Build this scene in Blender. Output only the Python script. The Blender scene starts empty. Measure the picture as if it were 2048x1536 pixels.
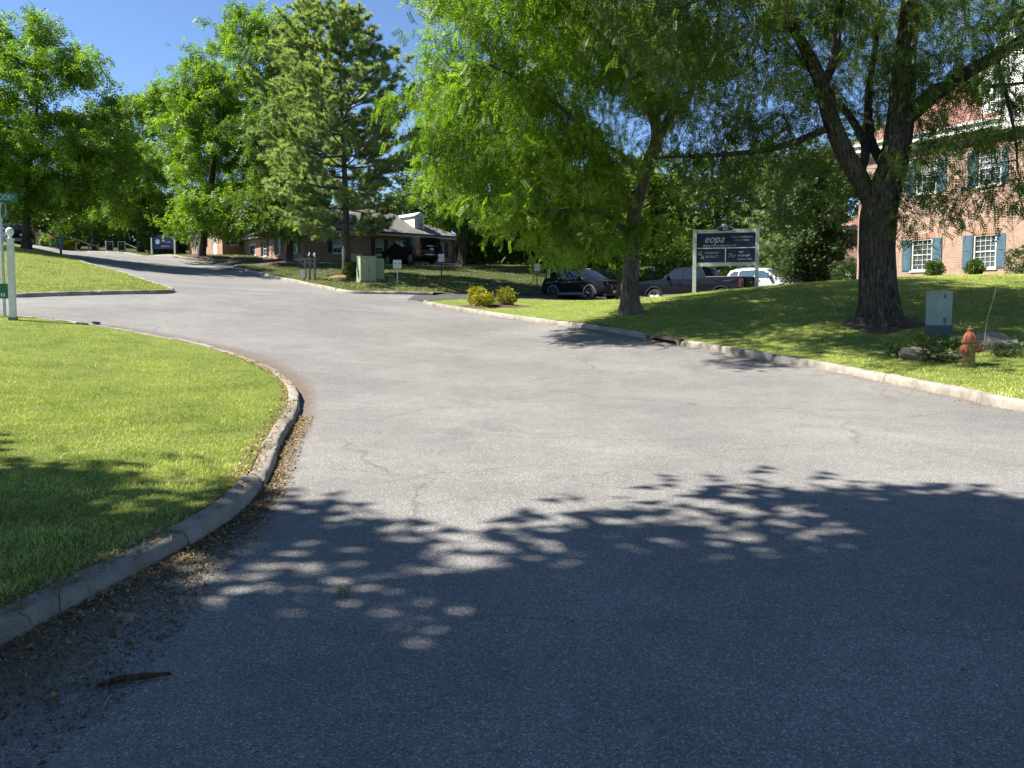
import bpy, bmesh, math, random
import numpy as np
from mathutils import Vector, Matrix
from mathutils.geometry import delaunay_2d_cdt

R = math.radians
sc = bpy.context.scene
COL = sc.collection

# ------------------------------------------------------------------ camera
FPX, HOR, CAMZ = 1539.0, 600.0, 1.55
PITCH = math.radians(3.5)
PPY = HOR + FPX * math.tan(PITCH)      # row of the optical axis (the frame is shifted down a little)
cd = bpy.data.cameras.new('camera')
cam = bpy.data.objects.new('camera', cd)
COL.objects.link(cam)
cam.location = (0, 0, CAMZ)
cam.rotation_euler = (math.pi / 2 - PITCH, 0, 0)
cd.sensor_width = 36.0
cd.lens = 36.0 * FPX / 2048.0
cd.shift_y = -(768 - PPY) / 2048.0
cd.clip_start, cd.clip_end = 0.05, 3000
sc.camera = cam

# ------------------------------------------------------------------ sky, sun, exposure
SUN_EL, SUN_AZ = 50.0, 275.0          # degrees, azimuth clockwise from +Y
w = bpy.data.worlds.new('World')
sc.world = w
w.use_nodes = True
nt = w.node_tree
for n in list(nt.nodes):
    nt.nodes.remove(n)
wo = nt.nodes.new('ShaderNodeOutputWorld')
wb = nt.nodes.new('ShaderNodeBackground')
ws = nt.nodes.new('ShaderNodeTexSky')
ws.sky_type = 'NISHITA'
ws.sun_disc = False
ws.sun_elevation = R(SUN_EL)
ws.sun_rotation = R(SUN_AZ)
ws.altitude = 3000
ws.air_density, ws.dust_density, ws.ozone_density = 1.0, 0.0, 4.5
wb.inputs['Strength'].default_value = 0.073
nt.links.new(ws.outputs[0], wb.inputs[0])
nt.links.new(wb.outputs[0], wo.inputs[0])

SUNDIR = Vector((math.sin(R(SUN_AZ)) * math.cos(R(SUN_EL)), math.cos(R(SUN_AZ)) * math.cos(R(SUN_EL)), math.sin(R(SUN_EL))))
ld = bpy.data.lights.new('sun', 'SUN')
ld.energy = 5.0
ld.angle = R(0.53)
ld.color = (1.0, 0.945, 0.86)
sun = bpy.data.objects.new('sun', ld)
COL.objects.link(sun)
sun.rotation_euler = SUNDIR.to_track_quat('Z', 'Y').to_euler()
sun.location = SUNDIR * 100

sc.view_settings.view_transform = 'Standard'
sc.view_settings.look = 'None'
sc.view_settings.exposure = 1.5
sc.view_settings.gamma = 1.0
sc.view_settings.use_curve_mapping = False
sc.render.engine = 'CYCLES'
cy = sc.cycles
cy.max_bounces, cy.diffuse_bounces, cy.glossy_bounces = 6, 3, 3
cy.transmission_bounces, cy.transparent_max_bounces = 5, 8
cy.caustics_reflective = cy.caustics_refractive = False
cy.use_denoising = True
cy.sample_clamp_indirect = 6.0

# ------------------------------------------------------------------ helpers
def P(px, py, d):
    """point at plan distance d (along Y) on the sight line of photograph pixel px,py"""
    u, v = (px - 1024) / FPX, (PPY - py) / FPX
    cp, sp = math.cos(PITCH), math.sin(PITCH)
    t = d / (cp + v * sp)
    return Vector((u * t, d, CAMZ + t * (-sp + v * cp)))

def link(o):
    COL.objects.link(o)
    return o

def tag(o, label=None, cat=None, group=None, kind=None):
    if label: o['label'] = label
    if cat: o['category'] = cat
    if group: o['group'] = group
    if kind: o['kind'] = kind
    return o

def empty(name, loc=(0, 0, 0), rz=0.0, label=None, cat=None, group=None, kind=None):
    o = bpy.data.objects.new(name, None)
    o.empty_display_size = 0.2
    link(o)
    o.location = loc
    o.rotation_euler = (0, 0, rz)
    return tag(o, label, cat, group, kind)

def np_mesh(name, verts, faces, mats=(), smooth=False, mat_idx=None):
    """mesh data from numpy arrays; faces (M,3) or (M,4)"""
    me = bpy.data.meshes.new(name)
    verts = np.asarray(verts, np.float32)
    faces = np.asarray(faces, np.int32)
    k = faces.shape[1]
    me.vertices.add(len(verts))
    me.vertices.foreach_set('co', verts.ravel())
    me.loops.add(faces.size)
    me.loops.foreach_set('vertex_index', faces.ravel())
    me.polygons.add(len(faces))
    me.polygons.foreach_set('loop_start', np.arange(0, faces.size, k, dtype=np.int32))
    me.polygons.foreach_set('loop_total', np.full(len(faces), k, np.int32))
    if smooth:
        me.polygons.foreach_set('use_smooth', np.ones(len(faces), bool))
    for m in mats:
        me.materials.append(m)
    if mat_idx is not None:
        me.polygons.foreach_set('material_index', np.asarray(mat_idx, np.int32))
    me.update(calc_edges=True)
    return me

def np_obj(name, verts, faces, mat, parent=None, smooth=False):
    o = bpy.data.objects.new(name, np_mesh(name, verts, faces, [mat], smooth))
    link(o)
    if parent: o.parent = parent
    return o

def frame_of(d):
    d = Vector(d).normalized()
    a = Vector((0, 0, 1)) if abs(d.z) < 0.95 else Vector((1, 0, 0))
    x = a.cross(d).normalized()
    return x, d.cross(x).normalized(), d

class MB:
    """collects shapes for one mesh"""
    def __init__(s):
        s.v, s.f, s.m = [], [], []
    def add(s, vs, fs, mi=0):
        b = len(s.v)
        s.v += [tuple(v) for v in vs]
        s.f += [tuple(i + b for i in f) for f in fs]
        s.m += [mi] * len(fs)
        return s
    def box(s, c, size, rot=None, mi=0, bev=0.0):
        hx, hy, hz = size[0] / 2, size[1] / 2, size[2] / 2
        if bev <= 0:
            vs = [(x, y, z) for z in (-hz, hz) for y in (-hy, hy) for x in (-hx, hx)]
            fs = [(0, 2, 3, 1), (4, 5, 7, 6), (0, 1, 5, 4), (2, 6, 7, 3), (0, 4, 6, 2), (1, 3, 7, 5)]
        else:
            bm = bmesh.new()
            bmesh.ops.create_cube(bm, size=1.0)
            for v in bm.verts:
                v.co = Vector((v.co.x * size[0], v.co.y * size[1], v.co.z * size[2]))
            bmesh.ops.bevel(bm, geom=list(bm.edges), offset=bev, segments=2, affect='EDGES', profile=0.7)
            bm.verts.index_update()
            vs = [tuple(v.co) for v in bm.verts]
            fs = [tuple(v.index for v in f.verts) for f in bm.faces]
            bm.free()
        M = rot.to_3x3() if rot is not None else None
        vs = [(M @ Vector(v) if M else Vector(v)) + Vector(c) for v in vs]
        return s.add(vs, fs, mi)
    def tube(s, pts, radii, n=10, mi=0, caps=True):
        pts = [Vector(p) for p in pts]
        if not hasattr(radii, '__len__'): radii = [radii] * len(pts)
        vs, fs = [], []
        x = None
        for i, p in enumerate(pts):
            d = (pts[min(i + 1, len(pts) - 1)] - pts[max(i - 1, 0)]).normalized()
            if x is None: x = frame_of(d)[0]
            x = (x - d * x.dot(d)).normalized()
            y = d.cross(x)
            for k in range(n):
                a = 2 * math.pi * k / n
                vs.append(p + (x * math.cos(a) + y * math.sin(a)) * radii[i])
        for i in range(len(pts) - 1):
            for k in range(n):
                k2 = (k + 1) % n
                fs.append((i * n + k, i * n + k2, (i + 1) * n + k2, (i + 1) * n + k))
        if caps:
            fs.append(tuple(range(n - 1, -1, -1)))
            fs.append(tuple(range((len(pts) - 1) * n, len(pts) * n)))
        return s.add(vs, fs, mi)
    def lathe(s, prof, n=16, base=(0, 0, 0), axis=(0, 0, 1), mi=0):
        """prof: list of (radius, height along axis)"""
        x, y, d = frame_of(axis)
        b = Vector(base)
        vs, fs = [], []
        for r, h in prof:
            for k in range(n):
                a = 2 * math.pi * k / n
                vs.append(b + d * h + (x * math.cos(a) + y * math.sin(a)) * max(r, 1e-4))
        for i in range(len(prof) - 1):
            for k in range(n):
                k2 = (k + 1) % n
                fs.append((i * n + k, i * n + k2, (i + 1) * n + k2, (i + 1) * n + k))
        fs.append(tuple(range(n - 1, -1, -1)))
        fs.append(tuple(range((len(prof) - 1) * n, len(prof) * n)))
        return s.add(vs, fs, mi)
    def prism(s, poly, o, ax, ay, n, mi=0):
        """2-D outline poly laid at o along ax,ay and extruded by vector n"""
        o, ax, ay, n = Vector(o), Vector(ax), Vector(ay), Vector(n)
        k = len(poly)
        vs = [o + ax * a + ay * b for a, b in poly] + [o + ax * a + ay * b + n for a, b in poly]
        fs = [tuple(range(k - 1, -1, -1)), tuple(range(k, 2 * k))]
        fs += [(i, (i + 1) % k, k + (i + 1) % k, k + i) for i in range(k)]
        return s.add(vs, fs, mi)
    def data(s, name, mats, smooth=False):
        me = bpy.data.meshes.new(name)
        me.from_pydata(s.v, [], s.f)
        for m in (mats if isinstance(mats, (list, tuple)) else [mats]):
            me.materials.append(m)
        me.polygons.foreach_set('material_index', s.m)
        bm = bmesh.new(); bm.from_mesh(me)
        bmesh.ops.recalc_face_normals(bm, faces=bm.faces)
        bm.to_mesh(me); bm.free()
        if smooth:
            me.polygons.foreach_set('use_smooth', [True] * len(me.polygons))
            me.set_sharp_from_angle(angle=R(38))
        me.update()
        return me
    def build(s, name, mats, parent=None, smooth=False, loc=None, rz=None):
        o = bpy.data.objects.new(name, s.data(name, mats, smooth))
        link(o)
        if parent: o.parent = parent
        if loc is not None: o.location = loc
        if rz is not None: o.rotation_euler = (0, 0, rz)
        return o

def copy_tree(o, parent=None):
    c = o.copy(); link(c)
    c.parent = parent
    for ch in o.children:
        copy_tree(ch, c)
    return c

def catmull(pts, step, closed=False):
    """smooth 2-D/3-D polyline through pts, resampled at step"""
    p = np.asarray(pts, float)
    out = []
    n = len(p)
    for i in range(n if closed else n - 1):
        p0 = p[(i - 1) % n] if closed else p[max(i - 1, 0)]
        p1, p2 = p[i], p[(i + 1) % n]
        p3 = p[(i + 2) % n] if closed else p[min(i + 2, n - 1)]
        for t in np.linspace(0, 1, 24, endpoint=False):
            out.append(0.5 * (2 * p1 + (p2 - p0) * t + (2 * p0 - 5 * p1 + 4 * p2 - p3) * t * t + (3 * p1 - p0 - 3 * p2 + p3) * t ** 3))
    if not closed: out.append(p[-1])
    out = np.array(out)
    seg = np.linalg.norm(np.diff(out, axis=0), axis=1)
    s = np.concatenate([[0], np.cumsum(seg)])
    m = max(2, int(round(s[-1] / step)) + 1)
    ss = np.linspace(0, s[-1], m)
    return np.stack([np.interp(ss, s, out[:, k]) for k in range(out.shape[1])], 1)

def text(body, size, mat, parent, M, name='lettering', align='CENTER', shear=0.0, depth=0.002, sx=1.0, bold=0.0):
    """flat lettering as a mesh child; M places it in the parent's space"""
    c = bpy.data.curves.new(name, 'FONT')
    c.body = body; c.size = size; c.align_x = align; c.align_y = 'CENTER'
    c.shear = shear; c.extrude = depth; c.offset = bold; c.resolution_u = 3
    t = bpy.data.objects.new('tmp', c); link(t)
    dg = bpy.context.evaluated_depsgraph_get()
    me = bpy.data.meshes.new_from_object(t.evaluated_get(dg))
    bpy.data.objects.remove(t); bpy.data.curves.remove(c)
    me.transform(M @ Matrix.Diagonal((sx, 1, 1, 1)))
    me.materials.clear(); me.materials.append(mat)
    o = bpy.data.objects.new(name, me); link(o)
    o.parent = parent
    return o

def face_matrix(o, right, up):
    r, u = Vector(right).normalized(), Vector(up).normalized()
    n = r.cross(u)
    M = Matrix.Identity(4)
    for i in range(3):
        M[i][0], M[i][1], M[i][2], M[i][3] = r[i], u[i], n[i], o[i]
    return M

# ------------------------------------------------------------------ materials
def nodes_of(m):
    m.use_nodes = True
    t = m.node_tree
    return t, t.nodes, t.links, t.nodes['Principled BSDF']

def nd(ns, kind, **kw):
    n = ns.new(kind)
    for k, v in kw.items():
        if k in n.inputs: n.inputs[k].default_value = v
        else: setattr(n, k, v)
    return n

def ramp(ns, stops):
    n = ns.new('ShaderNodeValToRGB')
    e = n.color_ramp.elements
    while len(e) < len(stops): e.new(0.5)
    for el, (p, c) in zip(e, stops):
        el.position = p
        el.color = (c[0], c[1], c[2], 1) if hasattr(c, '__len__') else (c, c, c, 1)
    return n

def mat(name, col, rough=0.6, metal=0.0, var=0.12, scale=6.0, bump=0.0, bscale=40.0, spec=0.5, coat=0.0, detail=4):
    """painted / plain surface: base colour broken up by noise, optional fine relief"""
    m = bpy.data.materials.new(name)
    t, ns, lk, b = nodes_of(m)
    tc = ns.new('ShaderNodeTexCoord')
    nz = nd(ns, 'ShaderNodeTexNoise', Scale=scale, Detail=detail, Roughness=0.6)
    lk.new(tc.outputs['Object'], nz.inputs['Vector'])
    c = Vector(col[:3])
    rp = ramp(ns, [(0.3, c * (1 - var)), (0.7, c * (1 + var))])
    lk.new(nz.outputs['Fac'], rp.inputs['Fac'])
    lk.new(rp.outputs['Color'], b.inputs['Base Color'])
    b.inputs['Roughness'].default_value = rough
    b.inputs['Metallic'].default_value = metal
    b.inputs['Specular IOR Level'].default_value = spec
    b.inputs['Coat Weight'].default_value = coat
    b.inputs['Coat Roughness'].default_value = 0.04
    if bump > 0:
        n2 = nd(ns, 'ShaderNodeTexNoise', Scale=bscale, Detail=5.0, Roughness=0.65)
        lk.new(tc.outputs['Object'], n2.inputs['Vector'])
        bp = nd(ns, 'ShaderNodeBump', Strength=bump, Distance=0.02)
        lk.new(n2.outputs['Fac'], bp.inputs['Height'])
        lk.new(bp.outputs['Normal'], b.inputs['Normal'])
    return m

def leaf_mat(name, lo, hi, trans=0.4, tcol=None, rough=0.5, spec=0.35, nscale=0.55, namp=1.3):
    """thin leaves: each leaf its own shade, part of the light passes through"""
    m = bpy.data.materials.new(name)
    t, ns, lk, b = nodes_of(m)
    g = ns.new('ShaderNodeNewGeometry')
    tc = ns.new('ShaderNodeTexCoord')
    nz = nd(ns, 'ShaderNodeTexNoise', Scale=nscale, Detail=3.0)
    lk.new(tc.outputs['Object'], nz.inputs['Vector'])
    mx = nd(ns, 'ShaderNodeMath', operation='MULTIPLY_ADD')
    mx.inputs[1].default_value = 0.55
    lk.new(g.outputs['Random Per Island'], mx.inputs[0])
    m2 = nd(ns, 'ShaderNodeMath', operation='MULTIPLY_ADD')
    m2.inputs[1].default_value, m2.inputs[2].default_value = namp, 0.23 - namp / 2
    lk.new(nz.outputs['Fac'], m2.inputs[0])
    lk.new(m2.outputs[0], mx.inputs[2])
    rp = ramp(ns, [(0.1, lo), (0.9, hi)])
    lk.new(mx.outputs[0], rp.inputs['Fac'])
    lk.new(rp.outputs['Color'], b.inputs['Base Color'])
    b.inputs['Roughness'].default_value = rough
    b.inputs['Specular IOR Level'].default_value = spec
    tr = ns.new('ShaderNodeBsdfTranslucent')
    if tcol is None:
        mm = nd(ns, 'ShaderNodeMixRGB', blend_type='MULTIPLY', Fac=1.0, Color2=(1.25, 1.4, 0.5, 1))
        lk.new(rp.outputs['Color'], mm.inputs['Color1'])
        lk.new(mm.outputs['Color'], tr.inputs['Color'])
    else:
        tr.inputs['Color'].default_value = (*tcol, 1)
    ms = nd(ns, 'ShaderNodeMixShader', Fac=trans)
    lk.new(b.outputs[0], ms.inputs[1]); lk.new(tr.outputs[0], ms.inputs[2])
    lk.new(ms.outputs[0], t.nodes['Material Output'].inputs['Surface'])
    return m

def bark_mat(name, lo, hi, zs=0.13):
    m = bpy.data.materials.new(name)
    t, ns, lk, b = nodes_of(m)
    tc = ns.new('ShaderNodeTexCoord')
    mp = nd(ns, 'ShaderNodeMapping'); mp.inputs['Scale'].default_value = (1, 1, zs)
    lk.new(tc.outputs['Object'], mp.inputs['Vector'])
    n1 = nd(ns, 'ShaderNodeTexNoise', Scale=24.0, Detail=7.0, Roughness=0.72, Distortion=0.9)
    lk.new(mp.outputs[0], n1.inputs['Vector'])
    n2 = nd(ns, 'ShaderNodeTexNoise', Scale=1.7, Detail=3.0)
    lk.new(tc.outputs['Object'], n2.inputs['Vector'])
    rp = ramp(ns, [(0.4, lo), (0.64, hi)])
    lk.new(n1.outputs['Fac'], rp.inputs['Fac'])
    mm = nd(ns, 'ShaderNodeMixRGB', blend_type='MULTIPLY', Fac=0.6)
    r2 = ramp(ns, [(0.35, 0.55), (0.65, 1.15)])
    lk.new(n2.outputs['Fac'], r2.inputs['Fac'])
    lk.new(rp.outputs['Color'], mm.inputs['Color1']); lk.new(r2.outputs['Color'], mm.inputs['Color2'])
    lk.new(mm.outputs[0], b.inputs['Base Color'])
    b.inputs['Roughness'].default_value = 0.9
    b.inputs['Specular IOR Level'].default_value = 0.2
    bp = nd(ns, 'ShaderNodeBump', Strength=1.0, Distance=0.09)
    lk.new(n1.outputs['Fac'], bp.inputs['Height'])
    lk.new(bp.outputs['Normal'], b.inputs['Normal'])
    return m
# ------------------------------------------------------------------ terrain
# plan points (photograph pixel, distance) whose height the sight line gives
CTRL_PX = [
    # main road, right kerb line
    (2048, 825, 10.6), (1900, 790, 12.2), (1690, 752, 14.9), (1500, 718, 17.1), (1330, 692, 19.4), (1200, 670, 21.8), (1100, 655, 24), (1000, 637, 27), (920, 622, 29.4), (855, 608, 31.6),
    # left kerb line
    (0, 1310, 3.36), (480, 1030, 5.55), (560, 900, 7.9), (600, 805, 11.3), (575, 760, 13.0),
    # junction
    (400, 690, 16.2), (250, 655, 17.8), (0, 632, 18.9), (300, 620, 22), (100, 605, 22.5), (335, 584, 27), (100, 594, 25), (0, 599, 24.5), (700, 620, 26), (600, 590, 32),
    # road up the hill
    (690, 589, 36), (866, 590, 36), (613, 574, 40), (560, 563, 44), (465, 541, 51), (400, 533, 56), (290, 517, 68), (200, 505, 80), (90, 491, 95),
    (250, 548, 37), (122, 511, 48), (0, 487, 56), (180, 560, 32),
    # lawn with the pine, bank, upper lot
    (692, 552, 43), (740, 566, 40), (810, 572, 39.5), (577, 524, 53), (820, 531, 57), (940, 532, 57), (1090, 536, 57), (1250, 545, 57), (1000, 560, 48), (1090, 575, 45),
    (407, 514, 60), (700, 523, 62), (385, 510, 70), (325, 508, 74), (230, 508, 86), (910, 528, 66), (60, 490, 100),
    # lot
    (1170, 606, 41), (1300, 605, 37), (900, 597, 34.5), (1080, 600, 41), (1480, 606, 38), (1400, 606, 44),
    # lawn rising to the right
    (1260, 619, 23), (1760, 647, 18.5), (1876, 680, 17.5), (1937, 746, 14.4), (2048, 700, 16), (1500, 581, 28), (1390, 594, 28), (1750, 564, 25.5), (2040, 558, 25.5), (1850, 560, 30), (1600, 600, 22), (1650, 575, 29),
]
CTRL_XYZ = [(-2.3, 0, 0), (0, 0, 0), (4, 0, 0), (9, 3, 0), (1, 5, 0.0), (4, 7, 0.0), (2, 11, 0.04), (1, 15, 0.16), (-6, 7, 0.14), (-11, 10, 0.45), (-14, 4, 0.4), (-10, -2, 0.1), (-8, 13, 0.45),
            (0, -15, -0.2), (-14, -15, 0.1), (14, -15, 0.2), (16, 8, 0.5), (22, 18, 1.9), (26, 28, 2.2), (18, 33, 2.2), (16, 40, 1.6), (30, 45, 2.2), (30, 60, 3.5), (0, 90, 6.0), (30, 90, 5), (-40, 30, 4.2), (-40, 10, 2.2), (-70, 60, 8.5), (-80, 110, 10), (-25, 110, 8), (8, 70, 4.4)]
_c = [tuple(P(*q)) for q in CTRL_PX] + CTRL_XYZ
_cx = np.array([(a[0], a[1]) for a in _c]); _cz = np.array([a[2] for a in _c])
def _phi(r2):
    return 0.5 * r2 * np.log(r2 + 1e-9)
_n = len(_cx)
_d2 = ((_cx[:, None] - _cx[None]) ** 2).sum(-1)
_A = np.zeros((_n + 3, _n + 3))
_A[:_n, :_n] = _phi(_d2) + np.eye(_n) * 12.0
_A[:_n, _n] = 1; _A[:_n, _n + 1:] = _cx
_A[_n, :_n] = 1; _A[_n + 1:, :_n] = _cx.T
_sol = np.linalg.solve(_A, np.concatenate([_cz, [0, 0, 0]]))
def H(x, y):
    """height of the paved ground at plan x,y"""
    x = np.atleast_1d(np.asarray(x, float)); y = np.atleast_1d(np.asarray(y, float))
    sh = x.shape
    x, y = np.clip(x.ravel(), -85, 34), np.clip(y.ravel(), -16, 115)
    out = np.empty(len(x))
    for i in range(0, len(x), 40000):
        xx, yy = x[i:i + 40000], y[i:i + 40000]
        r2 = (xx[:, None] - _cx[None, :, 0]) ** 2 + (yy[:, None] - _cx[None, :, 1]) ** 2
        out[i:i + 40000] = _phi(r2) @ _sol[:_n] + _sol[_n] + _sol[_n + 1] * xx + _sol[_n + 2] * yy
    return out.reshape(sh)
def h1(x, y):
    return float(H(x, y)[0])

LAWN_UP = 0.125
NEAR_UP = 0.085
def inside(x, y, poly):
    x = np.asarray(x); y = np.asarray(y)
    r = np.zeros(x.shape, bool)
    n = len(poly)
    for i in range(n):
        x1, y1 = poly[i]; x2, y2 = poly[(i + 1) % n]
        if y1 == y2: continue
        c = ((y1 > y) != (y2 > y)) & (x < (x2 - x1) * (y - y1) / (y2 - y1) + x1)
        r ^= c
    return r
def dist_line(x, y, line):
    x = np.asarray(x, float); y = np.asarray(y, float)
    best = np.full(x.shape, 1e9)
    a = np.asarray(line)
    for i in range(len(a) - 1):
        ax, ay = a[i]; bx, by = a[i + 1]
        dx, dy = bx - ax, by - ay
        L = dx * dx + dy * dy + 1e-12
        t = np.clip(((x - ax) * dx + (y - ay) * dy) / L, 0, 1)
        best = np.minimum(best, (x - ax - t * dx) ** 2 + (y - ay - t * dy) ** 2)
    return np.sqrt(best)
def pxy(px, py, d):
    p = P(px, py, d)
    return (p.x, p.y)

# kerb lines in plan (road-side foot); lawn lies to the left of the walking direction
K_NEAR = catmull([(-3.2, -9), (-2.9, -4), (-2.6, 0.5), pxy(0, 1310, 3.36), pxy(480, 1030, 5.55), pxy(560, 900, 7.9), pxy(600, 805, 11.3), (-4.15, 13.5), (-5.9, 15.5), (-8.4, 17.0), (-12, 18.6), (-17, 20.6), (-24, 23.4)], 0.14)
K_ISLAND = catmull([(-30, 29.6), (-22, 26.2), pxy(0, 599, 24.6), pxy(100, 594, 25.1), pxy(250, 588, 26.2), pxy(320, 585, 26.8), pxy(346, 581, 27.6), pxy(345, 576, 28.8), pxy(310, 565, 32), pxy(250, 550, 37), (-22.2, 41.5), pxy(122, 513, 48), pxy(0, 489, 57), (-50, 68), (-62, 82)], 0.2)
K_RIGHT = catmull([(1.5, 36.8), (-1.2, 34.2), (-2.9, 32.7), pxy(848, 604, 31.4), (-3.25, 30.7), pxy(920, 622, 29.2), pxy(1000, 637, 27), pxy(1100, 655, 24), pxy(1200, 670, 21.8), pxy(1330, 692, 19.4), pxy(1500, 718, 17.1), pxy(1690, 752, 14.9), pxy(1900, 790, 12.2), pxy(2048, 825, 10.6), (8.4, 7.4), (9.4, 3.5), (10.2, -2), (10.6, -9)], 0.14)
K_MID = catmull([pxy(478, 538, 55), pxy(466, 541.5, 52.5), pxy(475, 545, 50.5), pxy(560, 564, 44), pxy(613, 575, 40), pxy(660, 584, 37.2), pxy(692, 589, 35.9), pxy(736, 590, 35.7), pxy(866, 590.5, 36.0)], 0.2)
K_UP = catmull([(-58, 98), pxy(90, 492, 95), pxy(200, 506, 80), pxy(290, 518, 68), pxy(350, 526.5, 60.5), pxy(362, 528, 59), pxy(400, 529, 58.6), pxy(470, 527, 59), pxy(520, 523, 61), pxy(522, 521, 64)], 0.2)

def offset(line, o):
    """shift a plan line to its left by o"""
    t = np.gradient(line, axis=0)
    t /= np.linalg.norm(t, axis=1)[:, None]
    return line + np.stack([-t[:, 1], t[:, 0]], 1) * o

KW = 0.155
L_NEAR = [tuple(q) for q in offset(K_NEAR, KW)] + [(-30, 20), (-30, -9)]
L_ISLAND = [tuple(q) for q in offset(K_ISLAND, KW)] + [(-75, 80), (-75, 35)]
L_RIGHT = [tuple(q) for q in offset(K_RIGHT, KW)] + [(30, -9), (34, 26), (34, 34), (20, 35.5), (16.5, 38.5), (14.6, 37.0), (11, 33.6), (8.2, 32.9), (4.6, 35.3), (3.0, 36.3)]
L_MID = [tuple(q) for q in offset(K_MID, KW)] + [(-3.2, 37.6), (-1.5, 39.6), (1.5, 42.5), (5, 45.2), (12, 48.5), (22, 52), (30, 54), (30, 61), (8, 61.5), (-1, 61), (-4, 56.2), (-12, 53.2), (-17.5, 55.8)]
L_UP = [tuple(q) for q in offset(K_UP, KW)] + [(-24.5, 65.5), (-34, 71), (-38, 110), (-60, 110)]
LAWNS = {'near': L_NEAR, 'island': L_ISLAND, 'right': L_RIGHT, 'mid': L_MID, 'up': L_UP}
def gz(x, y):
    """height of whatever one stands on at plan x,y (lawn or pavement)"""
    z = h1(x, y)
    for k, p in LAWNS.items():
        if inside(np.array([x]), np.array([y]), p)[0]:
            return z + (NEAR_UP if k == 'near' else LAWN_UP)
    return z
def drop(px, py, d):
    """plan point on the sight line at distance d, set down on the ground there"""
    p = P(px, py, d)
    return Vector((p.x, p.y, gz(p.x, p.y)))

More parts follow.
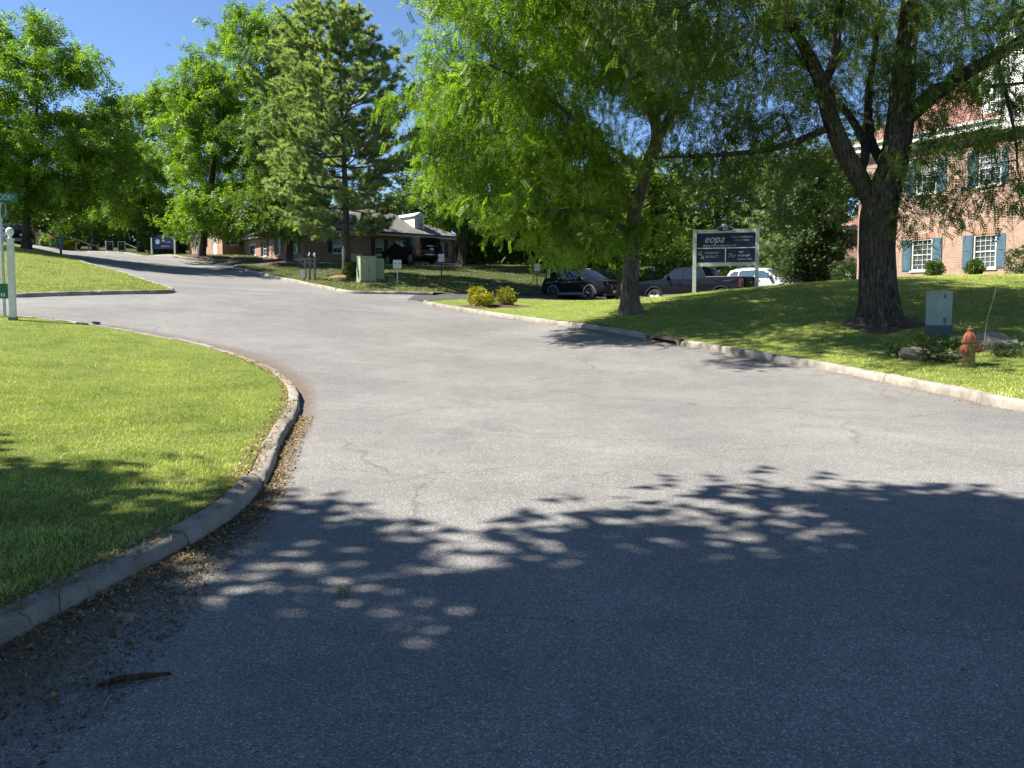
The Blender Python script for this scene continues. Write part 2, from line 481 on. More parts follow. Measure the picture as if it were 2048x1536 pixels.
# ---- asphalt
def asphalt_mat(name, lo, hi, crack=1.0, dirt=True):
    m = bpy.data.materials.new(name)
    t, ns, lk, b = nodes_of(m)
    tc = ns.new('ShaderNodeTexCoord')
    def noise(s, d, r=0.6):
        n = nd(ns, 'ShaderNodeTexNoise', Scale=s, Detail=d, Roughness=r)
        lk.new(tc.outputs['Object'], n.inputs['Vector'])
        return n
    def mul(a, bcol, fac=1.0, blend='MULTIPLY'):
        q = nd(ns, 'ShaderNodeMixRGB', blend_type=blend, Fac=fac)
        lk.new(a, q.inputs['Color1']); lk.new(bcol, q.inputs['Color2'])
        return q.outputs[0]
    big = noise(0.35, 5.0)
    rp = ramp(ns, [(0.33, lo), (0.68, hi)])
    lk.new(big.outputs['Fac'], rp.inputs['Fac'])
    # aggregate: light stones in a darker binder
    v = nd(ns, 'ShaderNodeTexVoronoi', Scale=150.0); lk.new(tc.outputs['Object'], v.inputs['Vector'])
    sepc = ns.new('ShaderNodeSeparateColor'); lk.new(v.outputs['Color'], sepc.inputs[0])
    ra = ramp(ns, [(0.0, 0.35), (0.3, 0.85), (0.85, 1.1), (1.0, 2.4)])
    lk.new(sepc.outputs[0], ra.inputs['Fac'])
    col = mul(rp.outputs['Color'], ra.outputs['Color'], 0.85)
    n2 = noise(240.0, 2.0); r2 = ramp(ns, [(0.3, 0.6), (0.7, 1.35)]); lk.new(n2.outputs['Fac'], r2.inputs['Fac'])
    col = mul(col, r2.outputs['Color'], 0.7)
    n3 = noise(2.6, 6.0, 0.75); r3 = ramp(ns, [(0.28, 0.78), (0.5, 1.0), (0.75, 1.13)]); lk.new(n3.outputs['Fac'], r3.inputs['Fac'])
    col = mul(col, r3.outputs['Color'], 0.8)
    # worn, stained patches
    n4 = noise(0.9, 3.0, 0.55); r4 = ramp(ns, [(0.3, 0.74), (0.42, 1.0), (0.62, 1.0), (0.72, 1.12)]); lk.new(n4.outputs['Fac'], r4.inputs['Fac'])
    col = mul(col, r4.outputs['Color'], 0.45)
    # cracks: edges of large distorted cells, only in some zones
    dis = noise(1.1, 4.0)
    mv = nd(ns, 'ShaderNodeMixRGB', blend_type='ADD', Fac=0.9)
    lk.new(tc.outputs['Object'], mv.inputs['Color1']); lk.new(dis.outputs['Color'], mv.inputs['Color2'])
    masks = []
    for s, wd, zs, z0, z1 in ((0.34, 0.0055, 0.12, 0.38, 0.46), (1.5, 0.01, 0.2, 0.49, 0.58)):
        vc = nd(ns, 'ShaderNodeTexVoronoi', Scale=s, feature='DISTANCE_TO_EDGE')
        mpp = nd(ns, 'ShaderNodeMapping'); mpp.inputs['Scale'].default_value = (0.55, 1.25, 0.02)
        lk.new(mv.outputs[0], mpp.inputs['Vector']); lk.new(mpp.outputs[0], vc.inputs['Vector'])
        rc = ramp(ns, [(0.0, 1.0), (wd, 0.0)]); lk.new(vc.outputs['Distance'], rc.inputs['Fac'])
        zn = noise(zs, 2.0); rz = ramp(ns, [(z0, 0.0), (z1, 1.0)]); lk.new(zn.outputs['Fac'], rz.inputs['Fac'])
        masks.append(mul(rc.outputs['Color'], rz.outputs['Color']))
    mk = nd(ns, 'ShaderNodeMixRGB', blend_type='LIGHTEN', Fac=1.0)
    lk.new(masks[0], mk.inputs['Color1']); lk.new(masks[1], mk.inputs['Color2'])
    cm = nd(ns, 'ShaderNodeMath', operation='MULTIPLY'); cm.inputs[1].default_value = 0.4 * crack
    lk.new(mk.outputs[0], cm.inputs[0])
    q = nd(ns, 'ShaderNodeMixRGB', Color2=(0.035, 0.033, 0.03, 1)); lk.new(cm.outputs[0], q.inputs['Fac']); lk.new(col, q.inputs['Color1'])
    col = q.outputs[0]
    if dirt:   # silt washed along the kerbs
        at = nd(ns, 'ShaderNodeAttribute', attribute_name='silt')
        nn = noise(9.0, 6.0, 0.75)
        ad = nd(ns, 'ShaderNodeMath', operation='ADD'); lk.new(at.outputs['Fac'], ad.inputs[0]); lk.new(nn.outputs['Fac'], ad.inputs[1])
        rr = ramp(ns, [(0.62, 0.0), (1.0, 0.85)]); lk.new(ad.outputs[0], rr.inputs['Fac'])
        dn = noise(60.0, 4.0, 0.8); dr = ramp(ns, [(0.3, (0.05, 0.038, 0.028)), (0.7, (0.21, 0.15, 0.1))]); lk.new(dn.outputs['Fac'], dr.inputs['Fac'])
        q = nd(ns, 'ShaderNodeMixRGB'); lk.new(rr.outputs['Color'], q.inputs['Fac']); lk.new(col, q.inputs['Color1']); lk.new(dr.outputs['Color'], q.inputs['Color2'])
        col = q.outputs[0]
    lk.new(col, b.inputs['Base Color'])
    b.inputs['Roughness'].default_value = 0.88
    b.inputs['Specular IOR Level'].default_value = 0.35
    hh = nd(ns, 'ShaderNodeMath', operation='SUBTRACT')
    lk.new(sepc.outputs[0], hh.inputs[0]); lk.new(cm.outputs[0], hh.inputs[1])
    bp = nd(ns, 'ShaderNodeBump', Strength=0.8, Distance=0.007)
    lk.new(hh.outputs[0], bp.inputs['Height']); lk.new(bp.outputs['Normal'], b.inputs['Normal'])
    return m

M_ROAD = asphalt_mat('old_asphalt', (0.17, 0.164, 0.156), (0.24, 0.231, 0.219))
M_LOT = asphalt_mat('dark_asphalt', (0.055, 0.056, 0.06), (0.09, 0.09, 0.092), 0.5, False)

def axis(parts):
    out = []
    for a, b, s in parts:
        out += list(np.arange(a, b, s))
    return np.array(out + [parts[-1][1]])
def grid_sheet(name, xs, ys, keep, zoff, m, silt=False):
    X, Y = np.meshgrid(xs, ys)
    Z = H(X.ravel(), Y.ravel()).reshape(X.shape) + zoff
    v = np.stack([X, Y, Z], -1).reshape(-1, 3)
    nx = len(xs)
    i, j = np.meshgrid(np.arange(nx - 1), np.arange(len(ys) - 1))
    a = (j * nx + i).ravel()
    f = np.stack([a, a + 1, a + 1 + nx, a + nx], 1)
    c = v[f].mean(1)
    f = f[keep(c[:, 0], c[:, 1])]
    used = np.unique(f); remap = np.full(len(v), -1); remap[used] = np.arange(len(used))
    v, f = v[used], remap[f]
    o = np_obj(name, v, f, m, smooth=True)
    if silt:
        d1 = dist_line(v[:, 0], v[:, 1], K_NEAR); d2 = dist_line(v[:, 0], v[:, 1], K_RIGHT)
        wdt = np.interp(v[:, 1], [1, 3.2, 4.6, 8, 12, 17], [0.9, 0.72, 0.2, 0.2, 0.34, 0.9])
        s = np.maximum(0.62 * np.clip(1 - d1 / wdt, 0, 1) ** 0.6, 0.34 * np.clip(1 - d2 / 0.4, 0, 1))
        at = o.data.attributes.new('silt', 'FLOAT', 'POINT')
        at.data.foreach_set('value', s.astype(np.float32))
    return o

ROAD_POLY = [(-7, -16), (14, -16), (12, 8), (8, 18), (4, 27), (2, 33), (-2, 34.2), (-3.4, 37.4), (-9, 42), (-13, 48), (-20, 60), (-32, 72), (-50, 95), (-62, 110), (-75, 100), (-45, 62), (-32, 46), (-24, 36), (-40, 30), (-40, 26), (-20, 17), (-6, 10), (-6, 3)]
road = grid_sheet('road', axis([(-75, -22, 0.9), (-22, -9, 0.45), (-9, 0, 0.12), (0, 9, 0.3), (9, 14, 0.6)]), axis([(-16, 0, 1.2), (0, 17, 0.16), (17, 40, 0.4), (40, 110, 1.2)]),
                  lambda x, y: inside(x, y, ROAD_POLY), 0.0, M_ROAD, True)
tag(road, 'pale weathered asphalt road curving uphill', kind='structure')
LOT_POLY = [(-4.6, 33.4), (-2.4, 31.2), (4, 34), (9, 31.5), (12, 32.5), (15.5, 36), (19, 38), (30, 44), (30, 58), (14, 53), (3, 49), (-5, 40.5)]
lot = grid_sheet('parking_lot', np.arange(-6, 31, 0.5), np.arange(30, 57, 0.5), lambda x, y: inside(x, y, LOT_POLY), 0.008, M_LOT)
tag(lot, 'dark asphalt parking lot behind the lawn', kind='structure')
UPPER_POLY = [(-19, 50.5), (-11, 52.0), (-3, 55), (0, 60.5), (12, 61), (12, 67), (-2, 72), (-30, 74), (-26, 64), (-22, 57)]
upl = grid_sheet('upper_parking_lot', np.arange(-32, 13, 0.7), np.arange(49, 75, 0.7), lambda x, y: inside(x, y, UPPER_POLY), 0.012, M_LOT)
tag(upl, 'shaded asphalt lot in front of the low brick offices', kind='structure')

# ---- the wide ground under and beyond everything
def turf_mat(name, cols, sc_=3.0):
    m = bpy.data.materials.new(name)
    t, ns, lk, b = nodes_of(m)
    tc = ns.new('ShaderNodeTexCoord')
    n1 = nd(ns, 'ShaderNodeTexNoise', Scale=sc_, Detail=6.0, Roughness=0.7); lk.new(tc.outputs['Object'], n1.inputs['Vector'])
    n2 = nd(ns, 'ShaderNodeTexNoise', Scale=55.0, Detail=4.0, Roughness=0.8); lk.new(tc.outputs['Object'], n2.inputs['Vector'])
    rp = ramp(ns, [(0.3, cols[0]), (0.5, cols[1]), (0.72, cols[2])]); lk.new(n1.outputs['Fac'], rp.inputs['Fac'])
    r2 = ramp(ns, [(0.25, 0.45), (0.75, 1.45)]); lk.new(n2.outputs['Fac'], r2.inputs['Fac'])
    q = nd(ns, 'ShaderNodeMixRGB', blend_type='MULTIPLY', Fac=0.9); lk.new(rp.outputs[0], q.inputs['Color1']); lk.new(r2.outputs[0], q.inputs['Color2'])
    lk.new(q.outputs[0], b.inputs['Base Color'])
    b.inputs['Roughness'].default_value = 0.95; b.inputs['Specular IOR Level'].default_value = 0.1
    bp = nd(ns, 'ShaderNodeBump', Strength=1.0, Distance=0.05); lk.new(n2.outputs['Fac'], bp.inputs['Height']); lk.new(bp.outputs[0], b.inputs['Normal'])
    return m
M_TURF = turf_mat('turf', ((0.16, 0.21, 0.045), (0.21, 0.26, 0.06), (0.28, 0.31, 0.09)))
M_TURF_SHADE = turf_mat('shaded_turf', ((0.05, 0.05, 0.022), (0.055, 0.075, 0.025), (0.09, 0.08, 0.035)), 0.8)  # darker, browner turf: the shade under the trees is put into its colour
g = grid_sheet('ground', axis([(-900, -90, 90), (-90, 60, 1.5), (60, 900, 84)]), axis([(-600, -24, 64), (-24, 120, 1.5), (120, 1200, 90)]), lambda x, y: np.ones(x.shape, bool), -0.14, M_TURF_SHADE)
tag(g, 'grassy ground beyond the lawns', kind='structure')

# ---- lawns
_free = np.array(L_MID[len(K_MID):] + [L_MID[0]])
def lawn_up(x, y, which):
    """lawns stand a kerb's height proud; the bank runs out level with the lot"""
    if which == 'near': return np.full(np.shape(x), NEAR_UP)
    if which != 'mid': return np.full(np.shape(x), LAWN_UP)
    return 0.02 + (LAWN_UP - 0.02) * np.clip(dist_line(x, y, _free) / 1.2, 0, 1)
def lawn_sheet(name, name_, poly, m, step, label):
    p = np.array(poly)
    keepi = [0]
    for i in range(1, len(p)):
        if np.linalg.norm(p[i] - p[keepi[-1]]) > 0.1: keepi.append(i)
    p = p[keepi]
    x0, y0 = p.min(0); x1, y1 = p.max(0)
    gx, gy = np.meshgrid(np.arange(x0, x1, step), np.arange(y0, y1, step))
    gx, gy = gx.ravel(), gy.ravel()
    ok = inside(gx, gy, [tuple(q) for q in p])
    gx, gy = gx[ok], gy[ok]
    ok = dist_line(gx, gy, np.vstack([p, p[:1]])) > step * 0.45
    pts = [Vector(q) for q in p] + [Vector((a, b)) for a, b in zip(gx[ok], gy[ok])]
    k = len(p)
    vs, es, fs, *_ = delaunay_2d_cdt(pts, [], [list(range(k))], 1, 1e-5)
    v = np.array([(q.x, q.y) for q in vs])
    z = H(v[:, 0], v[:, 1]) + lawn_up(v[:, 0], v[:, 1], name_)
    v = np.column_stack([v, z])
    tri = np.array([f for f in fs if len(f) == 3])
    a = v[tri]; nz = np.cross(a[:, 1] - a[:, 0], a[:, 2] - a[:, 0])[:, 2]
    tri[nz < 0] = tri[nz < 0][:, ::-1]
    o = np_obj(name, v, tri, m, smooth=True)
    return tag(o, label, kind='structure')
lawn_sheet('lawn', 'near', L_NEAR, M_TURF, 0.5, 'bright green lawn inside the curving kerb')
lawn_sheet('lawn', 'island', L_ISLAND, M_TURF, 0.9, 'yellowish green lawn sloping up beyond the side street')
lawn_sheet('lawn', 'right', L_RIGHT, M_TURF, 0.6, 'shaded lawn rising to the two-storey brick building')
lawn_sheet('lawn', 'mid', L_MID, M_TURF_SHADE, 0.9, 'lawn under the pine and shaded bank above the lot')
lawn_sheet('lawn', 'up', L_UP, M_TURF_SHADE, 1.2, 'narrow lawn along the far side of the hill road')

# ---- kerbs: separate concrete sections butted end to end
def concrete_mat():
    m = bpy.data.materials.new('kerb_concrete')
    t, ns, lk, b = nodes_of(m)
    tc = ns.new('ShaderNodeTexCoord')
    n1 = nd(ns, 'ShaderNodeTexNoise', Scale=2.2, Detail=6.0, Roughness=0.7); lk.new(tc.outputs['Object'], n1.inputs['Vector'])
    n2 = nd(ns, 'ShaderNodeTexNoise', Scale=70.0, Detail=4.0, Roughness=0.75); lk.new(tc.outputs['Object'], n2.inputs['Vector'])
    rp = ramp(ns, [(0.28, (0.13, 0.115, 0.095)), (0.5, (0.27, 0.245, 0.205)), (0.72, (0.38, 0.35, 0.295))]); lk.new(n1.outputs['Fac'], rp.inputs['Fac'])
    r2 = ramp(ns, [(0.28, 0.55), (0.5, 1.0), (0.75, 1.2)]); lk.new(n2.outputs['Fac'], r2.inputs['Fac'])
    q = nd(ns, 'ShaderNodeMixRGB', blend_type='MULTIPLY', Fac=0.85); lk.new(rp.outputs[0], q.inputs['Color1']); lk.new(r2.outputs[0], q.inputs['Color2'])
    lk.new(q.outputs[0], b.inputs['Base Color']); b.inputs['Roughness'].default_value = 0.92; b.inputs['Specular IOR Level'].default_value = 0.2
    bp = nd(ns, 'ShaderNodeBump', Strength=0.8, Distance=0.012); lk.new(n2.outputs['Fac'], bp.inputs['Height']); lk.new(bp.outputs[0], b.inputs['Normal'])
    return m
M_KERB = concrete_mat()
def kerb(line, seclen, label, seed, gap=None, rough=1.0, hs=1.0):
    rnd = np.random.RandomState(seed)
    root = empty('kerb', (float(line[len(line) // 2][0]), float(line[len(line) // 2][1]), 0), 0, label, None, None, 'structure')
    step = np.linalg.norm(line[1] - line[0])
    per = max(3, int(round(seclen / step)))
    t = np.gradient(line, axis=0); t /= np.linalg.norm(t, axis=1)[:, None]
    nrm = np.stack([-t[:, 1], t[:, 0]], 1)
    z = H(line[:, 0], line[:, 1])
    i = 0
    while i < len(line) - 1:
        j = min(i + per + rnd.randint(-2, 3), len(line) - 1)
        if len(line) - 1 - j < 4: j = len(line) - 1
        idx = np.arange(i, j + 1)
        if gap is not None:
            mid = line[(i + j) // 2]
        dz = rnd.normal(0, 0.006) * rough; dn = rnd.normal(0, 0.008) * rough
        prof = [(0.0, -0.12), (0.0, 0.02), (0.006, 0.09), (0.016, 0.132), (0.034, 0.146), (0.09, 0.149), (0.138, 0.147), (0.152, 0.136), (0.155, -0.12)]
        vs = []
        m_ = len(idx)
        for q, k in enumerate(idx):
            base = line[k]
            e = (0.007 if q == 0 else (-0.007 if q == m_ - 1 else 0.0))
            er = abs(rnd.normal(0, 0.006)) * rough + (0.02 * rough * abs(rnd.normal()) if q in (0, m_ - 1) else 0)
            if rnd.rand() < 0.05 * rough: er += 0.03
            for a, (o_, hh) in enumerate(prof):
                oo = o_ + dn + (er * (1.0 if a in (3, 4) else 0.3 if a in (2, 5) else 0.0)) + (rnd.normal(0, 0.0025) * rough if 0 < a < 8 else 0)
                h2 = hh * hs + dz - (er * 0.9 if a in (3, 4, 5) else 0) + (rnd.normal(0, 0.0022) * rough if 2 < a < 8 else 0)
                p = base + nrm[k] * oo + t[k] * e
                vs.append((p[0] - root.location.x, p[1] - root.location.y, z[k] + h2))
        fs = []
        np_ = len(prof)
        for q in range(m_ - 1):
            for a in range(np_ - 1):
                fs.append((q * np_ + a, (q + 1) * np_ + a, (q + 1) * np_ + a + 1, q * np_ + a + 1))
        mb = MB().add(vs, fs)
        mb.add([vs[a] for a in range(np_)], [tuple(range(np_))])
        mb.add([vs[(m_ - 1) * np_ + a] for a in range(np_)], [tuple(range(np_))])
        mb.build('kerb_section', M_KERB, root, smooth=True)
        i = j
    return root
kerb(K_NEAR, 1.6, 'broken concrete kerb curving round the near lawn', 3, rough=1.35, hs=0.72)
kerb(K_ISLAND, 3.0, 'concrete kerb round the far sloping lawn', 5)
_dr = np.argmin(np.linalg.norm(K_RIGHT - np.array(pxy(1330, 692, 19.4)), axis=1))
kerb(K_RIGHT[:_dr - 4], 2.6, 'pale concrete kerb running from the drain to the lot entrance', 7)
kerb(K_RIGHT[_dr + 4:], 2.6, 'concrete kerb along the lawn with the hydrant', 8)
kerb(K_MID, 3.0, 'concrete kerb round the lawn with the pine', 9)
kerb(K_UP, 3.0, 'sunlit concrete kerb along the upper hill road', 11)

# painted bay line in the lot
M_WHITE = mat('white_paint', (0.72, 0.71, 0.68), 0.6, var=0.1, scale=9)
def paint_line(a, b, wd, label):
    a, b = np.array(a), np.array(b)
    n = 24
    t = (b - a) / np.linalg.norm(b - a); s = np.array([-t[1], t[0]]) * wd / 2
    vs, fs = [], []
    for i in range(n + 1):
        q = a + (b - a) * i / n
        for sg in (-1, 1):
            e = q + s * sg
            vs.append((e[0], e[1], h1(e[0], e[1]) + 0.016))
        if i < n: fs.append((2 * i, 2 * i + 1, 2 * i + 3, 2 * i + 2))
    o = np_obj('painted_line', vs, fs, M_WHITE)
    tag(o, label, kind='structure')
paint_line((-3.1, 38.2), (0.8, 42.2), 0.12, 'white painted line along the foot of the bank')
paint_line((-1.2, 37.2), (2.3, 38.9), 0.1, 'white bay line beside the black car')
paint_line((5.6, 37.6), (9.2, 34.9), 0.1, 'white bay line in front of the pickup')

# ---- storm drain in the right kerb
M_IRON = mat('drain_iron', (0.13, 0.085, 0.06), 0.8, var=0.3, scale=20, bump=0.4)
M_VOID = mat('drain_void', (0.006, 0.006, 0.006), 0.9)
_p = K_RIGHT[_dr]; _t = (K_RIGHT[_dr + 4] - K_RIGHT[_dr - 4]); _L = np.linalg.norm(_t); _t = _t / _L; _nn = np.array([-_t[1], _t[0]])
dr = empty('storm_drain', (_p[0], _p[1], h1(*_p)), 0, 'dark storm drain opening set into the right kerb', 'storm drain')
_ax, _ay = Vector((_t[0], _t[1], 0)), Vector((0, 0, 1)); _nv = Vector((_nn[0], _nn[1], 0))
_sl = (h1(*K_RIGHT[_dr + 4]) - h1(*K_RIGHT[_dr - 4])) / _L
_ax = Vector((_t[0], _t[1], _sl))
hw = _L / 2 - 0.005
hood = [(-hw, -0.1), (-hw + 0.09, -0.1), (-hw + 0.09, 0.05), (-hw + 0.15, 0.095), (hw - 0.15, 0.095), (hw - 0.09, 0.05), (hw - 0.09, -0.1), (hw, -0.1), (hw, 0.15), (-hw, 0.15)]
MB().prism(hood, _nv * -0.02, _ax, _ay, _nv * 0.05).build('hood', M_IRON, dr)
MB().prism([(-hw, 0.152), (hw, 0.152), (hw, 0.17), (-hw, 0.17)], _nv * -0.024, _ax, _ay, _nv * 0.34).build('lid', M_IRON, dr)
MB().prism([(-hw + 0.08, -0.09), (hw - 0.08, -0.09), (hw - 0.08, 0.1), (-hw + 0.08, 0.1)], _nv * 0.12, _ax, _ay, _nv * 0.05).build('throat', M_VOID, dr)
# ------------------------------------------------------------------ trees
M_BARK = bark_mat('locust_bark', (0.022, 0.018, 0.015), (0.17, 0.145, 0.12))
M_BARK_PALE = bark_mat('pale_locust_bark', (0.06, 0.052, 0.044), (0.3, 0.27, 0.225))
M_BARK_FAR = bark_mat('grey_bark', (0.04, 0.032, 0.026), (0.13, 0.11, 0.09))
M_BARK_PINE = bark_mat('pine_bark', (0.06, 0.05, 0.042), (0.2, 0.175, 0.15))
M_TWIG = mat('twig_bark', (0.1, 0.085, 0.07), 0.9, var=0.35, scale=3, spec=0.2)
M_LOCUST = leaf_mat('locust_leaf', (0.055, 0.125, 0.014), (0.25, 0.36, 0.035), 0.52)
M_LOCUST_D = leaf_mat('shaded_locust_leaf', (0.035, 0.08, 0.018), (0.15, 0.22, 0.04), 0.45)  # locust leaf darkened in its colour for crowns that hang in shade
M_LOCUST_F = leaf_mat('far_locust_leaf', (0.055, 0.12, 0.017), (0.23, 0.34, 0.04), 0.5)
M_BROAD = leaf_mat('broad_leaf', (0.035, 0.078, 0.015), (0.14, 0.2, 0.034), 0.4)
M_NEEDLE = leaf_mat('pine_needle', (0.14, 0.2, 0.09), (0.4, 0.47, 0.24), 0.4)
M_CEDAR = leaf_mat('cedar_leaf', (0.025, 0.05, 0.017), (0.085, 0.125, 0.035), 0.25)

def blob_points(blobs, n, rs, shell=0.35, clump=0.0, per=16, frac=0.8):
    """points spread through a union of ellipsoids, thinner towards the inside, in clumps"""
    vol = np.array([b[3] * b[4] * b[5] for b in blobs]); pr = vol ** 0.72; pr /= pr.sum()
    out = []
    ks = rs.choice(len(blobs), n, p=pr)
    for k in ks:
        b = blobs[k]
        d = rs.normal(size=3); d /= np.linalg.norm(d)
        r = rs.rand() ** shell
        out.append((b[0] + d[0] * r * b[3], b[1] + d[1] * r * b[4], b[2] + d[2] * r * b[5]))
    out = np.array(out)
    if clump > 0:     # most points gather in flattened sprays with gaps between them
        nc = max(8, int(n / per))
        cen = out[:nc]; k = rs.randint(0, nc, n)
        spr = cen[k] + rs.normal(0, clump, (n, 3)) * np.array([1, 1, 0.34]) - np.array([0, 0, 0.12]) * np.abs(rs.normal(0, 1, (n, 1)))
        m = rs.rand(n) < frac
        out[m] = spr[m]
    return out

def colonize(nodes, parent, att, step, kill, infl, iters, rs, trop=(0, 0, 0.0)):
    nodes = [np.array(n, float) for n in nodes]; parent = list(parent)
    N = np.array(nodes)
    d = np.linalg.norm(att[:, None] - N[None], axis=2)
    near = d.argmin(1); dist = d.min(1)
    alive = np.ones(len(att), bool)
    trop = np.array(trop)
    for it in range(iters):
        act = alive & (dist < infl)
        if not act.any(): break
        ids = near[act]
        vec = att[act] - N[ids]; vec /= np.linalg.norm(vec, axis=1)[:, None] + 1e-9
        uq, inv = np.unique(ids, return_inverse=True)
        acc = np.zeros((len(uq), 3)); np.add.at(acc, inv, vec)
        acc /= np.linalg.norm(acc, axis=1)[:, None] + 1e-9
        acc += rs.normal(0, 0.22, acc.shape) + trop
        acc /= np.linalg.norm(acc, axis=1)[:, None] + 1e-9
        new = N[uq] + acc * step
        base = len(N)
        N = np.vstack([N, new]); parent += list(uq)
        a = np.where(alive)[0]
        dn = np.linalg.norm(att[a][:, None] - new[None], axis=2)
        m = dn.min(1); arg = dn.argmin(1)
        b = m < dist[a]
        near[a[b]] = base + arg[b]; dist[a[b]] = m[b]
        alive[dist < kill] = False
        # attractors that pull the same node for ever are dropped
        if it % 8 == 7: alive &= ~((rs.rand(len(alive)) < 0.06) & act)
        if len(N) > 13000: break
    return N, np.array(parent)

def branch_mesh(N, par, rad, keep, n_thick=8, n_thin=3, thick=0.035):
    """tapered tubes for every edge of the skeleton that is in keep"""
    nn = len(N)
    nch = {}
    main = np.full(nn, -1)
    big = np.zeros(nn)
    for i in range(nn):
        p = par[i]
        if p >= 0 and rad[i] > big[p]:
            big[p] = rad[i]; main[p] = i
    d = np.zeros((nn, 3)); has = par >= 0
    d[has] = N[has] - N[par[has]]
    d[~has] = (0, 0, 1)
    d /= np.linalg.norm(d, axis=1)[:, None] + 1e-9
    ref = np.array([0.31, 0.83, 0.12])
    def ring(pos, dr, r, n):
        x = np.cross(dr, ref); x /= np.linalg.norm(x, axis=1)[:, None] + 1e-9
        y = np.cross(dr, x)
        a = np.arange(n) * 2 * np.pi / n
        return pos[:, None] + (x[:, None] * np.cos(a)[None, :, None] + y[:, None] * np.sin(a)[None, :, None]) * r[:, None, None]
    V, Fc, b0 = [], [], 0
    for cls, n in ((True, n_thick), (False, n_thin)):
        e = np.where(has & keep & ((rad > thick) == cls))[0]
        if len(e) == 0: continue
        p = par[e]
        cont = main[p] == e
        sd = np.where(cont[:, None], d[p], d[e])
        sr = np.where(cont & ((rad[p] > thick) == cls), np.minimum(rad[p], rad[e] * 1.6), rad[e])
        r0 = ring(N[p], sd, sr, n); r1 = ring(N[e], d[e], rad[e], n)
        vv = np.concatenate([r0, r1], 1).reshape(-1, 3)
        k = np.arange(n)
        q = np.stack([k, (k + 1) % n, (k + 1) % n + n, k + n], 1)
        f = (np.arange(len(e)) * 2 * n)[:, None, None] + q[None]
        V.append(vv); Fc.append(f.reshape(-1, 4) + b0); b0 += len(vv)
    return np.vstack(V), np.vstack(Fc)

def radii(N, par, r0, rbase, roots=1):
    nn = len(N)
    tips = np.ones(nn, bool); tips[par[par >= 0]] = False
    cnt = tips.astype(float)
    for i in range(nn - 1, -1, -1):
        if par[i] >= 0: cnt[par[i]] += cnt[i]
    e = math.log(max(cnt.max(), 2)) / math.log(max(rbase / r0, 1.5))
    return r0 * np.maximum(cnt, 1) ** (1 / e), tips, cnt

def rot_frames(fwd, rs, up=None):
    f = fwd / (np.linalg.norm(fwd, axis=1)[:, None] + 1e-9)
    u = rs.normal(size=f.shape) * 0.5 + np.array([0, 0, 1.0])
    x = np.cross(f, u); x /= np.linalg.norm(x, axis=1)[:, None] + 1e-9
    return x, f, np.cross(x, f)

def locust_leaf(pairs, length, lw, ll):
    """compound leaf along +Y: leaflets in pairs, each a folded-flat diamond; returns verts (k,3,3)"""
    q = []
    for i in range(pairs):
        y = length * (0.16 + 0.84 * i / max(pairs - 1, 1))
        z = -0.28 * length * (y / length) ** 2
        for sx in (-1, 1):
            tipx, tipy = sx * ll * 0.93, ll * 0.38
            q.append([(sx * ll * 0.05, y + lw * 0.55, z), (tipx, y + tipy, z - 0.16 * ll), (sx * ll * 0.3, y - lw * 0.45, z + 0.004)])
    return np.array(q)
def simple_leaf(lw, ll, k=3, spread=0.9):
    q = []
    for i in range(k):
        a = (i - (k - 1) / 2) * spread
        c, s = math.cos(a), math.sin(a)
        pts = [(-lw * 0.62, ll * 0.3, 0.02 * ll), (lw * 0.62, ll * 0.22, 0.02 * ll), (0.05 * ll, ll * 1.15, -0.12 * ll)]
        q.append([(x * c - y * s, x * s + y * c, z) for x, y, z in pts])
    return np.array(q)

def scatter(template, pos, fwd, scale, rs):
    """copies of a leaf template (k,3,3) as one array of triangles"""
    x, f, z = rot_frames(fwd, rs)
    M = np.stack([x, f, z], 2)                       # n,3,3 columns are axes
    t = template.reshape(-1, 3)
    v = np.einsum('nij,kj->nki', M, t) * scale[:, None, None] + pos[:, None]
    v = v.reshape(-1, 3)
    return v, np.arange(len(v)).reshape(-1, 3)

def smooth_limb(pts, step=0.25):
    """pts: (x,y,z,r) control points"""
    return catmull(pts, step)

